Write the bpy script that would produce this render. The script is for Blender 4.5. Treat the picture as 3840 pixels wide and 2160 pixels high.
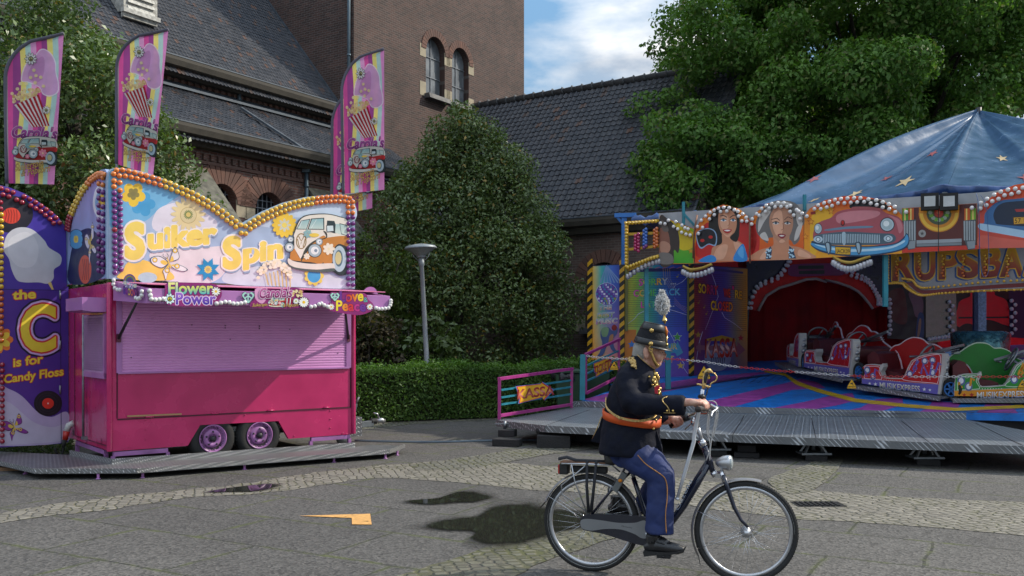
import bpy, math, random
import numpy as np
from mathutils import Vector, Matrix
from mathutils.geometry import tessellate_polygon
V = Vector
rnd = random.Random(7)
for o in list(bpy.data.objects): bpy.data.objects.remove(o)
SC = bpy.context.scene
COL = SC.collection
# ---------------------------------------------------------------- camera, sky, sun, exposure
F = 3500.0; CX = 1920.0; HY = 1261.0; CH = 1.67      # focal length / principal column / horizon row of the 3840 px photo
cam = bpy.data.cameras.new('camera'); cam.sensor_width = 36; cam.lens = 36*F/3840
cam.shift_y = (HY-1080)/3840; cam.clip_end = 3000; cam.clip_start = .05
co = bpy.data.objects.new('camera', cam); COL.objects.link(co)
co.location = (0, 0, CH); co.rotation_euler = (math.radians(90), 0, 0); SC.camera = co
SUN_AZ, SUN_EL = -15.0, 38.0                            # degrees: azimuth measured from +X towards the camera
sdir = V((math.cos(math.radians(SUN_AZ))*math.cos(math.radians(SUN_EL)), -math.sin(math.radians(SUN_AZ))*math.cos(math.radians(SUN_EL)), math.sin(math.radians(SUN_EL))))
sl = bpy.data.lights.new('sun', 'SUN'); sl.energy = 2.9; sl.angle = math.radians(.6); sl.color = (1, .92, .79)
so = bpy.data.objects.new('sun', sl); COL.objects.link(so); so.location = (20, -2, 20)
so.rotation_euler = sdir.to_track_quat('Z', 'Y').to_euler()
SC.view_settings.view_transform = 'Standard'; SC.view_settings.look = 'None'; SC.view_settings.exposure = 0.50; SC.view_settings.gamma = 1
W = bpy.data.worlds.new('World'); SC.world = W; W.use_nodes = True
def world():
    nt = W.node_tree; nt.nodes.clear(); N = nt.nodes.new; L = nt.links.new
    out = N('ShaderNodeOutputWorld'); bg = N('ShaderNodeBackground'); bg.inputs[1].default_value = .15
    sky = N('ShaderNodeTexSky'); sky.sky_type = 'NISHITA'; sky.sun_disc = False
    sky.sun_elevation = math.radians(SUN_EL); sky.sun_rotation = math.radians(90+SUN_AZ); sky.air_density = 1.2; sky.dust_density = 1.0
    tc = N('ShaderNodeTexCoord'); mp = N('ShaderNodeMapping'); mp.inputs['Scale'].default_value = (1, 1, 2.4); mp.inputs['Location'].default_value = (2.45, 1.2, .1)
    n1 = N('ShaderNodeTexNoise'); n1.inputs['Scale'].default_value = 5.2; n1.inputs['Detail'].default_value = 8; n1.inputs['Roughness'].default_value = .52; n1.inputs['Distortion'].default_value = .25
    cr = N('ShaderNodeValToRGB'); cr.color_ramp.elements[0].position = .39; cr.color_ramp.elements[1].position = .60
    n2 = N('ShaderNodeTexNoise'); n2.inputs['Scale'].default_value = 9; n2.inputs['Detail'].default_value = 6
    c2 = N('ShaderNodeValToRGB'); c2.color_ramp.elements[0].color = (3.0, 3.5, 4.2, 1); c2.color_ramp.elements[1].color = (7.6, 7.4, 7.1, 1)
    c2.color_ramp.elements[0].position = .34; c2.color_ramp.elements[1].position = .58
    mx = N('ShaderNodeMix'); mx.data_type = 'RGBA'
    hs = N('ShaderNodeMix'); hs.data_type = 'RGBA'; hs.inputs[0].default_value = .65; hs.inputs[7].default_value = (.95, 2.3, 3.9, 1)
    L(tc.outputs['Generated'], mp.inputs[0]); L(mp.outputs[0], n1.inputs['Vector']); L(mp.outputs[0], n2.inputs['Vector'])
    L(n1.outputs[0], cr.inputs[0]); L(n2.outputs[0], c2.inputs[0]); L(sky.outputs[0], hs.inputs[6])
    L(cr.outputs[0], mx.inputs[0]); L(hs.outputs[2], mx.inputs[6]); L(c2.outputs[0], mx.inputs[7])
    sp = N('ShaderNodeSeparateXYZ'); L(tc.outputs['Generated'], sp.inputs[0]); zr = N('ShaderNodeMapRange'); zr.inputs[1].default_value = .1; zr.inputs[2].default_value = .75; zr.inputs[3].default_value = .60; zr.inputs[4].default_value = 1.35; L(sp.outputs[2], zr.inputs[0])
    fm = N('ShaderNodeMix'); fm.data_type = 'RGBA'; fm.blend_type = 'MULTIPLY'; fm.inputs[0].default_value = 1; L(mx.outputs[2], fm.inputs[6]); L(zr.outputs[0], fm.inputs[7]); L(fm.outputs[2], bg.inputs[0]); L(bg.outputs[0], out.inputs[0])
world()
# ---------------------------------------------------------------- pixel -> place in the world
def P(px, py, Y): return V(((px-CX)/F*Y, Y, CH+(HY-py)/F*Y))
def G(px, py, z=0.0): return P(px, py, (CH-z)*F/(py-HY))
class Pl:                                             # a real plane in the world; hit() finds where a sight line meets it
    def __init__(s, o, n):
        s.o = V(o); s.n = V(n).normalized()
        if s.n.dot(V((0, 0, CH))-s.o) < 0: s.n = -s.n
    def hit(s, px, py, off=0.0):
        r = V(((px-CX)/F, 1, (HY-py)/F)); c = V((0, 0, CH))
        return c+r*((s.o+s.n*off-c).dot(s.n)/r.dot(s.n))
def vplane(a, b): a = V((a[0], a[1], 0)); d = V((b[0], b[1], 0))-a; return Pl(a, (d.y, -d.x, 0))
def hexc(h):
    h = h.lstrip('#'); c = [int(h[i:i+2], 16)/255 for i in (0, 2, 4)]
    return tuple(x/12.92 if x <= .04045 else ((x+.055)/1.055)**2.4 for x in c)
def mixc(a, b, t): return tuple(a[i]*(1-t)+b[i]*t for i in range(3))
# ---------------------------------------------------------------- materials (all procedural)
MATS = {}
def newmat(name):
    m = bpy.data.materials.new(name); m.use_nodes = True; nt = m.node_tree
    return m, nt, nt.nodes['Principled BSDF'], nt.nodes.new, nt.links.new
def mat(name, col=(.5, .5, .5), rough=.5, metal=0, var=.12, vscale=6, bump=0, bscale=40, attr=False, spec=.5, coat=0, rvar=.12, emit=0):
    if name in MATS: return MATS[name]
    if isinstance(col, str): col = hexc(col)
    m, nt, b, N, L = newmat(name)
    tc = N('ShaderNodeTexCoord'); n = N('ShaderNodeTexNoise'); n.inputs['Scale'].default_value = vscale; n.inputs['Detail'].default_value = 5
    L(tc.outputs['Object'], n.inputs['Vector'])
    mr = N('ShaderNodeMapRange'); mr.inputs[1].default_value = .3; mr.inputs[2].default_value = .7; mr.inputs[3].default_value = 1-var; mr.inputs[4].default_value = 1+var*.6
    L(n.outputs[0], mr.inputs[0])
    mu = N('ShaderNodeMix'); mu.data_type = 'RGBA'; mu.blend_type = 'MULTIPLY'; mu.inputs[0].default_value = 1
    if attr:
        a = N('ShaderNodeAttribute'); a.attribute_name = 'Col'; L(a.outputs['Color'], mu.inputs[6])
    else: mu.inputs[6].default_value = (*col, 1)
    L(mr.outputs[0], mu.inputs[7]); L(mu.outputs[2], b.inputs['Base Color'])
    r2 = N('ShaderNodeMapRange'); r2.inputs[1].default_value = .3; r2.inputs[2].default_value = .7; r2.inputs[3].default_value = max(.02, rough-rvar*.5); r2.inputs[4].default_value = min(1, rough+rvar)
    L(n.outputs[0], r2.inputs[0]); L(r2.outputs[0], b.inputs['Roughness'])
    b.inputs['Metallic'].default_value = metal; b.inputs['Specular IOR Level'].default_value = spec; b.inputs['Coat Weight'].default_value = coat
    if emit: b.inputs['Emission Color'].default_value = (*col, 1); b.inputs['Emission Strength'].default_value = emit
    if bump:
        n2 = N('ShaderNodeTexNoise'); n2.inputs['Scale'].default_value = bscale; n2.inputs['Detail'].default_value = 4; L(tc.outputs['Object'], n2.inputs['Vector'])
        bp = N('ShaderNodeBump'); bp.inputs['Strength'].default_value = bump; bp.inputs['Distance'].default_value = .02; L(n2.outputs[0], bp.inputs['Height']); L(bp.outputs[0], b.inputs['Normal'])
    MATS[name] = m; return m
PAINT = mat('painted_artwork', rough=.38, attr=True, var=.10, vscale=5)
CLOTHP = mat('printed_cloth', rough=.75, attr=True, var=.10, vscale=9)
def thin_cloth(m, k):                                 # some daylight comes through the fabric
    nt = m.node_tree; b = nt.nodes['Principled BSDF']; t = nt.nodes.new('ShaderNodeBsdfTranslucent'); x = nt.nodes.new('ShaderNodeMixShader'); x.inputs[0].default_value = k
    nt.links.new(b.inputs['Base Color'].links[0].from_socket, t.inputs[0]); nt.links.new(b.outputs[0], x.inputs[1]); nt.links.new(t.outputs[0], x.inputs[2]); nt.links.new(x.outputs[0], nt.nodes['Material Output'].inputs[0])
thin_cloth(CLOTHP, .4)
# ---------------------------------------------------------------- mesh builder
class MB:
    def __init__(s): s.v = []; s.f = []; s.m = []; s.sm = []; s.c = []; s.uv = []; s.mi = 0; s.col = (1, 1, 1); s.has_uv = False; s.cuts = [(0, 0)]
    def cut(s):                                        # what follows becomes a piece of its own
        if (len(s.v), len(s.f)) != s.cuts[-1]: s.cuts.append((len(s.v), len(s.f)))
        return s
    def add(s, vs, fs, col=None, uv=None, sm=False, cols=None):
        b = len(s.v); s.v += [tuple(x) for x in vs]
        s.c += [tuple(x) for x in cols] if cols else [tuple(col or s.col)]*len(vs)
        if uv: s.has_uv = True; s.uv += uv
        else: s.uv += [(0, 0)]*len(vs)
        for f in fs: s.f.append([b+i for i in f]); s.m.append(s.mi); s.sm.append(sm)
        return s
    def quad(s, a, b, c, d, **k): return s.add([a, b, c, d], [(0, 1, 2, 3)], **k)
    def wall(s, a, b, c, d, u0=0, v0=0):              # brick-ready quad: UV in metres along a->b and up a->d
        a, b, c, d = V(a), V(b), V(c), V(d); e = (b-a).normalized()
        return s.add([a, b, c, d], [(0, 1, 2, 3)], uv=[(u0+(p-a).dot(e), v0+p.z) for p in (a, b, c, d)])
    def obox(s, c, ux, uy, uz, **k):                  # centre and three half-extent vectors
        c, ux, uy, uz = V(c), V(ux), V(uy), V(uz)
        if ux.cross(uy).dot(uz) < 0: ux = -ux
        vs = [c+ux*i+uy*j+uz*l for l in (-1, 1) for j in (-1, 1) for i in (-1, 1)]
        return s.add(vs, [(0, 2, 3, 1), (4, 5, 7, 6), (0, 1, 5, 4), (2, 6, 7, 3), (0, 4, 6, 2), (1, 3, 7, 5)], **k)
    def box(s, x0, x1, y0, y1, z0, z1, **k):
        return s.obox(((x0+x1)/2, (y0+y1)/2, (z0+z1)/2), ((x1-x0)/2, 0, 0), (0, (y1-y0)/2, 0), (0, 0, (z1-z0)/2), **k)
    def bar(s, a, b, w, h, up=(0, 0, 1), **k):        # rectangular bar from a to b
        a, b = V(a), V(b); d = b-a; u = V(up); sd = d.cross(u)
        if sd.length < 1e-5: sd = d.cross(V((1, 0, 0)))
        sd.normalize(); u = sd.cross(d).normalized()
        return s.obox((a+b)/2, d/2, sd*w/2, u*h/2, **k)
    def tube(s, pts, r, n=8, closed=False, cap=True, sm=True, flat=1.0, **k):
        pts = [V(p) for p in pts]; m = len(pts); rs = r if isinstance(r, (list, tuple)) else [r]*m
        vs = []; prev = None
        for i, p in enumerate(pts):
            t = (pts[(i+1) % m]-pts[i-1]) if closed else (pts[min(i+1, m-1)]-pts[max(i-1, 0)])
            if t.length < 1e-9: t = V((0, 0, 1))
            t.normalize()
            if prev is None: a = t.orthogonal().normalized()
            else:
                a = prev-t*prev.dot(t)
                a = a.normalized() if a.length > 1e-6 else t.orthogonal().normalized()
            prev = a; bb = t.cross(a)
            for j in range(n):
                q = 2*math.pi*j/n; vs.append(p+a*(math.cos(q)*rs[i])+bb*(math.sin(q)*rs[i]*flat))
        fs = []
        for i in range(m if closed else m-1):
            for j in range(n):
                i2 = (i+1) % m; fs.append((i*n+j, i*n+(j+1) % n, i2*n+(j+1) % n, i2*n+j))
        if cap and not closed: fs.append(tuple(range(n-1, -1, -1))); fs.append(tuple((m-1)*n+j for j in range(n)))
        return s.add(vs, fs, sm=sm, **k)
    def lathe(s, c, axis, prof, n=16, sm=True, sx=1.0, xdir=None, **k):   # prof: (radius, height) along axis
        c = V(c); ax = V(axis).normalized(); a = V(xdir).normalized() if xdir else ax.orthogonal().normalized(); b = ax.cross(a); vs = []
        for r, h in prof:
            for j in range(n):
                q = 2*math.pi*j/n; vs.append(c+ax*h+a*(math.cos(q)*r*sx)+b*(math.sin(q)*r))
        fs = [(i*n+j, i*n+(j+1) % n, (i+1)*n+(j+1) % n, (i+1)*n+j) for i in range(len(prof)-1) for j in range(n)]
        if prof[0][0] > 1e-4: fs.append(tuple(range(n-1, -1, -1)))
        if prof[-1][0] > 1e-4: fs.append(tuple((len(prof)-1)*n+j for j in range(n)))
        return s.add(vs, fs, sm=sm, **k)
    def ball(s, c, r, n=10, sc=(1, 1, 1), **k):
        c = V(c); vs = []; m = max(4, n//2+1)
        for i in range(m+1):
            t = math.pi*i/m
            for j in range(n):
                q = 2*math.pi*j/n; vs.append(c+V((math.sin(t)*math.cos(q)*r*sc[0], math.sin(t)*math.sin(q)*r*sc[1], math.cos(t)*r*sc[2])))
        return s.add(vs, [(i*n+j, (i+1)*n+j, (i+1)*n+(j+1) % n, i*n+(j+1) % n) for i in range(m) for j in range(n)], sm=True, **k)
    def prism(s, poly, dv, back=True, **k):            # flat outline given depth
        poly = [V(p) for p in poly]; dv = V(dv); n = len(poly); nn = V((0, 0, 0))
        for i in range(n): nn += poly[i].cross(poly[(i+1) % n])
        if nn.dot(dv) > 0: poly.reverse()
        tri = tessellate_polygon([poly]); vs = poly+[p+dv for p in poly]
        nrm = -dv; fs = []
        for t in tri:
            a, b, c = (poly[i] for i in t)
            t = t if (b-a).cross(c-a).dot(nrm) > 0 else t[::-1]
            fs.append(tuple(t))
            if back: fs.append(tuple(i+n for i in t[::-1]))
        s.add(vs, fs, **k)
        side = [(i, i+n, (i+1) % n+n, (i+1) % n) for i in range(n)]
        return s.add(vs, side, **k)
    def build(s, name, mats, parent=None, bevel=0, label=None, flatcol=False, subd=0):
        if len(s.cuts) > 1:
            s.cut(); o = None
            for (a, fa), (b, fb) in zip(s.cuts[:-1], s.cuts[1:]):
                p = MB(); p.v = s.v[a:b]; p.c = s.c[a:b]; p.uv = s.uv[a:b]; p.has_uv = s.has_uv; p.f = [[i-a for i in f] for f in s.f[fa:fb]]; p.m = s.m[fa:fb]; p.sm = s.sm[fa:fb]
                q = p.build(name, mats, parent, bevel, label, flatcol, subd); o = o or q
            return o
        off = V((0, 0, 0)); q = parent
        while q is not None: off += q.location; q = q.parent
        me = bpy.data.meshes.new(name)
        vs = [(x-off.x, y-off.y, z-off.z) for x, y, z in s.v] if off.length else s.v
        me.from_pydata(vs, [], s.f)
        for m in (mats if isinstance(mats, (list, tuple)) else [mats]): me.materials.append(m)
        me.polygons.foreach_set('material_index', s.m); me.polygons.foreach_set('use_smooth', s.sm)
        a = me.color_attributes.new('Col', 'FLOAT_COLOR', 'POINT')
        a.data.foreach_set('color', np.hstack([np.array(s.c, dtype=np.float32).reshape(-1, 3), np.ones((len(s.c), 1), np.float32)]).ravel())
        if s.has_uv:
            u = me.uv_layers.new(name='UV'); li = np.empty(len(me.loops), np.int32); me.loops.foreach_get('vertex_index', li)
            u.data.foreach_set('uv', np.array(s.uv, dtype=np.float32)[li].ravel())
        me.update()
        o = bpy.data.objects.new(name, me); COL.objects.link(o)
        if parent is not None: o.parent = parent
        if bevel: md = o.modifiers.new('bevel', 'BEVEL'); md.width = bevel; md.segments = 2; md.limit_method = 'ANGLE'; md.angle_limit = math.radians(50)
        if subd: md = o.modifiers.new('subd', 'SUBSURF'); md.levels = subd; md.render_levels = subd
        if label: o['label'] = label
        return o
def tag(o, label=None, cat=None, group=None, kind=None):
    if label: o['label'] = label
    if cat: o['category'] = cat
    if group: o['group'] = group
    if kind: o['kind'] = kind
    return o
def thing(name, loc, label, cat, group=None):
    o = bpy.data.objects.new(name, None); COL.objects.link(o); o.location = loc; o.empty_display_size = .2
    return tag(o, label, cat, group)
def copy_tree(o, parent=None):
    c = o.copy(); COL.objects.link(c); c.parent = parent
    for ch in list(o.children): copy_tree(ch, c)
    return c
# ---------------------------------------------------------------- flat artwork: outlines in photo rows/columns laid on a real plane
TXT = {}
def text_tris(txt, off, shear):
    k = (txt, off, shear)
    if k in TXT: return TXT[k]
    cu = bpy.data.curves.new('t', 'FONT'); cu.body = txt; cu.offset = off; cu.shear = shear; cu.fill_mode = 'FRONT'; cu.resolution_u = 4
    ob = bpy.data.objects.new('t', cu); COL.objects.link(ob)
    me = ob.to_mesh(); me.calc_loop_triangles()
    vs = [(v.co.x, v.co.y) for v in me.vertices]; tr = [tuple(t.vertices) for t in me.loop_triangles]
    ob.to_mesh_clear(); bpy.data.objects.remove(ob); bpy.data.curves.remove(cu)
    TXT[k] = (vs, tr); return TXT[k]
class Art:
    def __init__(s, pl, mb=None, off=.004, step=.0012, wave=None, maxe=.05, map=None):
        s.map = map; s.pl = pl; s.mb = mb or MB(); s.off = off; s.step = step if wave else min(step, .00007); s.wave = wave; s.maxe = maxe
    def _put(s, pts, tris, col):
        s.off += s.step
        cf = col if callable(col) else (lambda x, y: col)
        pts = [tuple(p) for p in pts]; tris = [tuple(t) for t in tris]
        if s.wave:
            st = tris; tris = []; mx = s.maxe
            while st:
                t = st.pop(); l = [math.hypot(pts[t[i]][0]-pts[t[(i+1) % 3]][0], pts[t[i]][1]-pts[t[(i+1) % 3]][1]) for i in range(3)]
                i = l.index(max(l))
                if l[i] < mx: tris.append(t); continue
                a, b, c = t[i], t[(i+1) % 3], t[(i+2) % 3]
                pts.append(((pts[a][0]+pts[b][0])/2, (pts[a][1]+pts[b][1])/2)); k = len(pts)-1
                st += [(a, k, c), (k, b, c)]
        mpd = [s.map(x, y) for x, y in pts] if s.map else pts
        vs = [s.pl.hit(x, y, s.off+(s.wave(x, y) if s.wave else 0)) for x, y in mpd]
        fs = []
        for t in tris:
            a, b, c = (vs[i] for i in t); n = (b-a).cross(c-a)
            if n.length < 1e-12: continue
            fs.append(t if n.dot(s.pl.n) > 0 else t[::-1])
        s.mb.add(vs, fs, cols=[cf(x, y) for x, y in pts], sm=bool(s.wave))
    def poly(s, pts, col):
        s._put(pts, tessellate_polygon([[V((x, y, 0)) for x, y in pts]]), col)
    def smooth(s, pts, col, n=6): s.poly(spline(pts, n), col)
    def ell(s, x, y, rx, ry, col, n=28, rot=0, a0=0, a1=360):
        c, q = math.cos(rot), math.sin(rot); full = a1-a0 >= 360; r = []
        for i in range(n if full else n+1):
            t = math.radians(a0+(a1-a0)*i/n); u, w = rx*math.cos(t), ry*math.sin(t); r.append((x+u*c-w*q, y+u*q+w*c))
        s.poly(r, col)
    def ring(s, x, y, rx, ry, w, col, n=28, a0=0, a1=360):
        o = []; i2 = []
        for i in range(n+1):
            t = math.radians(a0+(a1-a0)*i/n); o.append((x+rx*math.cos(t), y+ry*math.sin(t))); i2.append((x+(rx-w)*math.cos(t), y+(ry-w)*math.sin(t)))
        pts = o+i2; m = n+1
        s._put(pts, [t for i in range(n) for t in ((i, i+1, m+i+1), (i, m+i+1, m+i))], col)
    def line(s, pts, w, col, close=False):
        q = list(pts)+([pts[0]] if close else []); pp = []
        for i, (x, y) in enumerate(q):
            a = q[max(i-1, 0)]; b = q[min(i+1, len(q)-1)]
            if close and i in (0, len(q)-1): a = q[-2]; b = q[1]
            dx, dy = b[0]-a[0], b[1]-a[1]; l = math.hypot(dx, dy) or 1; ww = w[i] if isinstance(w, (list, tuple)) else w
            pp += [(x-dy/l*ww/2, y+dx/l*ww/2), (x+dy/l*ww/2, y-dx/l*ww/2)]
        s._put(pp, [t for i in range(len(q)-1) for t in ((2*i, 2*i+1, 2*i+3), (2*i, 2*i+3, 2*i+2))], col)
    def grid(s, x0, y0, x1, y1, cf, nx=10, ny=10):
        pts = [(x0+(x1-x0)*i/nx, y0+(y1-y0)*j/ny) for j in range(ny+1) for i in range(nx+1)]; m = nx+1
        s._put(pts, [t for j in range(ny) for i in range(nx) for t in ((j*m+i, j*m+i+1, (j+1)*m+i+1), (j*m+i, (j+1)*m+i+1, (j+1)*m+i))], cf)
    def flower(s, x, y, r, n, col, w=.34, cen=None, cr=.3, star=False, rot=0, sx=1.0):
        for k in range(n):
            a = rot+2*math.pi*k/n; c, q = math.cos(a), math.sin(a)
            if star: s.poly([(x+(u*c-v*q)*r*sx, y+(u*q+v*c)*r) for u, v in ((.12, -w*.35), (.55, -w*.5), (1, 0), (.55, w*.5), (.12, w*.35))], col)
            else: s.ell(x+c*r*.58*sx, y+q*r*.58, r*.44*sx, r*w, col, 12, a)
        if cen: s.ell(x, y, r*cr*sx, r*cr, cen, 14)
    def star(s, x, y, r, col, n=5, k=.42, rot=-math.pi/2, sx=1.0):
        s.poly([(x+math.cos(rot+math.pi*i/n)*r*(1 if i % 2 == 0 else k)*sx, y+math.sin(rot+math.pi*i/n)*r*(1 if i % 2 == 0 else k)) for i in range(2*n)], col)
    def text(s, t, p0, p1, h, col, out=(), shear=0, off=.0, up=None, arc=0):
        # baseline from p0 to p1, capital height h (pixels); out: ((extra offset, colour), ...) widest first
        vs0, _ = text_tris(t, 0, shear); x0 = min(v[0] for v in vs0); x1 = max(v[0] for v in vs0)
        ux, uy = p1[0]-p0[0], p1[1]-p0[1]; up = up or (0, -1)
        jobs = []
        for of, cc in list(out)+[(off, col)]:
            if of > .05:                                # wide outlines: the glyphs spread out in a ring, so counters fill cleanly
                nk = 28 if len(t) == 1 else 10; jobs += [(.02, cc, math.cos(k*6.2832/nk)*(of-.02)*h/.69, math.sin(k*6.2832/nk)*(of-.02)*h/.69, 1) for k in range(nk)]
            jobs.append((min(of, .03), cc, 0, 0, 0))
        st0 = s.step
        for of, cc, sx_, sy_, fine in jobs:
            s.step = st0*.15 if fine else st0
            vs, tr = text_tris(t, of, shear)
            def mp(v):
                k = (v[0]-x0)/(x1-x0); b = v[1]/.69*h - arc*4*(k-.5)**2+arc
                return (p0[0]+ux*k+up[0]*b+sx_, p0[1]+uy*k+up[1]*b+sy_)
            pts = [mp(v) for v in vs]
            if callable(cc) and getattr(cc, 'uv', False):
                table = {pts[i]: ((vs[i][0]-x0)/(x1-x0), vs[i][1]/.69) for i in range(len(vs))}
                s._put(pts, tr, lambda x, y, c=cc, tb=table: c(*tb.get((x, y), (.5, .5))))
            else: s._put(pts, tr, cc)
        s.step = st0
def uvc(f): f.uv = True; return f
def vgrad(*cs):                                       # vertical gradient for lettering, bottom to top
    cs = [hexc(c) if isinstance(c, str) else c for c in cs]
    def f(u, v):
        v = min(.999, max(0, v))*(len(cs)-1); i = int(v); return mixc(cs[i], cs[i+1], v-i)
    return uvc(f)
def hgrad(*cs):
    cs = [hexc(c) if isinstance(c, str) else c for c in cs]
    def f(u, v):
        v = min(.999, max(0, u))*(len(cs)-1); i = int(v); return mixc(cs[i], cs[i+1], v-i)
    return uvc(f)
def steps(*cs):                                       # letter by letter colours
    cs = [hexc(c) for c in cs]; return uvc(lambda u, v: cs[min(len(cs)-1, max(0, int(u*len(cs))))])
def spline(pts, n=6, close=True):
    m = len(pts); r = []
    for i in range(m if close else m-1):
        if close: p = [pts[(i+k-1) % m] for k in range(4)]
        else: p = [pts[max(0, min(m-1, i+k-1))] for k in range(4)]
        for j in range(n):
            t = j/n; t2, t3 = t*t, t*t*t
            r.append(tuple(.5*(2*p[1][d]+(p[2][d]-p[0][d])*t+(2*p[0][d]-5*p[1][d]+4*p[2][d]-p[3][d])*t2+(3*p[1][d]-p[0][d]-3*p[2][d]+p[3][d])*t3) for d in range(len(p[1]))))
    if not close: r.append(tuple(pts[-1]))
    return r
class Crop:                                           # reads coordinates noted on an enlarged piece of the photo
    def __init__(s, x0, y0, k): s.x0, s.y0, s.k = x0, y0, k
    def __call__(s, *a):
        if len(a) == 2: return (s.x0+a[0]*s.k, s.y0+a[1]*s.k)
        return [(s.x0+x*s.k, s.y0+y*s.k) for x, y in a[0]]
# ================================================================ SETTING: ground
def slab_mat():
    m, nt, b, N, L = newmat('slab_paving')
    tc = N('ShaderNodeTexCoord'); mp = N('ShaderNodeMapping'); mp.inputs['Rotation'].default_value = (0, 0, math.radians(29)); L(tc.outputs['Object'], mp.inputs[0])
    br = N('ShaderNodeTexBrick'); br.inputs['Scale'].default_value = 1; br.inputs['Brick Width'].default_value = 1.35; br.inputs['Row Height'].default_value = .92
    br.inputs['Mortar Size'].default_value = .014; br.inputs['Mortar Smooth'].default_value = .4; br.inputs['Color1'].default_value = (.080, .075, .068, 1); br.inputs['Color2'].default_value = (.066, .062, .057, 1); br.inputs['Mortar'].default_value = (.022, .022, .018, 1)
    wn = N('ShaderNodeTexNoise'); wn.inputs['Scale'].default_value = 1.6; L(mp.outputs[0], wn.inputs[0])
    wv = N('ShaderNodeMix'); wv.data_type = 'RGBA'; wv.blend_type = 'LINEAR_LIGHT'; wv.inputs[0].default_value = .03; L(mp.outputs[0], wv.inputs[6]); L(wn.outputs['Color'], wv.inputs[7]); L(wv.outputs[2], br.inputs[0])
    v = N('ShaderNodeTexVoronoi'); v.inputs['Scale'].default_value = 48; L(tc.outputs['Object'], v.inputs[0])
    sp = N('ShaderNodeMapRange'); sp.inputs[3].default_value = .4; sp.inputs[4].default_value = 1.85; L(v.outputs['Color'], sp.inputs[0])
    m1 = N('ShaderNodeMix'); m1.data_type = 'RGBA'; m1.blend_type = 'MULTIPLY'; m1.inputs[0].default_value = 1; L(br.outputs[0], m1.inputs[6]); L(sp.outputs[0], m1.inputs[7])
    n1 = N('ShaderNodeTexNoise'); n1.inputs['Scale'].default_value = .55; n1.inputs['Detail'].default_value = 7; n1.inputs['Roughness'].default_value = .65; L(tc.outputs['Object'], n1.inputs[0])
    r1 = N('ShaderNodeMapRange'); r1.inputs[1].default_value = .3; r1.inputs[2].default_value = .7; r1.inputs[3].default_value = .80; r1.inputs[4].default_value = 1.14; L(n1.outputs[0], r1.inputs[0])
    m2 = N('ShaderNodeMix'); m2.data_type = 'RGBA'; m2.blend_type = 'MULTIPLY'; m2.inputs[0].default_value = 1; L(m1.outputs[2], m2.inputs[6]); L(r1.outputs[0], m2.inputs[7])
    # moss along the joints
    br2 = N('ShaderNodeTexBrick'); br2.inputs['Scale'].default_value = 1; br2.inputs['Brick Width'].default_value = 1.35; br2.inputs['Row Height'].default_value = .92; br2.inputs['Mortar Size'].default_value = .05; br2.inputs['Mortar Smooth'].default_value = 1
    L(wv.outputs[2], br2.inputs[0])
    n2 = N('ShaderNodeTexNoise'); n2.inputs['Scale'].default_value = 3.2; n2.inputs['Detail'].default_value = 9; n2.inputs['Roughness'].default_value = .75; L(tc.outputs['Object'], n2.inputs[0])
    r2 = N('ShaderNodeMapRange'); r2.inputs[1].default_value = .44; r2.inputs[2].default_value = .66; L(n2.outputs[0], r2.inputs[0])
    mm = N('ShaderNodeMath'); mm.operation = 'MULTIPLY'; L(br2.outputs['Fac'], mm.inputs[0]); L(r2.outputs[0], mm.inputs[1])
    m3 = N('ShaderNodeMix'); m3.data_type = 'RGBA'; m3.inputs[7].default_value = (.085, .10, .022, 1); L(mm.outputs[0], m3.inputs[0]); L(m2.outputs[2], m3.inputs[6])
    L(m3.outputs[2], b.inputs['Base Color']); b.inputs['Roughness'].default_value = .8
    bp = N('ShaderNodeBump'); bp.inputs['Strength'].default_value = .55; bp.inputs['Distance'].default_value = .008; L(v.outputs['Distance'], bp.inputs['Height']); L(bp.outputs[0], b.inputs['Normal'])
    return m
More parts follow.
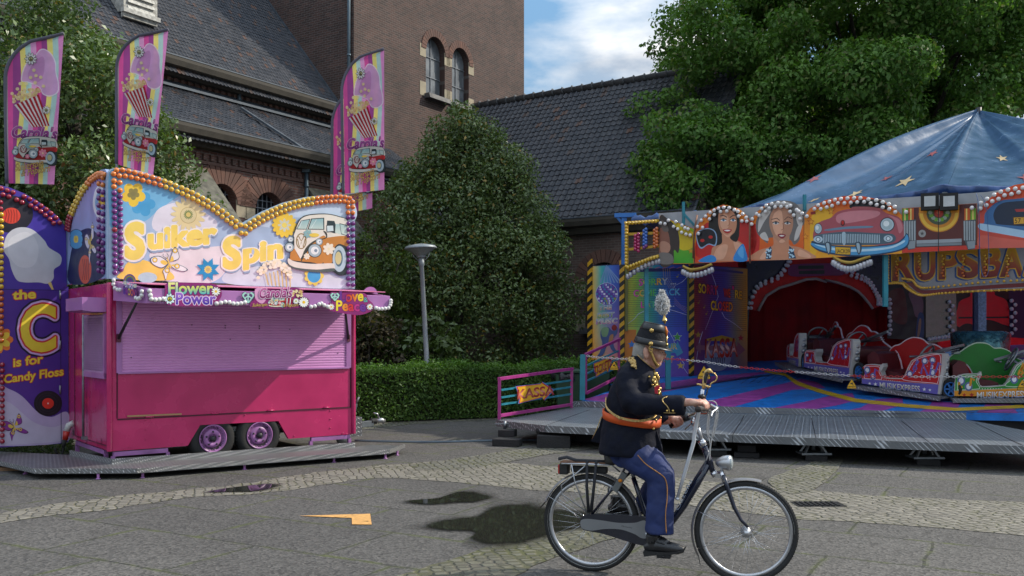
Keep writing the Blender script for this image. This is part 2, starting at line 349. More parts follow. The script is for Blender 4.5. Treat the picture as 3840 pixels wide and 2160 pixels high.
def cobble_mat(name='cobble_setts', c0=(.205, .188, .155), moss=.5):
    m, nt, b, N, L = newmat(name)
    tc = N('ShaderNodeTexCoord'); mp = N('ShaderNodeMapping'); mp.inputs['Rotation'].default_value = (0, 0, math.radians(-14)); mp.inputs['Scale'].default_value = (10.0, 11.5, 1); L(tc.outputs['Object'], mp.inputs[0])
    v = N('ShaderNodeTexVoronoi'); v.inputs['Scale'].default_value = 1; v.inputs['Randomness'].default_value = .5; v.feature = 'DISTANCE_TO_EDGE'; L(mp.outputs[0], v.inputs[0])
    v2 = N('ShaderNodeTexVoronoi'); v2.inputs['Scale'].default_value = 1; v2.inputs['Randomness'].default_value = .5; L(mp.outputs[0], v2.inputs[0])
    c = N('ShaderNodeMix'); c.data_type = 'RGBA'; c.inputs[6].default_value = (*[x*.7 for x in c0], 1); c.inputs[7].default_value = (*[x*1.2 for x in c0], 1); L(v2.outputs['Color'], c.inputs[0])
    n2 = N('ShaderNodeTexNoise'); n2.inputs['Scale'].default_value = 1.3; n2.inputs['Detail'].default_value = 8; n2.inputs['Roughness'].default_value = .7; L(tc.outputs['Object'], n2.inputs[0])
    g = N('ShaderNodeMix'); g.data_type = 'RGBA'; g.inputs[6].default_value = (.085, .078, .060, 1); g.inputs[7].default_value = (.075, .078, .024, 1)
    r3 = N('ShaderNodeMapRange'); r3.inputs[1].default_value = .38; r3.inputs[2].default_value = .6; L(n2.outputs[0], r3.inputs[0]); L(r3.outputs[0], g.inputs[0])
    e = N('ShaderNodeMapRange'); e.inputs[1].default_value = .0; e.inputs[2].default_value = .15
    ad = N('ShaderNodeMath'); ad.operation = 'MULTIPLY_ADD'; L(n2.outputs[0], ad.inputs[0]); ad.inputs[1].default_value = -.22*moss; L(v.outputs['Distance'], ad.inputs[2])
    a2 = N('ShaderNodeMath'); a2.operation = 'ADD'; a2.inputs[1].default_value = .06; L(ad.outputs[0], a2.inputs[0]); L(a2.outputs[0], e.inputs[0])
    x = N('ShaderNodeMix'); x.data_type = 'RGBA'; L(e.outputs[0], x.inputs[0]); L(g.outputs[2], x.inputs[6]); L(c.outputs[2], x.inputs[7])
    L(x.outputs[2], b.inputs['Base Color']); b.inputs['Roughness'].default_value = .72
    bp = N('ShaderNodeBump'); bp.inputs['Strength'].default_value = .7; bp.inputs['Distance'].default_value = .03; L(e.outputs[0], bp.inputs['Height']); L(bp.outputs[0], b.inputs['Normal'])
    return m
mb = MB(); mb.quad((-400, -60, 0), (400, -60, 0), (400, 900, 0), (-400, 900, 0)); tag(mb.build('ground', slab_mat()), kind='structure')
def sheet(name, pts, m, z, n=7, jag=.0, sm=True):
    q = spline(pts, n) if sm else pts
    q = [(x, y+rnd.uniform(-jag, jag)) for x, y in q]
    w = [G(x, y, z) for x, y in q]
    mb = MB(); mb.add(w, [t if (w[t[1]]-w[t[0]]).cross(w[t[2]]-w[t[0]]).z > 0 else t[::-1] for t in map(tuple, tessellate_polygon([w]))])
    return tag(mb.build(name, m), kind='structure')
def fade_sheet(name, pts, m, z, k=.80):               # sheet whose margin thins out
    q = spline(pts, 7); cx = sum(p[0] for p in q)/len(q); cy = sum(p[1] for p in q)/len(q); n = len(q); mb = MB()
    rings = [[G(cx+(x-cx)*f, cy+(y-cy)*f, z) for x, y in q] for f in (1.12, k, k*.5)]
    mb.add(rings[0]+rings[1]+rings[2]+[G(cx, cy, z)], [(i, (i+1) % n, n+(i+1) % n, n+i) for i in range(n)]+[(n+i, n+(i+1) % n, 2*n+(i+1) % n, 2*n+i) for i in range(n)]+[(2*n+i, 2*n+(i+1) % n, 3*n) for i in range(n)], cols=[(0, 0, 0)]*n+[(1, 1, 1)]*(2*n+1))
    return tag(mb.build(name, m), kind='structure')
def feather(m, lo, hi, sc):
    nt = m.node_tree; N = nt.nodes.new; L = nt.links.new; a = N('ShaderNodeAttribute'); a.attribute_name = 'Col'; n = N('ShaderNodeTexNoise'); n.inputs['Scale'].default_value = sc; n.inputs['Detail'].default_value = 7; n.inputs['Roughness'].default_value = .6; t = N('ShaderNodeTexCoord'); L(t.outputs['Object'], n.inputs[0])
    x = N('ShaderNodeMath'); x.operation = 'MULTIPLY_ADD'; L(n.outputs[0], x.inputs[0]); x.inputs[1].default_value = .9; L(a.outputs['Fac'], x.inputs[2]); r = N('ShaderNodeMapRange'); r.inputs[1].default_value = lo; r.inputs[2].default_value = hi; L(x.outputs[0], r.inputs[0]); L(r.outputs[0], nt.nodes['Principled BSDF'].inputs['Alpha']); return m
COB = cobble_mat()
# cobble bands of the square (photo rows/columns read on the ground)
sheet('cobble_path', [(-500, 2035), (0, 1925), (430, 1862), (900, 1815), (1180, 1772), (1480, 1742), (1760, 1728), (2120, 1752), (2560, 1795), (3050, 1838), (3500, 1870), (4300, 1905), (4300, 2040), (3400, 1968), (3000, 1945), (2640, 1905), (2300, 1858), (1950, 1832), (1650, 1806), (1370, 1796), (1060, 1842), (700, 1868), (380, 1915), (0, 1960), (-500, 2090)], COB, .004, jag=3)
sheet('cobble_path', [(1180, 2260), (1480, 2162), (1800, 2060), (2100, 1975), (2300, 1915), (2520, 1925), (2380, 1990), (2080, 2090), (1900, 2175), (1760, 2260)], cobble_mat('mossy_setts', (.13, .125, .09), 1.25), .006, jag=4)
sheet('cobble_path', [(1540, 1746), (1800, 1706), (2050, 1672), (2300, 1650), (2330, 1668), (2080, 1700), (1860, 1738), (1700, 1762)], cobble_mat('shade_setts', (.15, .145, .12), .9), .006, jag=2)  # darker sett colour paints in the shade in front of the ride
sheet('cobble_path', [(2880, 1800), (2990, 1755), (3080, 1722), (3160, 1718), (3130, 1770), (3060, 1830), (2960, 1850)], cobble_mat('shade_setts2', (.17, .16, .13), .9), .008, jag=2)  # setts toned down too, shade put into their colour
sheet('cobble_path', [(1300, 1612), (1560, 1590), (1900, 1572), (2000, 1566), (2000, 1556), (1600, 1556), (1300, 1566)], cobble_mat('kerb_setts', (.15, .145, .12), .8), .004, jag=2)
sheet('soil_bed', [(-900, 1740), (300, 1700), (300, 1662), (-900, 1680)], mat('soil', (.05, .042, .03), .95, bump=.8, bscale=30, var=.5), .004, sm=False)
sheet('soil_verge', [(1300, 1578), (1560, 1566), (1900, 1556), (2240, 1546), (2240, 1480), (1300, 1500)], mat('soil'), .009, jag=3)
def puddle(pts, jag=5):
    
    if 'damp_paving' not in MATS: feather(mat('damp_paving', (.058, .055, .049), .40, var=.3, vscale=40, bump=.25, bscale=80, rvar=.25), .7, 1.7, 2.2)
    wet = MATS['damp_paving']
    if 'water_film' not in MATS:
        m, nt, b, N, L = newmat('water_film'); b.inputs['Base Color'].default_value = (.022, .022, .018, 1); b.inputs['Roughness'].default_value = .025; b.inputs['Specular IOR Level'].default_value = .55; MATS['water_film'] = feather(m, .95, 1.38, 4.5)
    cx = sum(p[0] for p in pts)/len(pts); cy = sum(p[1] for p in pts)/len(pts)
    fade_sheet('damp_patch', [(cx+(x-cx)*1.12, cy+(y-cy)*1.2) for x, y in pts], wet, .010, .6)
    fade_sheet('puddle', pts, MATS['water_film'], .0135, .74)
puddle([(1500, 1880), (1570, 1872), (1640, 1866), (1722, 1840), (1800, 1842), (1862, 1862), (1800, 1880), (1720, 1884), (1650, 1890), (1580, 1892)], 2)
puddle([(1540, 1975), (1600, 1955), (1690, 1938), (1775, 1928), (1850, 1890), (1990, 1878), (2070, 1898), (2250, 1915), (2300, 1965), (2160, 1990), (2050, 2020), (1960, 2044), (1850, 2052), (1745, 2030), (1760, 1996), (1640, 1988)], 3)
puddle([(760, 1846), (840, 1830), (930, 1820), (1020, 1812), (1060, 1818), (980, 1840), (880, 1844)], 2)
# painted arrow head on the slabs
sheet('pavement_marking', [(1120, 1934), (1388, 1926), (1394, 1967), (1320, 1966), (1319, 1942)], feather(mat('orange_road_paint', (.62, .33, .10), .7, var=.25, vscale=25), 1.30, 1.36, 9), .006, sm=False)
# drain grate
mb = MB(); a = G(2990, 1890, .008); 
for i in range(8): mb.box(a.x+i*.052, a.x+i*.052+.028, a.y-.1, a.y+.12, .004, .016)
mb.box(a.x-.03, a.x+.45, a.y-.13, a.y+.15, .003, .0075)
tag(mb.build('drain_grate', mat('cast_iron', (.03, .03, .03), .55, .6)), 'cast iron drain grate let into the cobbles right of the bicycle front wheel', 'drain')
# ================================================================ CHURCH
def brick_mat(name, c1, c2, mortar, w=.215, h=.068, bump=.5):
    m, nt, b, N, L = newmat(name)
    uv = N('ShaderNodeUVMap'); uv.uv_map = 'UV'
    br = N('ShaderNodeTexBrick'); br.inputs['Scale'].default_value = 1; br.inputs['Brick Width'].default_value = w; br.inputs['Row Height'].default_value = h
    br.inputs['Mortar Size'].default_value = .008; br.inputs['Mortar Smooth'].default_value = .2; br.inputs['Bias'].default_value = -.1
    br.inputs['Color1'].default_value = (*c1, 1); br.inputs['Color2'].default_value = (*c2, 1); br.inputs['Mortar'].default_value = (*mortar, 1); L(uv.outputs[0], br.inputs[0])
    n = N('ShaderNodeTexNoise'); n.inputs['Scale'].default_value = .8; n.inputs['Detail'].default_value = 8; n.inputs['Roughness'].default_value = .65; L(uv.outputs[0], n.inputs[0])
    r = N('ShaderNodeMapRange'); r.inputs[1].default_value = .3; r.inputs[2].default_value = .7; r.inputs[3].default_value = .68; r.inputs[4].default_value = 1.25; L(n.outputs[0], r.inputs[0])
    mu = N('ShaderNodeMix'); mu.data_type = 'RGBA'; mu.blend_type = 'MULTIPLY'; mu.inputs[0].default_value = 1; L(br.outputs[0], mu.inputs[6]); L(r.outputs[0], mu.inputs[7]); L(mu.outputs[2], b.inputs['Base Color'])
    b.inputs['Roughness'].default_value = .85
    bp = N('ShaderNodeBump'); bp.invert = True; bp.inputs['Strength'].default_value = bump; bp.inputs['Distance'].default_value = .015; L(br.outputs['Fac'], bp.inputs['Height']); L(bp.outputs[0], b.inputs['Normal'])
    MATS[name] = m; return m
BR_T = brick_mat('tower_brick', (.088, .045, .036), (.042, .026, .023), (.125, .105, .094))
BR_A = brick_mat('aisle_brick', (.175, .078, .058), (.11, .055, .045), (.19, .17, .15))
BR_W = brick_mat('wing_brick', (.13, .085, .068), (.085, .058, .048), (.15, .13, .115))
STONE = mat('pale_stone', (.36, .31, .22), .8, var=.25, vscale=4, bump=.3); LEAD = mat('zinc_lead', (.10, .12, .145), .55, .4, var=.3)
GUT = mat('gutter_timber', (.062, .054, .042), .75, var=.35, vscale=3); GUTD = mat('gutter_soffit', (.07, .06, .05), .8)
TILE = mat('roof_tile', rough=.55, attr=True, var=.25, vscale=3, bump=.2, bscale=25)
d2 = V((.546, .838, 0)).normalized(); e2 = V((.838, -.546, 0)).normalized(); UP = V((0, 0, 1))
T0 = V((-4.574, 27, 0)); N0 = T0-e2*.545
church = thing('church', (-3, 27, 0), 'brown brick church with square tower and dark tiled roofs behind the fairground', 'church')
HT = 26
# tower
tower_w = 9.2
tw = MB(); a, b = T0, T0+d2*tower_w
# the front face is built as a frame of strips round the two window openings
wpl = Pl(T0, e2)
def toL(p): return (V(p)-T0).dot(d2), p[2]
wins = []
for px0, px1, ptop, pbot in ((1597, 1668, 140, 362), (1695, 1758, 183, 372)):
    l0 = toL(wpl.hit(px0, 250))[0]; l1 = toL(wpl.hit(px1, 250))[0]; zt = wpl.hit((px0+px1)/2, ptop).z; zb = wpl.hit((px0+px1)/2, pbot).z
    wins.append((l0, l1, zb, zt))
zb = min(w[2] for w in wins); zt = max(w[3] for w in wins)
wins = [(w[0], w[1], zb, zt) for w in wins]
def facewall(mb, o, dd, L0, L1, z0, z1, openings, uoff=0):
    xs = [L0]; q = lambda l, z: o+dd*l+UP*z
    cur = L0
    for (l0, l1, b0, t0) in openings:
        mb.wall(q(cur, z0), q(l0, z0), q(l0, z1), q(cur, z1), u0=cur)
        mb.wall(q(l0, z0), q(l1, z0), q(l1, b0), q(l0, b0), u0=l0)
        r = (l1-l0)/2; c = (l0+l1)/2; n = 12; sp = t0-r
        for i in range(n):
            t1, t2 = math.pi-math.pi*i/n, math.pi-math.pi*(i+1)/n
            x1, y1, x2, y2 = c+r*math.cos(t1), sp+r*math.sin(t1), c+r*math.cos(t2), sp+r*math.sin(t2)
            mb.add([q(x1, y1), q(x2, y2), q(x2, z1), q(x1, z1)], [(0, 1, 2, 3)], uv=[(x1, y1), (x2, y2), (x2, z1), (x1, z1)])
        cur = l1
    mb.wall(q(cur, z0), q(L1, z0), q(L1, z1), q(cur, z1), u0=cur)
def reveal(mb, o, dd, inn, l0, l1, b0, t0, dep):      # sides of an arched opening
    r = (l1-l0)/2; c = (l0+l1)/2; sp = t0-r
    pr = [(l0, b0)]+[(c+r*math.cos(math.pi-math.pi*i/12), sp+r*math.sin(math.pi-math.pi*i/12)) for i in range(13)]+[(l1, b0)]
    for i in range(len(pr)):
        (x1, y1), (x2, y2) = pr[i], pr[(i+1) % len(pr)]
        mb.add([o+dd*x1+UP*y1, o+dd*x2+UP*y2, o+dd*x2+UP*y2+inn*dep, o+dd*x1+UP*y1+inn*dep], [(0, 1, 2, 3)], uv=[(0, i*.2), (0, i*.2+.2), (dep, i*.2+.2), (dep, i*.2)])
    return pr
facewall(tw, T0, d2, 0, tower_w, 0, HT, wins)
tw.wall(T0-e2*9.2, T0, T0+UP*HT, T0-e2*9.2+UP*HT); tw.wall(b, b-e2*9.2, b-e2*9.2+UP*HT, b+UP*HT)
tw.quad(T0+UP*HT, b+UP*HT, b-e2*9.2+UP*HT, T0-e2*9.2+UP*HT)
for w in wins: reveal(tw, T0, d2, -e2, *w, .35)
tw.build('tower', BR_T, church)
def arch_ring(mb, o, dd, outn, l0, l1, t0, w, n=17, out=.03, z0=None):
    r = (l1-l0)/2; c = (l0+l1)/2; sp = t0-r
    for i in range(n):
        t1, t2 = math.pi*(i+.06)/n, math.pi*(i+.94)/n
        ps = [o+dd*(c+rr*math.cos(t))+UP*(sp+rr*math.sin(t))+outn*.001 for rr, t in ((r+.004, t1), (r+w, t1), (r+w, t2), (r+.004, t2))]
        mb.prism([p+outn*out for p in ps], -outn*out, back=False, col=mixc((.17, .085, .062), (.11, .062, .05), rnd.random()))
VOUS = mat('voussoir_brick', rough=.85, attr=True, var=.2, bump=.3)
def arched_window(o, dd, outn, l0, l1, b0, t0, dep, pane, bars, nx, ny, wring=.24, sill=True, imposts=True):
    r = (l1-l0)/2; c = (l0+l1)/2; sp = t0-r; inn = -outn
    w = MB(); arch_ring(w, o, dd, outn, l0, l1, t0, wring); fr = w.build('window_arch', VOUS, church)
    p = MB(); pr = [(l0, b0)]+[(c+r*math.cos(math.pi-math.pi*i/12), sp+r*math.sin(math.pi-math.pi*i/12)) for i in range(13)]+[(l1, b0)]
    pts = [o+dd*x+UP*y+inn*dep for x, y in pr]; p.prism(pts, inn*.02, back=False); wn = p.build('window', pane, church)
    g = MB()
    for i in range(1, nx):
        x = l0+(l1-l0)*i/nx; y = sp+math.sqrt(max(0, r*r-(x-c)**2)); g.bar(o+dd*x+UP*b0+inn*(dep-.02), o+dd*x+UP*y+inn*(dep-.02), .02, .02, up=dd)
    for j in range(1, ny):
        y = b0+(t0-b0)*j/ny; h = r if y < sp else math.sqrt(max(0, r*r-(y-sp)**2))
        g.bar(o+dd*(c-h)+UP*y+inn*(dep-.022), o+dd*(c+h)+UP*y+inn*(dep-.022), .02, .02)
    g.build('glazing_bar', bars, wn)
    if sill: s = MB(); s.obox(o+dd*c+UP*(b0-.09)+outn*.06, dd*(r+.08), outn*.16, UP*.08+outn*-.02); s.build('window_sill', mat('slate_sill', (.07, .068, .07), .6), wn, bevel=.01)
    if imposts:
        s = MB()
        for x, y, hh in ((l0-.16, sp-.08, .2), (l1+.13, sp-.08, .2), (l0-.16, b0+.12, .22), (l1+.13, b0+.12, .22)): s.cut(); s.obox(o+dd*x+UP*y+outn*.0, dd*.15, outn*.012, UP*hh)
        s.build('stone_block', STONE, wn)
    return wn
PANE_G = mat('grey_leaded_glass', (.17, .185, .20), .22, var=.45, vscale=2.2, spec=.6); PANE_D = mat('dark_leaded_glass', (.012, .014, .02), .12, var=.2); LB = mat('lead_bar', (.22, .24, .27), .5)
for w in wins: arched_window(T0, d2, e2, *w, .22, PANE_G, LB, 2, 3)
def tiles(mb, o, ux, us, Lx, Ls, tw_=.22, th=.34, rows=None, seed=1, warm=.13, trim=None):
    # pantiles: o eave corner, ux along the eave, us up the slope; trim(l, s) decides if a tile is there
    r = random.Random(seed); nn = ux.cross(us).normalized(); nn = nn if nn.z > 0 else -nn
    nx = int(Lx/tw_); ns = int(Ls/th); hs_ = tw_/.22; prof = [(0, .012*hs_), (.3, .0), (.5, .012*hs_), (.75, .05*hs_), (1, .012*hs_)]
    for j in range(ns):
        for i in range(nx):
            if trim and not trim((i+.5)*tw_, (j+.5)*th): continue
            k = r.random(); warmness = .5+.5*math.sin(i*.13+j*.31+seed)
            base = mixc((.030, .034, .043), (.055, .056, .064), r.random())
            if k < warm*(.4+warmness): base = mixc((.12, .062, .042), (.06, .048, .045), r.random())
            x0 = i*tw_; s0 = j*th-.03; s1 = (j+1)*th; vs = []
            lift = r.uniform(-.003, .006)
            for fx, hz in prof:
                vs += [o+ux*(x0+fx*tw_)+us*s0+nn*(hz+.030*hs_+lift), o+ux*(x0+fx*tw_)+us*s1+nn*(hz+.004)]
            m = len(prof); fs = [(2*q, 2*q+2, 2*q+3, 2*q+1) for q in range(m-1)]
            lo = [o+ux*(x0+fx*tw_)+us*s0+nn*(hz+.0) for fx, hz in prof]
            vs += lo; fs += [(2*q, 2*m+q, 2*m+q+1, 2*q+2) for q in range(m-1)]
            mb.add(vs, fs, col=base)
# nave: wall strip, gutter, roof
nt_ = 15.0
nw = MB(); nb = N0-d2*nt_
nw.wall(nb+UP*0, N0, N0+UP*8.2, nb+UP*8.2)
for j in range(70):                                   # dentil course under the eaves
    x = j*.2+.1; nw.obox(N0-d2*x+UP*7.86+e2*.03, d2*.05, e2*.03, UP*.06, uv=[(x+q*.1, 7.8+q*.05) for q in range(8)])
nw.build('nave_wall', BR_A, church)
def gutter(o, dd, ln, z, outn):
    m = MB(); pr = [(.0, -.34), (.22, -.34), (.30, -.18), (.42, -.14), (.46, -.02), (.46, .06), (.38, .06), (.0, .06)]
    a = [o+outn*x+UP*(z+y) for x, y in pr]; m.prism(a, dd*ln)
    m.mi = 1; m.obox(o+outn*.42+dd*ln/2+UP*(z+.075), dd*ln/2, outn*.05, UP*.014)
    return m.build('gutter', [GUT, LEAD], church)
gutter(N0-d2*nt_, d2, nt_, 8.23, e2)
pitch = math.radians(50); us = (-e2*math.cos(pitch)+UP*math.sin(pitch))
mb = MB(); tiles(mb, N0-d2*nt_+e2*.4+UP*7.82+UP*.1, d2, us, nt_, 10.5, seed=3, warm=.075, tw_=.115, th=.165); mb.quad(N0-d2*nt_+UP*8.2, N0+UP*8.2, N0+us*10.5+UP*8.2, N0-d2*nt_+us*10.5+UP*8.2, col=(.03, .03, .03)); mb.build('nave_roof', TILE, church)
# stepped lead flashing against the tower
fl = MB(); p0 = N0+e2*.3+UP*7.85
for j in range(22):
    a = p0+us*(j*.48)-d2*.02; fl.obox(a+us*.24+UP*.17, us*.25, d2*.012, UP*.14); fl.obox(a+us*.22-d2*.12+us.cross(d2).normalized()*-.07, us*.25, d2*.13, us.cross(d2)*.01)
fl.build('lead_flashing', LEAD, church)
# louvred dormer
dm = MB(); dp = Pl(N0-e2*.6, e2); c0 = dp.hit(523, 74); ddm = d2
dm.obox(c0+UP*.9, ddm*.46, e2*.05, UP*.95); dm.mi = 1
for j in range(12): dm.obox(c0+UP*(.2+j*.15)+e2*.06, ddm*.36, e2*.02, UP*.045+e2*-.02)
dm.obox(c0+UP*.1-e2*.02+e2*.08, ddm*.5, e2*.06, UP*.05); dm.mi = 0
dm.obox(c0+UP*1-e2*.9, ddm*.44, e2*.84, UP*.9); dm.build('dormer', [mat('peeling_white_paint', (.42, .41, .37), .8, var=.5, vscale=12), mat('louvre_white', (.5, .49, .45), .8, var=.4, vscale=12)], church)
# aisle
q = 2.2; A0 = N0+e2*q; at = 14.5; ax = 1.6
apl = Pl(A0, e2); Ab = A0-d2*at
def aL(px, py): h = apl.hit(px, py); return (h-Ab).dot(d2), h.z
awin = []
for px0, px1, pt in ((777, 888, 690), (957, 1058, 722), (560, 640, 650)):
    l0 = aL(px0, 770)[0]; l1 = aL(px1, 770)[0]; zt = aL((px0+px1)/2, pt)[1]; awin.append((l0, l1, 2.6, zt))
awin.sort()
aw = MB(); facewall(aw, Ab, d2, 0, at+ax, 0, 6.05, awin)
for j in range(80):
    x = j*.2; aw.obox(Ab+d2*(x+.1)+UP*5.62+e2*.03, d2*.05, e2*.03, UP*.07, uv=[(x+k*.1, 5.6+k*.05) for k in range(8)])
aw.obox(Ab+d2*(at+ax)/2+UP*5.5+e2*.02, d2*(at+ax)/2, e2*.025, UP*.035, uv=[(k*.1, 5.5+k*.05) for k in range(8)])
aw.wall(Ab+d2*(at+ax), Ab+d2*(at+ax)-e2*2.3, Ab+d2*(at+ax)-e2*2.3+UP*7.5, Ab+d2*(at+ax)+UP*6)
for w in awin: reveal(aw, Ab, d2, -e2, *w, .4)
aw.build('aisle_wall', BR_A, church)
for w in awin: arched_window(Ab, d2, e2, *w, .25, PANE_D, LB, 6, 14, wring=.46, sill=False)
gutter(Ab, d2, at+ax, 6.12, e2)
p2 = math.atan2(1.56, 2.2); us2 = (-e2*math.cos(p2)+UP*math.sin(p2))
mb = MB(); tiles(mb, Ab+e2*.4+UP*5.86, d2, us2, at+ax, 3.2, seed=8, warm=.09, tw_=.115, th=.165); mb.quad(Ab+UP*6.05, Ab+d2*(at+ax)+UP*6.05, Ab+d2*(at+ax)+us2*2.75+UP*6.05, Ab+us2*2.75+UP*6.05, col=(.03, .03, .03)); mb.build('aisle_roof', TILE, church)
fl = MB(); fl.obox(N0-d2*nt_/2+e2*.13+UP*7.72, d2*nt_/2, e2*.11-UP*.07, UP*.03)
rp = Pl(A0+UP*6.2, e2*math.sin(p2)+UP*math.cos(p2)); fl.bar(rp.hit(905, 405, .05), rp.hit(1180, 585, .05), .09, .05, up=rp.n); fl.build('lead_flashing', LEAD, church)
dp_ = mat('drainpipe_zinc', (.10, .14, .17), .45, .5)
def pipe(a, b_): m = MB(); m.tube([a, b_], .05, 10); m.obox(a, (.09, 0, 0), (0, .09, 0), (0, 0, .1)); [m.tube([a.lerp(b_, t)-UP*.03, a.lerp(b_, t)+UP*.03], .062, 10) for t in (.25, .6, .9)]; m.build('drainpipe', dp_, church)
pipe(apl.hit(1149, 632, .1), apl.hit(1149, 900, .1)); npl = Pl(N0, e2); pipe(npl.hit(898, 335, .12), npl.hit(896, 398, .12))
tl = Pl(T0, -d2); pa = T0-e2*.12-d2*.08; pipe(pa+UP*15.5, pa+UP*6)
bt = MB()                                             # buttresses with sloping tiled caps
for px, py in ((700, 640), (1205, 700)):
    bt.cut(); l = aL(px, py)[0]; c = Ab+d2*l; w = .42
    for side in (-1, 1):
        bt.wall(*([c+d2*w*side, c+d2*w*side+e2*1.15, c+d2*w*side+e2*1.15+UP*4.0, c+d2*w*side+UP*5.3]))
    bt.wall(c-d2*w+e2*1.15, c+d2*w+e2*1.15, c+d2*w+e2*1.15+UP*4.0, c-d2*w+e2*1.15+UP*4.0)
bt.build('buttress', BR_A, church)
bc = MB()
for px, py in ((700, 640), (1205, 700)):
    bc.cut(); c = Ab+d2*aL(px, py)[0]; dn = (e2*1.2-UP*1.3)
    bc.obox(c+dn*.5+UP*5.32+e2*.02, d2*.5, dn*.52, (e2+UP).normalized()*.035)
bc.build('buttress_cap', mat('mossy_stone_cap', (.13, .125, .10), .85, var=.6, vscale=7), church)
# wing on the right
R0 = T0+d2*5.87; zr = 9.49; ln = 9.4; k = 4.0; Wb = R0-d2*3.7
ww = MB(); wl0 = (Pl(Wb, -d2).hit(2196, 1030)-Wb).dot(e2)
facewall(ww, Wb, e2, 0, ln, 0, 5.0, [(wl0, wl0+1.1, 1.9, Pl(Wb, -d2).hit(2240, 985).z)])
ww.add([Wb+e2*ln, Wb+e2*ln+d2*7.4, Wb+e2*ln+d2*7.4+UP*5, R0+e2*ln+UP*9.3, Wb+e2*ln+UP*5], [(0, 1, 2, 3, 4)], uv=[(0, 0), (7.4, 0), (7.4, 5), (3.7, 9.3), (0, 5)])
reveal(ww, Wb, e2, d2, wl0, wl0+1.1, 1.9, Pl(Wb, -d2).hit(2240, 985).z, .4)
ww.build('wing_wall', BR_W, church)
arched_window(Wb, e2, -d2, wl0, wl0+1.1, 1.9, Pl(Wb, -d2).hit(2240, 985).z, .25, PANE_D, LB, 4, 10, wring=.35)
us3 = (d2*math.cos(math.radians(49.7))+UP*math.sin(math.radians(49.7)))
mb = MB(); tiles(mb, R0-d2*k+UP*(zr-1.18*k), e2, us3, ln+.3, math.hypot(k, 1.18*k), seed=5, warm=.05, tw_=.19, th=.225)
mb.quad(R0+UP*(zr-.05), R0+e2*ln+UP*(zr-.05), R0-d2*k+e2*ln+UP*(zr-.05-1.18*k), R0-d2*k+UP*(zr-.05-1.18*k), col=(.03, .03, .03))
mb.quad(R0+UP*zr, R0+e2*ln+UP*zr, R0+d2*k+e2*ln+UP*(zr-1.18*k), R0+d2*k+UP*(zr-1.18*k), col=(.045, .045, .05)); mb.build('wing_roof', TILE, church)
rd = MB()
for i in range(int(ln/.36)): rd.tube([R0+e2*(i*.36)+UP*(zr+.02), R0+e2*(i*.36+.33)+UP*(zr+.03), R0+e2*(i*.36+.38)+UP*(zr+.05)], [.11, .12, .15], 10, col=(.05, .052, .055))
rd.build('ridge_tile', TILE, church)
gutter(R0-d2*(k-.35)+e2*0, e2, ln, zr-1.18*k+.0, -d2)
# far pink houses seen through gaps in the big tree
hb = thing('house', (12, 44, 0), 'pinkish brick house glimpsed through the leaves of the large tree', 'house')
m = MB(); m.wall((6, 44, 0), (24, 41, 0), (24, 41, 7.5), (6, 44, 7.5)); m.wall((6, 44, 0), (6, 44.1, 0), (6, 44.1, 7.5), (6, 44, 7.5)); m.build('wall', brick_mat('pink_brick', (.34, .20, .17), (.28, .17, .15), (.3, .27, .25)), hb)
m = MB()
for i in range(6): m.cut(); m.obox((8+i*2.7, 43.67-i*.45-.03, 4.2), (.5, -.083, 0), (0, .05, 0), (0, 0, .9))
m.build('window', PANE_D, hb); m = MB(); m.prism([(5.8, 43.6, 7.5), (24.2, 40.6, 7.5), (24.2, 44, 11), (5.8, 47, 11)], (0, .3, -.2)); m.build('roof', mat('slate_roof', (.05, .05, .055), .6), hb)
# ================================================================ VEGETATION
def leafmat(name, rough=.4, trans=.22, spec=.5, tint=(1.3, 1.5, .5, 1)):
    m, nt, b, N, L = newmat(name); a = N('ShaderNodeAttribute'); a.attribute_name = 'Col'; L(a.outputs['Color'], b.inputs['Base Color'])
    b.inputs['Roughness'].default_value = rough; b.inputs['Specular IOR Level'].default_value = spec
    t = N('ShaderNodeBsdfTranslucent'); hs = N('ShaderNodeMix'); hs.data_type = 'RGBA'; hs.blend_type = 'MULTIPLY'; hs.inputs[0].default_value = 1; hs.inputs[7].default_value = tint; L(a.outputs['Color'], hs.inputs[6]); L(hs.outputs[2], t.inputs[0])
    mx = N('ShaderNodeMixShader'); mx.inputs[0].default_value = trans; L(b.outputs[0], mx.inputs[1]); L(t.outputs[0], mx.inputs[2]); L(mx.outputs[0], nt.nodes['Material Output'].inputs[0]); return m
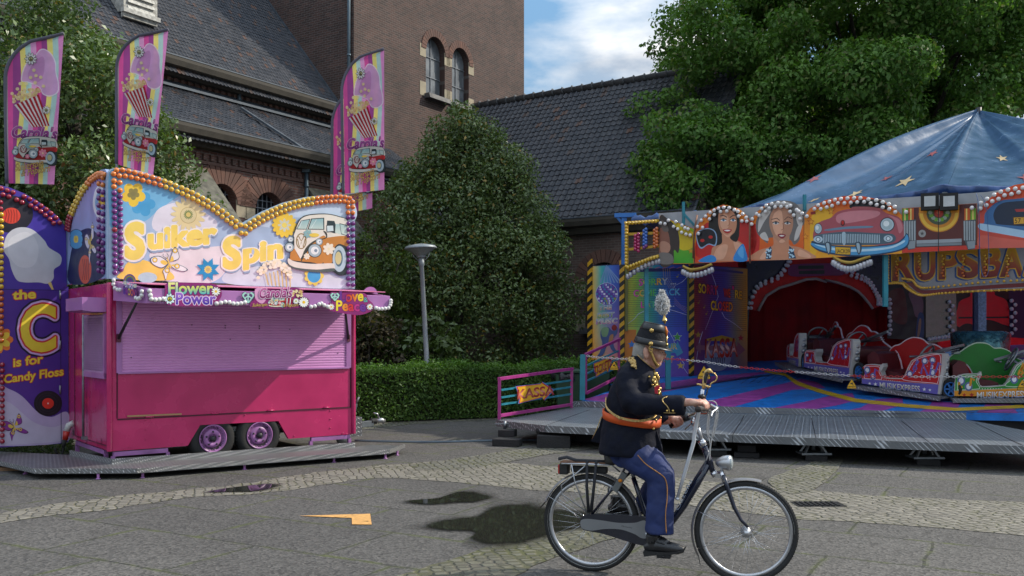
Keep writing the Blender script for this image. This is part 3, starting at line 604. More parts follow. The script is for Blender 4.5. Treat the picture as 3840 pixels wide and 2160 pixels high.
def leaf_mesh(name, C, cols, size, m, parent, seed=0, up=.35, out=None, droop=0, aspect=.5, offset=None):
    g = np.random.default_rng(seed); n = len(C)
    nr = g.normal(size=(n, 3)); nr[:, 2] += up*2
    if out is not None: nr += out*1.1
    nr /= np.linalg.norm(nr, axis=1, keepdims=True)
    t = g.normal(size=(n, 3)); t[:, 2] -= droop*2; t -= nr*(t*nr).sum(1, keepdims=True); t /= np.linalg.norm(t, axis=1, keepdims=True)+1e-9
    s = np.cross(nr, t); sz = (size*g.uniform(.5, 1.45, n))[:, None]
    v = np.stack([C-t*sz*.5, C+s*sz*aspect*.5+nr*sz*.10-t*sz*.05, C+t*sz*.55-nr*sz*.08, C-s*sz*aspect*.5+nr*sz*.10-t*sz*.05], 1).reshape(-1, 3)
    if offset is not None: v = v-np.array(offset)
    me = bpy.data.meshes.new(name); me.vertices.add(4*n); me.vertices.foreach_set('co', v.astype(np.float32).ravel())
    me.loops.add(4*n); me.loops.foreach_set('vertex_index', np.arange(4*n, dtype=np.int32)); me.polygons.add(n); me.polygons.foreach_set('loop_start', np.arange(0, 4*n, 4, dtype=np.int32))
    me.materials.append(m); me.update(calc_edges=True); me.validate()
    a = me.color_attributes.new('Col', 'FLOAT_COLOR', 'POINT'); cc = np.ones((4*n, 4), np.float32); cc[:, :3] = np.repeat(cols, 4, 0); a.data.foreach_set('color', cc.ravel())
    o = bpy.data.objects.new(name, me); COL.objects.link(o); o.parent = parent; return o
def clump_cloud(clumps, per, seed, flat=.8):
    g = np.random.default_rng(seed); pts = []; outs = []; ids = []
    for i, (x, y, z, r) in enumerate(clumps):
        k = max(4, int(per*r*r)); d = g.normal(size=(k, 3)); d /= np.linalg.norm(d, axis=1, keepdims=True); rr = r*g.uniform(.25, 1, (k, 1))**.55
        p = d*rr*np.array([1, 1, flat]); pts.append(p+np.array([x, y, z])); outs.append(d); ids += [i]*k
    return np.vstack(pts), np.vstack(outs), np.array(ids)
def ell_clumps(c, r, n, cr, seed, low=-1, shape=None, shell=.55):
    g = random.Random(seed); out = []
    while len(out) < n:
        d = V((g.gauss(0, 1), g.gauss(0, 1), g.gauss(0, 1))).normalized(); k = shell+(1-shell)*g.random()
        p = V((d.x*r[0], d.y*r[1], d.z*r[2]))*k
        if d.z < low: continue
        if shape: p = shape(p, g)
        out.append((c[0]+p.x, c[1]+p.y, c[2]+p.z, cr*g.uniform(.6, 1.35)))
    return out
def colvar(ids, nclump, n, seed, a, b, yel=0, hi=None):
    g = np.random.default_rng(seed); base = g.uniform(0, 1, nclump)[ids]*.45+g.uniform(0, 1, n)*.55
    c = np.array(a)[None]*(1-base[:, None])+np.array(b)[None]*base[:, None]
    if yel:
        k = g.random(n) < yel; c[k] = np.array(hi or (.28, .19, .03))*g.uniform(.6, 1.1, (k.sum(), 1))
    return c.astype(np.float32)
BARK = mat('bark', (.045, .036, .028), .9, var=.4, vscale=8, bump=.8, bscale=20)
def tree(name, base, label, clumps, per, size, ca, cb, seed, yel=0, hi=None, m=None, up=.3, droop=0, trunk=None, limbs=14, cat='tree', aspect=.5, flat=.8, group=None):
    t = thing(name, base, label, cat, group)
    if trunk:
        r0, top = trunk; tb = MB(); g = random.Random(seed); b0 = V(base); tp = V(top)
        pts = [b0+(tp-b0)*f+V((g.uniform(-.12, .12), g.uniform(-.12, .12), 0))*(1 if 0 < f < 1 else 0) for f in (0, .2, .4, .6, .8, 1)]
        tb.tube(pts, [r0*1.25, r0, r0*.85, r0*.65, r0*.45, r0*.2], 12)
        for i in range(limbs):
            c = V(g.choice(clumps)[:3]); f = g.uniform(.3, .85); s = b0+(tp-b0)*f; md = s.lerp(c, .5)+V((0, 0, g.uniform(-.2, .35)))
            tb.tube([s, md, c], [r0*.42*(1.1-f), r0*.25*(1.1-f), .018], 7)
        tb.build('trunk', BARK, t)
    C, O, ids = clump_cloud(clumps, per, seed, flat)
    leaf_mesh('crown', C, colvar(ids, len(clumps), len(C), seed, ca, cb, yel, hi), size, m, t, seed, up, O, droop, aspect, offset=base)
    return t
LEAF_G = leafmat('glossy_leaf', .36, .2, .5); LEAF_M = leafmat('soft_leaf', .55, .32, .35)
# holly-like tree left, behind the kiosk
cl = ell_clumps((-7.5, 16.1, 4.3), (2.2, 1.5, 4.0), 260, .5, 11)
cl += [(P(px, py, 16.2).x, 16.2, P(px, py, 16.2).z, .36) for px, py in ((640, 480), (668, 515), (600, 560), (650, 560), (560, 640), (610, 690), (540, 700), (350, 250), (330, 340), (420, 160), (70, 40), (200, 20))]
cl = [c for c in cl if CX+F*(c[0]+c[3]*.8)/c[1] < 345+.72*max(0, HY-F*(c[2]-CH)/c[1])]
tree('holly_tree', (-7.5, 16.1, 0), 'dense dark green glossy tree behind the flags at the left edge', cl, 1050, .092, (.056, .10, .032), (.15, .225, .07), 21, .035, (.22, .16, .03), LEAF_G, trunk=(.22, (-7.5, 16.1, 6.5)))
# big conical holly in the middle
def cone(p, g):
    h = (p.z+3.2)/6.6; k = 1.1-.66*max(0, h)**1.7
    return V((p.x*k+.25*max(0, h)*1.0, p.y*k, p.z))
cl = ell_clumps((-1.35, 23.2, 3.6), (2.9, 1.9, 3.55), 270, .55, 12, shape=cone)
cl += [(P(px, py, 22.6).x, 22.6, P(px, py, 22.6).z, r) for px, py, r in ((1735, 420, .38), (1700, 400, .22), (1745, 470, .5), (1640, 460, .3), (1620, 500, .32), (1840, 520, .42), (1800, 500, .3), (1560, 640, .45), (1470, 730, .4), (1950, 640, .4), (1990, 760, .45), (1440, 850, .5), (2040, 860, .45), (2070, 1000, .5), (2075, 1130, .5), (2085, 1230, .5), (2060, 1310, .5))]
tree('holly_tree', (-1.35, 23.2, 0), 'large conical dark evergreen between the kiosk and the ride, behind the lamp post', cl, 1150, .092, (.062, .10, .034), (.16, .225, .075), 31, .05, (.26, .18, .03), LEAF_G, trunk=(.2, (-1.3, 23.2, 6.5)))
# linden on the right
cl = ell_clumps((10.6, 27.5, 10.2), (7.0, 5.0, 6.0), 420, .9, 14, shell=.45)
cl += [(P(px, py, 25.5).x, 25.5+rnd.uniform(-1, 1), P(px, py, 25.5).z, r) for px, py, r in ((2480, 560, .7), (2440, 640, .5), (2430, 740, .5), (2560, 690, .7), (2500, 770, .55), (2600, 430, .6), (2570, 330, .6), (2640, 250, .6), (2600, 130, .5), (2660, 60, .7), (2615, 40, .35), (2590, 15, .3), (2720, 160, .8), (2560, 560, .7), (2700, 760, .8), (2850, 770, .8), (2460, 690, .4), (2420, 560, .35))]
cl += [(P(px, py, 24.5).x, 24.5+rnd.uniform(-1, 1.5), P(px, py, 24.5).z, rnd.uniform(.5, .8)) for px, py in [(x+rnd.uniform(-40, 40), y+rnd.uniform(-30, 30)) for x in range(2470, 3300, 95) for y in range(500, 800, 75)]+[(x+rnd.uniform(-25, 25), y+rnd.uniform(-20, 20)) for x in range(2425, 2760, 52) for y in range(470, 800, 52) if x > 2560-abs(y-640)*-.35-110]]
cl = [c for c in cl if c[2] > 4.6]
tree('linden_tree', (11.5, 28, 0), 'huge leafy linden tree rising behind the blue tent roof', cl, 880, .125, (.055, .13, .026), (.145, .275, .052), 41, .10, (.20, .24, .08), LEAF_M, up=.5, droop=.5, trunk=(.42, (11.2, 28, 13)), limbs=40, aspect=.62, flat=.62)
# lower shrubs right of the kiosk
def shrub(base, r, n, per, size, ca, cb, seed, label, yel=0, hi=None, m=LEAF_M, **k):
    tree('shrub', (base[0], base[1], 0), label, ell_clumps((base[0], base[1], base[2]), r, n, .3, seed), per, size, ca, cb, seed, yel, hi, m, cat='shrub', **k)
shrub((-3.1, 21.0, 2.0), (1.0, .8, 1.9), 60, 900, .11, (.06, .10, .02), (.13, .19, .04), 51, 'light green willowy shrub just right of the pink kiosk', trunk=(.07, (-3.1, 21, 2.6)), aspect=.3)
shrub((-3.2, 20.2, 1.5), (.85, .5, .75), 40, 900, .10, (.05, .05, .025), (.10, .075, .05), 52, 'reddish brown leaved shrub above the hedge beside the kiosk', trunk=(.05, (-3.2, 20.2, 1.8)))
shrub((-2.3, 20.6, 1.35), (1.1, .5, 1.0), 50, 700, .15, (.05, .085, .02), (.10, .15, .04), 53, 'broad leaved green laurel shrub behind the lamp post', m=LEAF_G, trunk=(.05, (-2.3, 20.6, 1.8)))
# clipped hedge
def hedge():
    a, b = V((-4.6, 17.6, 0)), V((2.6, 20.7, 0)); d = (b-a); ln = d.length; d.normalize(); n = V((d.y, -d.x, 0)); g = np.random.default_rng(5)
    k = 34000; u = g.uniform(0, ln, k); face = g.random(k); w = np.where(face < .55, .42+g.normal(0, .035, k), g.uniform(-.42, .45, k)); z = np.where(face < .55, g.uniform(.03, 1.04, k), 1.0+g.normal(0, .05, k)+g.exponential(.03, k)+.05*np.sin(u*2.3)+.03*np.sin(u*7))
    C = np.array(a)[None]+u[:, None]*np.array(d)[None]+w[:, None]*np.array(n)[None]; C[:, 2] = z
    O = np.where((face < .55)[:, None], np.array(n)[None], np.array([[0, 0, 1.]]))
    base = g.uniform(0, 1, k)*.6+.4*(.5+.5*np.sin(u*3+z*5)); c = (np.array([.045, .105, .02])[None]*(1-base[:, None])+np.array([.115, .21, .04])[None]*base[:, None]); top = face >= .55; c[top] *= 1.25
    t = thing('hedge', a+d*ln/2, 'long low clipped green hedge behind the lamp post', 'hedge')
    leaf_mesh('foliage', C, c.astype(np.float32), .058, LEAF_M, t, 6, .1, O, offset=t.location)
    m = MB(); m.obox(a+d*ln/2+UP*.48, d*ln/2, n*.36, UP*.47); m.build('branches', mat('hedge_core', (.02, .026, .012), .95, var=.5, bump=1), t)
hedge()
# ground plants
def tuft(name, label, px, py, n, size, spread, hgt, ca, cb, seed, cat='plant', aspect=.35, kind=None):
    b = G(px, py); g = np.random.default_rng(seed); C = np.zeros((n, 3)); r = spread*np.sqrt(g.random(n)); t = g.uniform(0, 6.28, n)
    C[:, 0] = b.x+r*np.cos(t); C[:, 1] = b.y+r*np.sin(t)*.6; C[:, 2] = g.uniform(.03, hgt, n)*(1-.4*r/spread)
    th = thing(name, b, label, cat); base = g.random((n, 1)); leaf_mesh('leaves', C, (np.array(ca)*(1-base)+np.array(cb)*base).astype(np.float32), size, LEAF_M, th, seed, .2, None, -.4, aspect, offset=b)
    s = MB()
    for i in range(9): s.tube([b, b+V((rnd.uniform(-.5, .5)*spread, rnd.uniform(-.3, .3)*spread, hgt*rnd.uniform(.5, .95)))], [.008, .003], 5, col=(.1, .15, .03))
    s.build('stem', mat('green_stem', (.07, .10, .025), .6), th)
tuft('weed_plant', 'tall leafy green weed in front of the hedge near the trailer coupling', 1512, 1572, 90, .15, .26, .85, (.07, .13, .02), (.13, .20, .04), 61)
tuft('weed_plant', 'low bright green weed beside the foot of the lamp post', 1690, 1566, 60, .10, .22, .25, (.09, .16, .02), (.14, .22, .04), 62)
def cover(name, pts, n, size, h, ca, cb, seed):
    g = random.Random(seed); C = []
    w = [G(x, y) for x, y in pts]
    while len(C) < n:
        a, b = g.random(), g.random(); p = (w[0].lerp(w[1], a)).lerp(w[3].lerp(w[2], a), b); C.append((p.x, p.y, g.uniform(.01, h)))
    g2 = np.random.default_rng(seed); base = g2.random((n, 1))
    o = leaf_mesh(name, np.array(C), (np.array(ca)*(1-base)+np.array(cb)*base).astype(np.float32), size, LEAF_M, None, seed, .8, None, -.3, .3); tag(o, kind='stuff'); return o
tag(cover('grass', [(1680, 1570), (1960, 1560), (1960, 1545), (1680, 1548)], 2600, .09, .16, (.07, .10, .02), (.15, .17, .05), 71), 'rough grass along the foot of the hedge', 'grass')
tag(cover('ground_cover', [(-300, 1735), (275, 1705), (275, 1660), (-300, 1680)], 3500, .06, .12, (.02, .04, .012), (.07, .10, .03), 72), 'low ivy and weeds under the purple panel', 'ground cover')
tag(cover('dead_leaves', [(1300, 1590), (2000, 1562), (2000, 1550), (1300, 1570)], 260, .05, .012, (.10, .06, .02), (.2, .13, .05), 73), 'dry leaves scattered at the foot of the hedge', 'leaves')
# street lamp
b = G(1612, 1568); tp = P(1577, 925, b.y)
lp = thing('street_lamp', b, 'grey street lamp with saucer shaped shade in front of the hedge', 'street lamp'); ax_ = (tp-b).normalized(); H = (tp-b).length
GM = mat('grey_lamp_paint', (.27, .30, .32), .45, .3, var=.1)
m = MB(); m.lathe(b, ax_, [(.075, 0), (.075, .5), (.07, 1.05), (.052, 1.1), (.044, H-.40), (.06, H-.38), (.06, H-.24)], 16); m.build('pole', GM, lp)
m = MB(); m.lathe(b+ax_*(H-.24), ax_, [(.06, 0), (.10, .03), (.10, .05)], 20); 
for s in (-1, 1): m.tube([b+ax_*(H-.3)+V((.05*s, 0, 0)), b+ax_*(H-.2)+V((.15*s, 0, 0)), b+ax_*(H-.09)+V((.18*s, 0, 0))], .011, 6)
m.build('bracket', GM, lp)
m = MB(); m.lathe(b+ax_*(H-.2), ax_, [(.09, 0), (.13, .04), (.22, .10), (.30, .15), (.31, .16)], 28); m.build('lens', mat('frosted_glass', (.30, .34, .33), .25, var=.05), lp)
m = MB(); m.lathe(b+ax_*(H-.05), ax_, [(.325, 0), (.335, .02), (.30, .06), (.12, .10), (0, .11)], 28); m.build('lamp_shade', GM, lp)
# ================================================================ PINK KIOSK TRAILER
c1 = Crop(0, 600, .483); c2 = Crop(400, 600, .4141); c3 = Crop(0, 1050, .5522); c4 = Crop(900, 1050, .5521)
TA = V((-4.96, 11.5, 0)); tf = V((.783, .622, 0)); nf = V((.622, -.783, 0)); TL_ = 3.38; TW = 2.09
TF = Pl(TA, nf); TE = Pl(TA, -tf); TB = TA+tf*TL_
PINK = mat('pink_paint', (.52, .022, .13), .22, var=.16, vscale=2.5, coat=.35, spec=.5); LIL = mat('lilac_paint', (.42, .17, .43), .38, var=.14, vscale=3, coat=.2); LILD = mat('lilac_steel', (.36, .15, .38), .45, var=.3)
CHR = mat('brushed_steel', (.42, .43, .44), .32, .85, var=.2); BLK = mat('black_rubber', (.018, .018, .018), .75, var=.4, bump=.2); DKS = mat('dark_steel', (.06, .06, .065), .5, .6); GALV = mat('galvanised_steel', (.30, .32, .34), .45, .8, var=.3, vscale=15)
def treadplate(name='tread_plate', k=(22, 22), col=(.36, .37, .38)):
    if name in MATS: return MATS[name]
    m, nt, b, N, L = newmat(name); tc = N('ShaderNodeTexCoord'); mp = N('ShaderNodeMapping'); mp.inputs['Rotation'].default_value = (0, 0, 1.1); L(tc.outputs['Object'], mp.inputs[0])
    # two families of short raised bars in a checker
    sep = N('ShaderNodeSeparateXYZ'); L(mp.outputs[0], sep.inputs[0])
    def M(op, a, bb=None):
        n = N('ShaderNodeMath'); n.operation = op
        for i, x in enumerate((a, bb)):
            if x is None: continue
            if isinstance(x, (int, float)): n.inputs[i].default_value = x
            else: L(x, n.inputs[i])
        return n.outputs[0]
    u = M('MULTIPLY', M('ADD', sep.outputs[0], M('MULTIPLY', sep.outputs[2], .7)), k[0]); v = M('MULTIPLY', M('ADD', sep.outputs[1], M('MULTIPLY', sep.outputs[2], .7)), k[1])
    fu = M('SUBTRACT', M('FRACT', u), .5); fv = M('SUBTRACT', M('FRACT', v), .5)
    ch = M('MODULO', M('ADD', M('FLOOR', u), M('FLOOR', v)), 2); ch = M('ABSOLUTE', ch)
    p = M('ADD', fu, fv); q = M('SUBTRACT', fu, fv)
    d1 = M('ADD', M('MULTIPLY', M('ABSOLUTE', p), .9), M('MULTIPLY', M('ABSOLUTE', q), 3.2)); d2_ = M('ADD', M('MULTIPLY', M('ABSOLUTE', q), .9), M('MULTIPLY', M('ABSOLUTE', p), 3.2))
    mx = N('ShaderNodeMix'); L(ch, mx.inputs[0]); L(d1, mx.inputs[2]); L(d2_, mx.inputs[3])
    h = N('ShaderNodeMapRange'); h.inputs[1].default_value = .35; h.inputs[2].default_value = .75; h.inputs[3].default_value = 1; h.inputs[4].default_value = 0; L(mx.outputs[0], h.inputs[0])
    bp = N('ShaderNodeBump'); bp.inputs['Strength'].default_value = .45; bp.inputs['Distance'].default_value = .006; L(h.outputs[0], bp.inputs['Height']); L(bp.outputs[0], b.inputs['Normal'])
    cm = N('ShaderNodeMix'); cm.data_type = 'RGBA'; cm.inputs[6].default_value = (*[x*.42 for x in col], 1); cm.inputs[7].default_value = (*[min(1, x*1.5) for x in col], 1); L(h.outputs[0], cm.inputs[0])
    n = N('ShaderNodeTexNoise'); n.inputs['Scale'].default_value = 4; n.inputs['Detail'].default_value = 6; L(tc.outputs['Object'], n.inputs[0]); r = N('ShaderNodeMapRange'); r.inputs[3].default_value = .6; r.inputs[4].default_value = 1.2; L(n.outputs[0], r.inputs[0])
    m2 = N('ShaderNodeMix'); m2.data_type = 'RGBA'; m2.blend_type = 'MULTIPLY'; m2.inputs[0].default_value = 1; L(cm.outputs[2], m2.inputs[6]); L(r.outputs[0], m2.inputs[7]); L(m2.outputs[2], b.inputs['Base Color'])
    b.inputs['Metallic'].default_value = .35; b.inputs['Roughness'].default_value = .38; MATS[name] = m; return m
kiosk = thing('food_trailer', (TA+TB)/2, 'pink candy floss trailer with closed lilac shutter and painted sign board on top', 'trailer')
def T(u, w, z): return TA+tf*u-nf*w+UP*z                  # along the front, back into the body, up
def tl(px, py, off=0): h = TF.hit(px, py, off)-TA; return h.dot(tf), h.z
# body shell: front outline with wheel arch
zt = 2.33
notch = [tl(*c3(1275, 1150)), tl(*c3(1360, 985)), tl(*c4(262, 958)), tl(*c4(330, 1088))]
fo = [(0, .25), (notch[0][0], .25), (notch[1][0], notch[1][1]), (notch[2][0], notch[2][1]), (notch[3][0], .245), (TL_, .245), (TL_, zt), (0, zt)]
m = MB(); m.prism([T(u, 0, z) for u, z in fo], -nf*.05)
m.obox(T(-.0+.03, TW/2+.03, (zt+.25)/2), tf*.03, nf*(TW/2-.025), UP*(zt-.25)/2); m.obox(T(TL_-.03, TW/2+.03, (zt+.25)/2), tf*.03, nf*(TW/2-.025), UP*(zt-.25)/2)
m.obox(T(TL_/2, TW, (zt+.25)/2), tf*(TL_/2-.07), nf*.03, UP*(zt-.25)/2); m.obox(T(TL_/2, TW/2, zt-.03), tf*(TL_/2-.065), nf*(TW/2-.06), UP*.03)
for u in (0, TL_): m.tube([T(u, .0, .25), T(u, 0, zt)], .035, 12)
body = m.build('body', PINK, kiosk, bevel=.006)
m = MB(); m.obox(T(TL_/2, TW/2, .42), tf*(TL_/2-.08), nf*(TW/2-.10), UP*.03); m.obox(T((notch[0][0]+notch[3][0])/2, .5, .60), tf*(notch[3][0]-notch[0][0])/2, nf*.02, UP*.22)
m.build('wheel_housing', mat('grey_wheel_housing', (.22, .22, .21), .7, var=.3), kiosk)
m = MB()
for w in (.35, 1.75): m.obox(T(TL_/2, w, .34), tf*(TL_/2), nf*.03, UP*.04)
m.build('chassis', DKS, kiosk)
# counter flap line, lip and stickers of dirt
m = MB(); y0 = tl(*c3(795, 940)); y1 = tl(*c4(750, 870))
m.obox(T((y0[0]+y1[0])/2, -.004, (y0[1]+y1[1])/2), tf*(y1[0]-y0[0])/2, nf*.006, UP*.008); m.obox(T(y0[0], -.004, (y0[1]+1.25)/2), tf*.006, nf*.006, UP*(1.25-y0[1])/2); m.obox(T(y1[0], -.004, (y1[1]+1.25)/2), tf*.006, nf*.006, UP*(1.25-y0[1])/2)
m.build('panel_gap', mat('dark_joint', (.06, .005, .02), .7), kiosk)
m = MB(); a = tl(*c3(862, 925)); b = tl(*c3(1230, 910)); m.bar(T(a[0], -.012, a[1]), T(b[0], -.012, b[1]), .012, .02); m.build('edge_trim', mat('bare_wood_edge', (.42, .25, .12), .7), kiosk)
m = MB()
for t in (.12, .38, .62, .88): u = y0[0]+(y1[0]-y0[0])*t; m.cut(); m.tube([T(u-.05, -.014, y0[1]+.0), T(u+.05, -.014, y0[1])], .011, 8)
m.build('hinge', PINK, kiosk)
m = MB()
for cc, pts in ((c3, [(988, 950), (988, 1015), (988, 1082), (876, 1135), (1235, 1112), (1270, 1122), (1662, 917), (842, 1150)]), (c4, [(32, 917), (612, 888), (612, 945), (612, 1005), (695, 1042), (722, 1048), (368, 1060)])):
    for p in pts: u, z = tl(*cc(*p)); m.ball(T(u, -.003, z), .011, 6)
m.build('rivets', PINK, kiosk)
# roller shutter
sx0 = tl(*c3(826, 600))[0]; sx1 = tl(*c4(716, 600))[0]; sb = tl(*c3(1000, 628))[1]
m = MB(); z = sb; n = 0; vs = []; fs = []
prof = []
while z < 2.27: prof += [(.004, z), (.010, z+.008), (.010, z+.026), (.004, z+.034)]; z += .036
for d, z in prof: vs += [T(sx0, -.004-d, z), T(sx1, -.004-d, z)]
fs = [(2*i, 2*i+1, 2*i+3, 2*i+2) for i in range(len(prof)-1)]
m.add(vs, fs); m.build('shutter', mat('lilac_shutter', (.70, .31, .64), .36, var=.10, vscale=2), kiosk)
m = MB(); m.obox(T((tl(*c3(788, 600))[0]+sx0)/2, -.012, (sb+2.3)/2), tf*(sx0-tl(*c3(788, 600))[0])/2, nf*.014, UP*(2.3-sb)/2); m.obox(T((sx1+tl(*c4(750, 600))[0])/2, -.012, (sb+2.3)/2), tf*(tl(*c4(750, 600))[0]-sx1)/2, nf*.014, UP*(2.3-sb)/2); m.obox(T((sx0+sx1)/2, -.016, sb+.0), tf*(sx1-sx0+.1)/2, nf*.018, UP*.012)
m.build('shutter_guide', LIL, kiosk, bevel=.003)
m = MB()
for cc, p in ((c3, (1526, 310)), (c3, (1526, 325)), (c3, (1300, 305)), (c3, (1758, 315)), (c3, (1758, 330)), (c3, (1560, 402)), (c4, (128, 312)), (c4, (128, 328)), (c4, (335, 335)), (c4, (663, 495)), (c3, (888, 527)), (c4, (738, 532))): u, z = tl(*cc(*p)); m.ball(T(u, -.018, z), .008, 6)
m.build('bolts', DKS, kiosk)
# side hatch on the end wall
def E(w, p, z): return TA-nf*w-tf*p+UP*z               # along the end wall going back, outwards, up
def te(px, py): h = TE.hit(px, py)-TA; return -h.dot(nf), h.z
w0 = te(*c3(730, 400))[0]; w1 = te(*c3(590, 400))[0]; hz0 = te(*c3(660, 660))[1]; hz1 = te(*c3(660, 232))[1]
m = MB(); n = 24; wa, wb = w0+.06, w1-.04
for i in range(n): z = hz0+.07+(hz1-hz0-.1)*i/n; m.obox(E((wa+wb)/2, .03, z+.02), nf*(wb-wa)/2, tf*.012+UP*.006, UP*.024)
hat = m.build('side_shutter', mat('lilac_slats', (.45, .24, .45), .45), kiosk)
m = MB(); m.obox(E(w0+.03, .02, (hz0+hz1)/2), nf*.03, tf*.02, UP*(hz1-hz0)/2); m.obox(E(w1-.02, .02, (hz0+hz1)/2), nf*.02, tf*.02, UP*(hz1-hz0)/2); m.obox(E((w0+w1)/2, .024, hz0+.03), nf*(w1-w0)/2, tf*.022, UP*.035); m.build('frame', LIL, hat)
b1 = te(*c3(722, 170)); b2 = te(*c3(497, 170)); zz1 = te(*c3(660, 128))[1]; zz0 = te(*c3(660, 222))[1]
m = MB(); prof = [(0, zz1), (.30, zz1), (.30, zz1-.16), (.17, zz0), (0, zz0)]
bw = .8; wst = w0-.02
m.prism([E(wst, p, z) for p, z in prof], -nf*bw); m.build('shutter_box', LIL, kiosk, bevel=.004)
m = MB(); wz = te(*c3(590, 700))[0]; m.tube([E(wz, .045, hz1+.0), E(wz, .045, .34)], .016, 8); m.obox(E(wz, .03, .33), nf*.05, tf*.03, UP*.02); m.build('door_bar', GALV, kiosk)
m = MB(); we = te(*c3(510, 700))[0]; dz = .31
for a, b in (((w0, dz), (we, dz)), ((we, dz), (we, 2.2)), ((w0, dz), (w0, hz0))): m.bar(E(a[0], .002, a[1]), E(b[0], .002, b[1]), .008, .012, up=tf)
m.build('door_gap', MATS['dark_joint'], kiosk)
# power plug and cable
m = MB(); pb = TE.hit(*c3(470, 985), .05); m.tube([pb+V((.06, 0, .03)), pb, pb+V((-.03, -.02, -.08))], [.04, .045, .04], 10); plug = m.build('power_inlet', mat('white_plastic', (.6, .6, .58), .4), kiosk)
m = MB(); m.tube([pb+V((-.025, -.02, -.085)), pb+V((-.045, -.03, -.20)), ], [.046, .036], 12); m.build('plug', mat('red_plastic', (.5, .03, .02), .35), plug)
m = MB(); q = pb+V((-.045, -.03, -.2)); m.tube([q, q+V((-.02, -.01, -.1))], [.036, .02], 10); gq = q+V((-.10, -.08, -.75)); m.tube(spline([tuple(q), tuple(q+V((-.05, -.02, -.25))), (gq.x, gq.y, .14)], 6, False), .014, 8); m.build('cable', BLK, plug)
# lilac support frames and wheels
def stand(a, b, side): 
    m = MB(); m.bar(a+UP*.21, b+UP*.21, .05, .055)
    for p in (a, b): m.bar(p, p+UP*.185, .045, .045, up=tf)
    m.build('support_frame', LILD, kiosk)
stand(T(.05, .03, 0), T(notch[0][0]-.25, .03, 0), 0); stand(T(notch[3][0]+.35, .03, 0), T(TL_-.05, .03, 0), 0); stand(E(.3, -.04, 0), E(1.7, -.04, 0), 1)
def wheel(px, nm='wheel'):
    u, z = px; c = T(u, .0, max(.32, z)); ax = nf; r = .315
    m = MB(); m.lathe(c-nf*.2, ax, [(.18, .0), (.27, -.0), (.305, .03), (r, .06), (r, .13), (.30, .17), (.27, .195), (.19, .19), (.175, .17)], 36)
    for k in range(40):
        t = 2*math.pi*k/40; e = tf*math.cos(t)+UP*math.sin(t); m.obox(c-nf*.105+e*(r+.001), nf*.05, e.cross(nf)*.008, e*.005)
    w = thing_part = m.build('wheel', BLK, kiosk)
    m = MB(); m.lathe(c-nf*.2, ax, [(.178, .17), (.186, .198), (.172, .198), (.155, .15), (.135, .145), (.11, .185), (.07, .19), (.055, .165), (0.0, .165)], 32)
    for k in range(14): t = 2*math.pi*k/14; e = tf*math.cos(t)+UP*math.sin(t); m.ball(c-nf*.03+e*.16, .014, 6)
    m.build('rim', LILD, w)
    m = MB(); m.lathe(c-nf*.04, ax, [(.04, 0), (.035, .05), (.015, .06), (0, .06)], 12)
    for k in range(5): t = 2*math.pi*k/5+.3; e = tf*math.cos(t)+UP*math.sin(t); m.lathe(c-nf*.02+e*.09, ax, [(.013, 0), (.013, .02), (0, .022)], 6)
    m.build('hub_bolts', DKS, w)
wheel(tl(*c3(1448, 1135))); wheel(tl(*c4(136, 1120)))
# drawbar with hitch and brake lever
h0 = T(TL_, .9, .45); m = MB(); d = tf
for w in (.55, 1.25): m.bar(T(TL_-.05, w, .24), T(TL_+.62, .9, .27), .05, .09)
m.bar(T(TL_+.5, .9, .27), T(TL_+.84, .9, .29), .08, .09); m.build('drawbar', mat('dull_galvanised', (.16, .18, .19), .55, .5, var=.4), kiosk, bevel=.004)
m = MB(); m.lathe(T(TL_+.80, .9, .32), tf, [(.04, 0), (.05, .02), (.038, .04), (.05, .06), (.038, .08), (.05, .10)], 12); m.build('bellows', BLK, kiosk)
m = MB(); m.tube([T(TL_+.9, .9, .32), T(TL_+1.0, .9, .33), T(TL_+1.05, .9, .30)], [.03, .038, .042], 10); m.tube([T(TL_+.96, .9, .36), T(TL_+.93, .9, .43), T(TL_+.86, .9, .45)], .014, 8); m.build('coupling', CHR, kiosk)
m = MB(); m.bar(T(TL_+.42, .82, .3), T(TL_+.5, .82, .62), .03, .045, up=tf); m.tube([T(TL_+.5, .82, .62), T(TL_+.55, .82, .72)], .016, 8); m.build('brake_lever', MATS['dull_galvanised'], kiosk)
m = MB(); m.tube([T(TL_+.26, .9, .06), T(TL_+.26, .9, .78)], .03, 10); m.tube([T(TL_+.26, .9, .78), T(TL_+.26, .9, .85), T(TL_+.2, .88, .87)], .011, 6); m.lathe(T(TL_+.26, .84, .1), nf, [(.1, 0), (.1, .05)], 16); m.build('jockey_wheel', MATS['dull_galvanised'], kiosk)
m = MB(); m.obox(T(TL_+.12, .45, .33), tf*.11, nf*.3, UP*.14); m.build('tool_box', treadplate('tread_plate'), kiosk)
# ---- awning flap with its decorated valance
FP = 1.0; AO = TA+nf*FP; TBp = Pl(AO, nf)
def bl(px, py): h = TBp.hit(px, py)-AO; return h.dot(tf), h.z
ua = bl(*c2(352, 1180))[0]; ub = bl(*c4(1015, 130))[0]; bz1 = bl(*c2(1200, 1190))[1]; bz0 = bz1-.17
def B(u, p, z): return TA+tf*u+nf*p+UP*z
m = MB(); m.prism([B(.03, .02, zt+.02), B(TL_-.03, .02, zt+.02), B(ub, FP, bz1), B(ua, FP, bz1)], UP*-.03)
m.obox(B((ua+ub)/2, FP+.004, (bz0+bz1)/2), tf*(ub-ua)/2, nf*.012, UP*(bz1-bz0)/2)
m.prism([B(.03, .05, zt), B(ua, FP, bz1), B(ua, FP, bz0), B(.03, .05, zt-.22)], tf*.02); m.prism([B(TL_-.03, .05, zt), B(ub, FP, bz1), B(ub, FP, bz0), B(TL_-.03, .05, zt-.2)], tf*-.02)
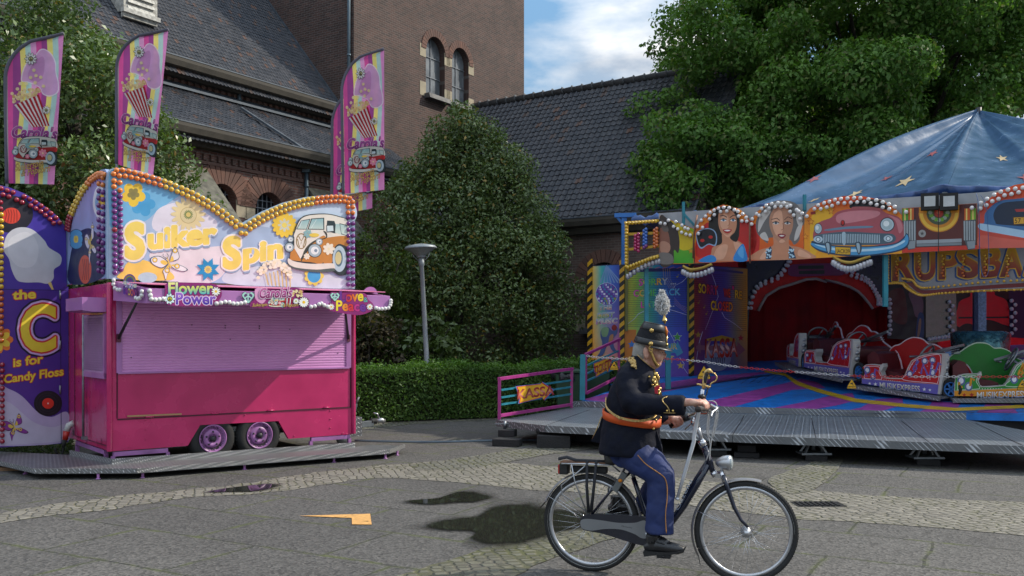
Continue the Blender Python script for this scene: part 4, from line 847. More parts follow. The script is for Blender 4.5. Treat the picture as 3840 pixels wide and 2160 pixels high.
m.mi = 1; m.obox(B((ua+ub)/2, FP*.5, (zt+bz1)/2+.03), tf*(ub-ua)/2*.98, nf*.45-UP*.03, UP*.006)
awn = m.build('awning', [LIL, mat('pink_awning_top', (.62, .16, .30), .35)], kiosk, bevel=.003)
m = MB()
m.tube([TF.hit(*c3(805, 395), .03), B(ua+.05, FP*.72, bz1-.02)], [.02, .012], 8); m.cut(); m.tube([TF.hit(*c4(735, 395), .03), B(ub-.55, FP*.72, bz1-.02)], [.02, .012], 8); m.build('gas_strut', DKS, kiosk)
m = MB()
for p in (TF.hit(*c3(805, 395), .02), TF.hit(*c4(735, 395), .02)): m.cut(); m.obox(p, tf*.025, nf*.02, UP*.05)
m.build('strut_bracket', mat('maroon_steel', (.12, .02, .05), .5), kiosk)
# bulbs
def bulb_mesh(name, r, cap, base=None, n=10):
    m = MB(); m.lathe((0, 0, 0), (0, 0, 1), [(r*.9, 0), (r*.9, r*.35), (r, r*.4), (r*1.0, r*.75), (r*.78, r*1.15), (r*.35, r*1.38), (0, r*1.42)], n)
    me = m.build(name, cap); return me
def glow(name, c): return mat(name, c, .12, var=.1, spec=.7, coat=.6)
BM = {'amber': glow('amber_bulb', (.75, .20, .015)), 'yellow': glow('yellow_bulb', (.68, .42, .02)), 'purple': glow('purple_bulb', (.16, .018, .20)), 'red': glow('red_bulb', (.30, .01, .03)), 'white': glow('clear_bulb', (.78, .75, .73)), 'gold': glow('gold_bulb', (.62, .33, .01)), 'orange': glow('orange_bulb', (.55, .12, .01))}
BPROTO = {}
def bulbs(parent, items, r=.03, limit=100, pl=None, off=.0):
    # items: (pixel, kind) on plane pl; each bulb a part of its board, those past the limit in one mesh
    rest = MB(); kinds = sorted({k for _, k in items}); off0 = V((0, 0, 0)); q = parent
    while q is not None: off0 += q.location; q = q.parent
    rot = pl.n.to_track_quat('Z', 'Y'); order = sorted(range(len(items)), key=lambda i: -items[i][0][1]) if len(items) > limit else range(len(items))
    for cnt, i in enumerate(order):
        (px, py), kd = items[i]; p = pl.hit(px, py, off)
        if cnt < limit:
            key = (kd, round(r, 4))
            if key not in BPROTO:
                o = bulb_mesh('bulb', r, BM[kd]); BPROTO[key] = o.data; bpy.data.objects.remove(o)
            o = bpy.data.objects.new('bulb', BPROTO[key]); COL.objects.link(o); o.parent = parent; o.location = p-off0; o.rotation_euler = rot.to_euler()
        else:
            rest.mi = kinds.index(kd); rest.lathe(p, pl.n, [(r*.9, 0), (r, r*.4), (r, r*.75), (r*.78, r*1.15), (r*.35, r*1.38), (0, r*1.42)], 8)
    if rest.v: tag(rest.build('bulbs', [BM[k] for k in kinds], parent), kind='stuff')
def P_(cc, l): return [cc(*p) for p in l]
vb = [(x, y) for x, y in [(330, 1185), (328, 1215), (322, 1240), (385, 1185), (392, 1225), (400, 1258), (437, 1265), (472, 1262), (508, 1258), (990, 1300), (1030, 1294), (1068, 1286), (1106, 1290), (1142, 1300), (1178, 1302), (1212, 1298), (1246, 1290), (1845, 1330), (1880, 1324), (1918, 1306), (1940, 1300), (1965, 1316), (1995, 1328)]]
bulbs(awn, [(c2(*p), 'white') for p in vb[3:]]+[(c4(*p), 'white') for p in [(918, 190), (938, 196), (960, 196), (982, 194), (1004, 190), (1016, 172), (1020, 155), (1020, 140)]], .028, 100, TBp, .02)
sp_ = Pl(B(.03, .05, 0), (B(ua, FP, 0)-B(.03, .05, 0)).cross(UP))
bulbs(awn, [(c2(*p), 'white') for p in [(75, 1090), (72, 1125), (85, 1160), (108, 1175), (132, 1175), (275, 1250), (295, 1258), (312, 1250), (328, 1225), (330, 1190)]], .026, 100, sp_, .02)
# valance plaques
def plaque(name, pl, draw, off=.03):
    a = Art(pl, off=off); draw(a); return a.mb.build(name, PAINT, awn)
W_ = hexc('f2f0ea'); PURP = hexc('6a2a8c'); DKP = hexc('8e1f6e'); HOT = hexc('c02a80')
def daisy(a, x, y, r, n=10, cen='f0c020'): a.flower(x, y, r*1.1, n, hexc('2a2a3a'), .2); a.flower(x, y, r, n, W_, .17, hexc(cen), .3)
def peace(a, x, y, r, col, bg=None, w=None):
    w = w or r*.22
    if bg: a.ell(x, y, r, r, bg, 20)
    a.ring(x, y, r, r, w, col, 20); a.line([(x, y-r), (x, y+r)], w, col); a.line([(x, y), (x-r*.7, y+r*.7)], w, col); a.line([(x, y), (x+r*.7, y+r*.7)], w, col)
def heart(a, x, y, r, col): a.smooth([(x, y-r*.35), (x+r*.5, y-r*.8), (x+r, y-r*.3), (x+r*.6, y+r*.35), (x, y+r), (x-r*.6, y+r*.35), (x-r, y-r*.3), (x-r*.5, y-r*.8)], col)
def flower_power(a):
    a.smooth(c2([(550, 1115), (760, 1110), (960, 1120), (1030, 1170), (1040, 1230), (1000, 1290), (960, 1320), (760, 1325), (600, 1320), (530, 1290), (530, 1190)]), DKP)
    a.text('Flower', c2(562, 1212), c2(960, 1210), 42, vgrad('57b0b8', '9fcf80', 'f0e060', 'f6f0a0'), [(.07, hexc('3a1f6a'))], off=.035)
    a.text('Power', c2(630, 1305), c2(985, 1306), 42, vgrad('3a2a9a', '7a4ab8', 'a070c8'), [(.07, hexc('f0d8f0')), (.05, hexc('3a1f6a'))], off=.035)
    daisy(a, *c2(990, 1190), 17); a.flower(*c2(572, 1258), 21, 9, hexc('2a3a5a'), .25); a.flower(*c2(572, 1258), 20, 9, hexc('d8eef0'), .22); peace(a, *c2(572, 1258), 10, hexc('201a10'), hexc('c8c040'))
plaque('flower_power_plaque', TBp, flower_power)
def bus(a, f, body, roof, chrome, deco):
    q = lambda pts: [f(x, y) for x, y in pts]
    a.smooth(q([(1700, 640), (1735, 555), (1780, 508), (1870, 488), (2000, 486), (2110, 510), (2185, 550), (2190, 700), (2190, 1000), (2110, 1045), (2040, 1010), (1900, 1010), (1720, 985), (1650, 955), (1645, 900), (1670, 850), (1690, 740)]), hexc('2c3436'), 5)
    a.smooth(q([(1712, 636), (1745, 555), (1790, 515), (1870, 497), (2000, 494), (2110, 518), (2180, 555), (2182, 720), (1980, 700), (1800, 690), (1700, 700)]), roof, 5)
    for w in ([(1716, 628), (1760, 548), (1846, 532), (1812, 630)], [(1818, 630), (1852, 530), (1970, 522), (1972, 632)], [(1990, 640), (1996, 548), (2062, 552), (2100, 662), (2060, 664)], [(2108, 572), (2178, 590), (2180, 690), (2124, 672)]):
        a.poly(q(w), hexc('26363a')); cx = sum(p[0] for p in w)/4; cy = sum(p[1] for p in w)/4
        a.poly(q([(cx+(x-cx)*.86, cy+(y-cy)*.86) for x, y in w]), uv2(hexc('8ab8bc'), hexc('c8d8cc'), q([(0, 530)])[0][1], q([(0, 640)])[0][1]))
    a.line(q([(1770, 548), (1745, 615)]), 1.6, hexc('e0ece8')); a.line(q([(1900, 540), (1850, 620)]), 1.6, hexc('e0ece8'))
    a.smooth(q([(1985, 705), (2180, 690), (2182, 780), (2100, 760), (2045, 830), (2040, 930), (1960, 925), (1960, 720)]), body, 5)
    a.smooth(q([(1680, 780), (1700, 800), (1770, 900), (1860, 760), (1980, 690), (1962, 925), (1850, 925), (1700, 910), (1660, 890)]), body, 5)
    a.poly(q([(1700, 700), (1960, 680), (1860, 745), (1800, 820), (1755, 895), (1700, 800)]), roof)
    a.smooth(q([(1960, 640), (1985, 700), (1880, 730), (1800, 800), (1760, 905), (1772, 906), (1815, 810), (1890, 742), (1990, 708), (1992, 660)]), hexc('3a3a30'), 4)
    for x, y, r in ((1762, 735, 58),):
        a.ell(*f(x, y), abs(f(x+48, y)[0]-f(x, y)[0]), abs(f(x, y+72)[1]-f(x, y)[1]), hexc('6a5428')); a.ell(*f(x, y), abs(f(x+42, y)[0]-f(x, y)[0]), abs(f(x, y+66)[1]-f(x, y)[1]), roof)
        wl = abs(f(9, 0)[0]-f(0, 0)[0]); cc = chrome
        a.line(q([(1738, 690), (1762, 735), (1788, 690)]), wl, cc); a.line(q([(1728, 715), (1745, 790), (1762, 742), (1780, 790), (1798, 715)]), wl, cc); a.ring(*f(x, y), abs(f(x+48, y)[0]-f(x, y)[0]), abs(f(x, y+72)[1]-f(x, y)[1]), wl, cc)
    for x, y, r in ((1665, 718, 26), (1655, 790, 40), (1925, 740, 30), (1885, 820, 58)):
        R = abs(f(x+r, y)[0]-f(x, y)[0]); a.ell(*f(x, y), R*1.08, R*1.08, hexc('2c3436')); a.ell(*f(x, y), R*.98, R*.98, hexc('a8b8bc')); a.ell(*f(x, y), R*.62, R*.62, hexc('e8ece8')); a.ell(*f(x+r*.15, y), R*.25, R*.25, hexc('8090a0'))
    R = abs(f(72, 0)[0]-f(0, 0)[0]); R2 = abs(f(0, 138)[1]-f(0, 0)[1])
    a.ell(*f(2120, 905), R, R2, hexc('2a3438')); a.ell(*f(2108, 895), R*.86, R2*.86, hexc('b8ccd4')); a.ell(*f(2102, 890), R*.5, R2*.55, hexc('5a7480')); a.ell(*f(2098, 888), R*.4, R2*.42, hexc('d4c890'))
    a.smooth(q([(1645, 890), (1700, 918), (1850, 940), (2040, 935), (2062, 950), (2055, 990), (1900, 1000), (1720, 975), (1648, 940)]), roof, 4); a.smooth(q([(1648, 945), (1720, 975), (1900, 992), (2055, 980), (2050, 1008), (1900, 1018), (1720, 990), (1650, 960)]), hexc('56605c'), 4)
    a.poly(q([(1990, 590), (2056, 588), (2062, 650), (1994, 655)]), hexc('2c3436')); a.poly(q([(1995, 596), (2050, 594), (2055, 642), (1998, 648)]), hexc('d0e0e0'))
    for x, y, r in ((2012, 805, 55), (1812, 872, 30)): R = abs(f(x+r, y)[0]-f(x, y)[0]); a.flower(*f(x, y), R, 7, deco, .3, hexc('f0e0b0'), .2)
    a.flower(*f(1822, 668), abs(f(40, 0)[0]-f(0, 0)[0]), 7, hexc('88b0b0'), .3); a.ell(*f(1880, 680), abs(f(45, 0)[0]-f(0, 0)[0]), abs(f(0, 18)[1]-f(0, 0)[1]), hexc('e8c850'))
def uv2(ca, cb, y0, y1): return lambda x, y: mixc(ca, cb, min(1, max(0, (y-y0)/(y1-y0))))
def bmap(x0, y0, x1, y1): return lambda x, y: (x0+(x-1620)/560*(x1-x0), y0+(y-486)/560*(y1-y0))
def bucket(a, q, k=6):
    a.poly(q([(120, 712), (330, 620), (420, 885), (270, 900)]), hexc('b01c28'))
    for i in range(6):
        t0, t1 = (i+.05)/6, (i+.5)/6; A_ = lambda t: (120+210*t, 712-92*t); B_ = lambda t: (270+150*t, 900-15*t)
        a.poly(q([A_(t0), A_(t1), B_(t1), B_(t0)]), hexc('ece8e4'))
    g = random.Random(3); s0 = a.step; a.step *= .1
    for i in range(70):
        t = g.random(); h = g.uniform(0, 95)*(1-abs(t-.35)); x, y = 110+230*t+g.uniform(-8, 8), 700-92*t-h; a.ell(*q([(x, y)])[0], *[abs(v) for v in (q([(13, 0)])[0][0]-q([(0, 0)])[0][0], q([(13, 0)])[0][0]-q([(0, 0)])[0][0])], mixc(hexc('f4e8b8'), hexc('d8b070'), g.random()), 7)
    for x, y in ((290, 415), (308, 462), (348, 475), (262, 478), (370, 550), (105, 615), (150, 575), (175, 530), (225, 530), (300, 520)): a.ell(*q([(x, y)])[0], abs(q([(16, 0)])[0][0]-q([(0, 0)])[0][0]), abs(q([(15, 0)])[0][0]-q([(0, 0)])[0][0]), hexc('efe0a8'), 7)
    a.step = s0
def carola(a):
    a.smooth(c2([(1345, 1160), (1420, 1165), (1560, 1175), (1690, 1155), (1780, 1180), (1770, 1235), (1830, 1260), (1820, 1325), (1720, 1340), (1500, 1345), (1320, 1335), (1300, 1300), (1340, 1250)]), DKP)
    a.smooth(c2([(1350, 1165), (1420, 1165), (1450, 1200), (1440, 1270), (1400, 1300), (1345, 1250)]), hexc('e0a0c8'))
    f = bmap(*c2(1462, 1235), *c2(1612, 1340)); bus(a, f, hexc('b03028'), hexc('e8dcc0'), hexc('a05050'), hexc('f0b0b8'))
    for i in range(5): a.poly(c2([(1615+i*16, 1250), (1623+i*16, 1250), (1620+i*13, 1330), (1614+i*13, 1330)]), hexc('c02830') if i % 2 == 0 else W_)
    g = random.Random(5)
    for i in range(34): a.ell(*c2(1650+g.random()*120, 1180+g.random()*55), 4.5, 4, mixc(hexc('f2e4b4'), hexc('d6aa60'), g.random()), 7)
    a.text("Carola's", c2(1385, 1250), c2(1680, 1240), 36, vgrad('7a1f5a', 'b0408c', 'd070a8'), [(.06, hexc('f0d0e8')), (.04, hexc('501040'))], shear=.25, off=.02)
    a.text('Suikerspin', c2(1320, 1328), c2(1455, 1322), 12, hexc('e0c060'), [(.03, hexc('3a2010'))], shear=.3); a.text('& Popcorn', c2(1600, 1330), c2(1735, 1325), 12, hexc('e0c060'), [(.03, hexc('3a2010'))], shear=.3)
    daisy(a, *c2(1785, 1288), 19, 14); daisy(a, *c2(1715, 1278), 11, 12, 'b0c040')
    heart(a, *c2(1282, 1240), 25, hexc('2a2a3a')); heart(a, *c2(1282, 1240), 23, hexc('a8d8cc')); heart(a, *c2(1282, 1240), 16, hexc('5a3a6a')); a.line(c2([(1282, 1205), (1280, 1280)]), 4.5, hexc('a8d8cc')); a.line(c2([(1282, 1230), (1245, 1255)]), 4.5, hexc('a8d8cc')); a.line(c2([(1282, 1230), (1318, 1255)]), 4.5, hexc('a8d8cc'))
plaque('carola_plaque', TBp, carola)
def love(a):
    a.smooth(c4([(615, 85), (680, 85), (840, 88), (870, 130), (905, 165), (900, 205), (830, 235), (760, 235), (640, 215), (600, 200), (600, 160), (625, 150)]), DKP)
    a.text('Love', c4(680, 148), c4(836, 140), 38, steps('6a2a90', 'd03030', 'e87820', 'f0d030'), [(.06, hexc('4a1050'))], off=.045)
    a.text('Peace', c4(655, 206), c4(852, 212), 37, steps('f0d830', 'e89020', 'd03030', 'c02880', '6a2a90'), [(.06, hexc('4a1050'))], off=.045)
    a.text('&', c4(840, 150), c4(868, 150), 18, hexc('58b8b0'), [(.04, hexc('2a1040'))])
    daisy(a, *c4(620, 182), 12); daisy(a, *c4(882, 182), 12)
    heart(a, *c4(645, 112), 19, hexc('2a2a3a')); heart(a, *c4(645, 112), 17, hexc('a8d8cc')); heart(a, *c4(645, 112), 11, hexc('5a3a6a')); a.line(c4([(645, 90), (644, 140)]), 3.5, hexc('a8d8cc')); a.line(c4([(645, 108), (620, 122)]), 3.5, hexc('a8d8cc')); a.line(c4([(645, 108), (670, 122)]), 3.5, hexc('a8d8cc'))
plaque('love_peace_plaque', TBp, love)
def stay(a):
    x, y = c2(208, 1105)
    for r, c in ((24, '8a60a8'), (20, 'c8a040'), (16, '508888'), (12, '7a4a90')): a.ell(x, y, r, r*1.25, hexc(c), 20, 0, 180, 360)
    a.poly(c2([(150, 1140), (265, 1150), (275, 1240), (150, 1210)]), hexc('5a2a70'))
    a.text('STAY', c2(168, 1150), c2(246, 1172), 22, hexc('d8d8f0'), [(.05, hexc('2a1a4a'))], off=.03); a.text('GROOVY', c2(150, 1212), c2(278, 1238), 24, steps('6a3aa0', 'a040a0', 'e0c040', 'e07030', 'd04060', '904080'), [(.05, hexc('2a1a4a'))], off=.03)
    daisy(a, *c2(166, 1112), 8); daisy(a, *c2(257, 1140), 8)
plaque('stay_groovy_plaque', sp_, stay, .025)
m = MB(); pc_ = TB+nf*.45
m.prism([TBp.hit(*p, -.35) for p in spline(c4([(840, 95), (850, 65), (880, 47), (915, 55), (935, 90), (930, 105)]), 4)], nf*-.02); m.build('flower_back_plate', LIL, awn)
# ---- painted sign board on the roof
SF = Pl(TA+nf*.03, nf)
so_ = c2([(3, 1075), (3, 200), (8, 120), (30, 85), (70, 72), (130, 72), (200, 80), (330, 105), (500, 165), (700, 245), (870, 320), (1010, 410), (1130, 505), (1215, 578), (1300, 530), (1420, 460), (1600, 385), (1800, 335), (2000, 316), (2130, 315), (2200, 325), (2240, 360), (2248, 400), (2248, 1167)])
m = MB(); m.prism([SF.hit(*p) for p in so_], -nf*.05, col=hexc('9fb6cf'))
sign = m.build('sign_board', PAINT, kiosk, label='painted sign board reading Suiker Spin with a flower bus')
a = Art(SF, off=.003)
ins = c2([(20, 1075), (22, 200), (40, 110), (130, 95), (330, 130), (500, 185), (700, 265), (870, 345), (1010, 435), (1130, 530), (1215, 610), (1300, 560), (1420, 490), (1600, 410), (1800, 360), (2000, 340), (2200, 345), (2232, 400), (2232, 1160)])
a.poly(ins, hexc('a9bdd6'))
a.smooth(c2([(25, 120), (150, 105), (330, 135), (500, 190), (700, 270), (560, 390), (440, 480), (330, 560), (60, 620), (25, 500)]), hexc('74b3d8'), 6)
a.smooth(c2([(440, 480), (560, 400), (760, 380), (900, 480), (1000, 560), (960, 640), (800, 700), (440, 640)]), hexc('e0dbe4')); a.smooth(c2([(420, 830), (900, 790), (1060, 800), (1080, 1000), (900, 1120), (500, 1085), (430, 950)]), hexc('e4d9da'))
a.smooth(c2([(1100, 1010), (1400, 960), (1700, 960), (2100, 1060), (2230, 1160), (1700, 1150), (1100, 1120)]), hexc('d3d8e0')); a.smooth(c2([(1300, 560), (1600, 420), (2000, 350), (2220, 360), (2220, 560), (1700, 520), (1600, 620)]), hexc('c6d6e8'))
a.flower(*c2(330, 400), 46, 5, hexc('4aa0d0'), .42, hexc('4aa0d0'), .4); a.flower(*c2(242, 312), 46, 5, hexc('ecc53c'), .42, None, .3, rot=.3); a.flower(*c2(242, 306), 23, 5, hexc('8d8146'), .42, hexc('857a48'), .4, rot=.3)
a.flower(*c2(740, 490), 66, 16, hexc('e2cf9a'), .14); a.ell(*c2(740, 500), 31, 31, hexc('b8a26a')); a.ell(*c2(740, 500), 29, 29, hexc('d9c998')); a.flower(*c2(740, 495), 18, 16, hexc('7c8a50'), .12, hexc('d9c070'), .5)
a.smooth(c2([(190, 930), (300, 900), (440, 940), (540, 980), (590, 1085), (120, 1075), (150, 1000)]), hexc('f0c860')); a.ell(*c2(370, 1065), 36, 20, hexc('b8cdd2'))
YEL = hexc('f3d768'); SH = hexc('94a8bd')
def bubble(txt, p0, p1, h, seed):
    a.text(txt, (p0[0]+3, p0[1]+12), (p1[0]+3, p1[1]+12), h, SH, [], off=.06)
    a.text(txt, p0, p1, h, YEL, [(.10, hexc('f0e8e2'))], off=.06)
bubble('S', c2(185, 885), c2(325, 870), 122, 1); bubble('uiker', c2(385, 800), c2(985, 745), 74, 2); bubble('S', c2(1070, 975), c2(1200, 962), 108, 3); bubble('pin', c2(1248, 930), c2(1585, 880), 70, 4)
# counters of the closed-up letters
for p in (((540, 705), 5, 14), ((930, 690), 4, 6), ((1325, 830), 5, 11)): a.ell(*c2(*p[0]), p[1], p[2], hexc('b9c6d8'), 12)
def butterfly(a, f, s, wing, spot, line):
    q = lambda pts: [f(x, y) for x, y in pts]
    for w in ([(560, 930), (480, 870), (400, 885), (410, 940), (500, 980)], [(575, 915), (590, 850), (620, 785), (655, 850), (650, 900)], [(570, 950), (600, 960), (660, 950), (735, 990), (700, 1010), (620, 990)], [(560, 950), (510, 1000), (520, 1040), (535, 1090), (550, 1040), (570, 1000)]):
        a.smooth(q(w), line, 5); cx = sum(p[0] for p in w)/len(w); cy = sum(p[1] for p in w)/len(w); a.smooth(q([(cx+(x-cx)*.88, cy+(y-cy)*.88) for x, y in w]), wing, 5); a.smooth(q([(cx*.5+.5*565+(x-cx)*.4, cy*.5+.5*935+(y-cy)*.4) for x, y in w]), spot, 5)
    for x, y in ((437, 905), (620, 820), (638, 962), (548, 1000)): a.ell(*f(x, y), 10*s, 10*s, line, 14); a.ell(*f(x, y), 8.6*s, 8.6*s, spot, 14); a.ell(*f(x, y), 4*s, 4*s, wing, 10)
    a.line(q([(545, 880), (580, 975)]), [3*s, 7*s], spot); a.line(q([(545, 895), (510, 870), (512, 850)]), 2*s, line); a.line(q([(548, 893), (560, 865), (545, 845)]), 2*s, line)
butterfly(a, c2, 1, hexc('e6e4e2'), hexc('ecc85a'), hexc('4c5568'))
a.flower(*c2(918, 992), 46, 8, hexc('2a8fc0'), .42, None, .2, True, .39); a.flower(*c2(918, 992), 15, 12, hexc('e8d06a'), .2, hexc('c8b070'), .5)
a.flower(*c2(1610, 590), 47, 14, hexc('ebc53e'), .22, hexc('ebc53e'), .5); a.flower(*c2(1610, 590), 25, 8, hexc('c9ccba'), .2, hexc('e6cf60'), .4)
a.flower(*c2(1878, 1050), 37, 9, hexc('e8d060'), .3, hexc('e8d060'), .8); a.ell(*c2(1878, 1048), 25, 26, hexc('4aa2d2'))
for i in range(7): a.line(c2([(1440+i*36, 1030-i*9), (1465+i*33, 1135+i*3)]), 3.2, hexc('ddb64e'))
g = random.Random(9)
for i in range(90):
    t = g.random(); a.ell(*c2(1370+t*300, 1000-math.sin(t*3.1)*95+g.random()*70), 7, 6, mixc(hexc('f4eedc'), hexc('ecd9b0'), g.random()), 8)
bus(a, c2, hexc('c58238'), hexc('e6dfd0'), hexc('8e7440'), hexc('f0e4cc'))
a.mb.build('artwork', PAINT, sign)
top = [(85, 95), (140, 93), (195, 102), (250, 115), (305, 130), (355, 143), (412, 158), (465, 175), (520, 193), (570, 211), (620, 232), (675, 253), (722, 275), (770, 295), (818, 320), (865, 346), (912, 371), (957, 400), (1000, 430), (1043, 461), (1085, 492), (1128, 524), (1167, 556), (1208, 590)]
top2 = [(58, 128), (110, 145), (163, 147), (218, 158), (270, 170), (322, 185), (375, 200), (428, 213), (482, 230), (530, 247), (582, 267), (634, 287), (680, 306), (727, 328), (775, 349), (822, 374), (868, 400), (912, 425), (957, 453), (998, 483), (1040, 514), (1082, 547), (1122, 576), (1163, 608)]
rt = [(1252, 600), (1290, 573), (1330, 547), (1370, 523), (1410, 498), (1448, 480), (1488, 460), (1528, 442), (1568, 425), (1610, 410), (1652, 397), (1695, 384), (1737, 375), (1778, 366), (1820, 357), (1862, 350), (1904, 346), (1946, 341), (1988, 337), (2030, 334), (2072, 333), (2114, 333), (2156, 337), (2198, 347), (2222, 382)]
rt2 = [(1297, 626), (1335, 600), (1372, 575), (1412, 552), (1452, 531), (1490, 512), (1530, 491), (1570, 474), (1610, 460), (1650, 447), (1690, 434), (1732, 423), (1774, 412), (1815, 405), (1852, 400), (1894, 390), (1936, 385), (1978, 380), (2020, 377), (2062, 376), (2104, 376), (2144, 376), (2180, 385)]
it = [(p, 'amber' if p[0] < 500 else 'yellow') for p in top+top2]+[(p, 'amber' if p[0] > 1875 else 'yellow') for p in rt+rt2]+[(p, 'yellow') for p in ((1212, 663), (1254, 668))]
it += [(p, 'amber') for p in ((62, 190), (115, 207), (62, 243), (118, 277), (2180, 425), (2224, 428), (2180, 477), (2224, 480))]
for i in range(14): it += [((64+i*.6, 300+i*55.4), 'purple' if i != 6 else 'red')]+([((118+i*.6, 332+i*55), 'purple')] if i < 13 else [])
for i in range(12): it += [((2182, 521+i*55), 'purple'), ((2226, 520+i*55.5), 'purple')]
bulbs(sign, [(c2(*p), k) for p, k in it], .034, 100, SF, .002)
# side part of the sign over the end wall
SE = Pl(TA-tf*.02, -tf)
eo = c1([(518, 968), (516, 560), (520, 480), (545, 400), (590, 300), (650, 190), (720, 115), (785, 75), (815, 70), (832, 100), (833, 915)])
m = MB(); m.prism([SE.hit(*p) for p in eo], tf*.05, col=hexc('8fa6d0')); s2 = m.build('side_sign_board', PAINT, kiosk)
a = Art(SE, off=.003); a.poly(c1([(524, 955), (522, 540), (560, 400), (640, 250), (740, 140), (800, 110), (800, 905)]), uv2(hexc('a08ac8'), hexc('9ab8dc'), 660, 980))
a.smooth(c1([(545, 960), (545, 750), (600, 580), (680, 530), (740, 560), (800, 640), (800, 905)]), hexc('1f2a4e')); a.ell(*c1(660, 850), 24, 54, hexc('d85838'))
for i in range(4): a.line(c1([(640+i*14, 770), (652+i*12, 850), (640+i*16, 930)]), 2.5, hexc('8a2820'))
a.flower(*c1(592, 615), 50, 6, hexc('1c3050'), .36, None, .3, sx=.5); a.flower(*c1(592, 615), 47, 6, hexc('5aa4d4'), .36, hexc('5aa4d4'), .4, sx=.5); a.flower(*c1(590, 615), 18, 6, hexc('e8d050'), .36, hexc('e0b040'), .4, sx=.5)
a.smooth(c1([(720, 330), (745, 220), (800, 200), (800, 470), (740, 420)]), hexc('e8e4f0')); a.smooth(c1([(738, 330), (760, 250), (800, 240), (800, 430), (755, 400)]), hexc('88b0d8')); a.ell(*c1(790, 325), 12, 30, hexc('ecc040'))
butterfly(a, lambda x, y: c1(658+(x-400)*.27, 480+(y-785)*1.1), .6, hexc('dcd4e4'), hexc('e0c060'), hexc('4c4568'))
a.mb.build('artwork', PAINT, s2)
it = []
for t in range(22):
    f = t/21; pts = [(522, 520), (535, 440), (575, 340), (630, 230), (700, 140), (760, 95), (800, 92)]; k = f*6; i = min(5, int(k)); x = pts[i][0]+(pts[i+1][0]-pts[i][0])*(k-i); y = pts[i][1]+(pts[i+1][1]-pts[i][1])*(k-i)
    kd = 'red' if f < .2 else ('yellow' if f < .6 else 'amber'); it += [((x+6, y+14), kd), ((x+24, y+24), kd)]
for i in range(14): it += [((780, 130+i*56), 'amber' if i < 2 else 'purple'), ((812, 140+i*56), 'amber' if i < 2 else 'purple')]
bulbs(s2, [(c1(*p), k) for p, k in it], .034, 100, SE, .002)
# ================================================================ PURPLE PANEL AT THE LEFT EDGE
pd_ = V((.72, .69, 0)).normalized(); PP = Pl((-6.2, 13.05, 0), (pd_.y, -pd_.x, 0))
panel = thing('painted_panel', PP.hit(120, 1670), 'tall purple panel at the left edge reading the C is for Candy Floss', 'sign')
po = [(-420, 700), (-300, 672), (-120, 680), c1(0, 195), c1(80, 215), c1(180, 255), c1(280, 310), c1(370, 375), c1(450, 440), c1(505, 520), c1(515, 560), c3(465, 1100), c3(415, 1112), c3(0, 1137), (-420, 1712)]
m = MB(); m.prism([PP.hit(*p) for p in po], PP.n*-.05, col=hexc('4a3296')); pb = m.build('board', PAINT, panel)
a = Art(PP, off=.003)
def pc(x, y):
    t = min(1, max(0, (y-1100)/560)); r = mixc(hexc('5e2f92'), hexc('7a3092'), t); k = min(1, max(0, (x-150)/100)); return mixc(r, hexc('3a2a86'), k*.8)
a.poly([(-400, 1088), c3(465, 45), c3(465, 1095), c3(0, 1133), (-400, 1700)], pc); a.poly([(-400, 720), (-120, 700), c1(0, 215), c1(170, 270), c1(350, 380), c1(470, 480), c1(505, 560), c1(518, 968), c1(460, 1010), c1(0, 1000), (-400, 1085)], uv2(hexc('4434a0'), hexc('4a3498'), 800, 1080))
a.smooth(c3([(-80, 700), (60, 740), (150, 790), (260, 900), (350, 930), (460, 900), (462, 1092), (0, 1128), (-80, 1100)]), hexc('b9a9cc')); a.smooth(c3([(-80, 820), (60, 830), (220, 960), (350, 1000), (455, 980), (455, 1085), (0, 1120), (-80, 1100)]), hexc('c4bcd2'))
a.ell(*c1(80, 420), 86, 70, hexc('1c1826')); a.ell(*c1(88, 432), 34, 30, hexc('d8402c'))
for i in range(5): a.line(c1([(40+i*22, 385), (52+i*20, 420), (36+i*24, 485)]), 3, hexc('8c2018'))
a.smooth(c1([(30, 700), (45, 600), (100, 540), (180, 522), (260, 545), (345, 625), (380, 680), (470, 740), (470, 810), (420, 850), (415, 920), (370, 960), (300, 950), (190, 950), (130, 930), (90, 850), (70, 770)]), hexc('c9c9d0')); a.smooth(c1([(60, 690), (80, 610), (180, 560), (260, 590), (300, 700), (260, 820), (150, 830), (80, 760)]), hexc('d6d5da')); a.poly(c1([(372, 955), (395, 945), (418, 1005), (402, 1008)]), hexc('d8c070'))
a.line(c1([(0, 1003), (518, 1012)]), 2, hexc('201848')); a.line([c3(410, 60), c3(416, 1110)], 2.5, hexc('281c50'))
a.text('the', c3(88, 132), c3(240, 122), 33, hexc('e8d040'), [(.10, hexc('b82840')), (.06, hexc('d8603a'))], off=.03)
a.text('C', c3(150, 480), c3(370, 470), 165, hexc('e6cc3a'), [(.115, hexc('181430')), (.085, hexc('c8a8d8')), (.055, hexc('c83038')), (.04, hexc('d8703a'))], off=.035)
a.text('is for', c3(92, 590), c3(290, 562), 32, hexc('e8c838'), [(.09, hexc('b82840')), (.05, hexc('d87030'))], off=.03); a.text('Candy Floss', c3(28, 700), c3(430, 646), 30, hexc('e8c838'), [(.09, hexc('b82840')), (.05, hexc('d87030'))], off=.03)
a.ell(*c3(326, 838), 53, 48, hexc('17151d')); a.ring(*c3(326, 838), 44, 40, 2, hexc('2a2832')); a.ring(*c3(326, 838), 34, 31, 2, hexc('2a2832')); a.ell(*c3(326, 838), 22, 20, hexc('dc3424')); a.ell(*c3(326, 838), 3, 3, hexc('e8d8d0'))
a.flower(*c3(-5, 405), 52, 8, hexc('e0762c'), .3); a.flower(*c3(-5, 405), 44, 6, hexc('e8c63c'), .28, rot=.5)
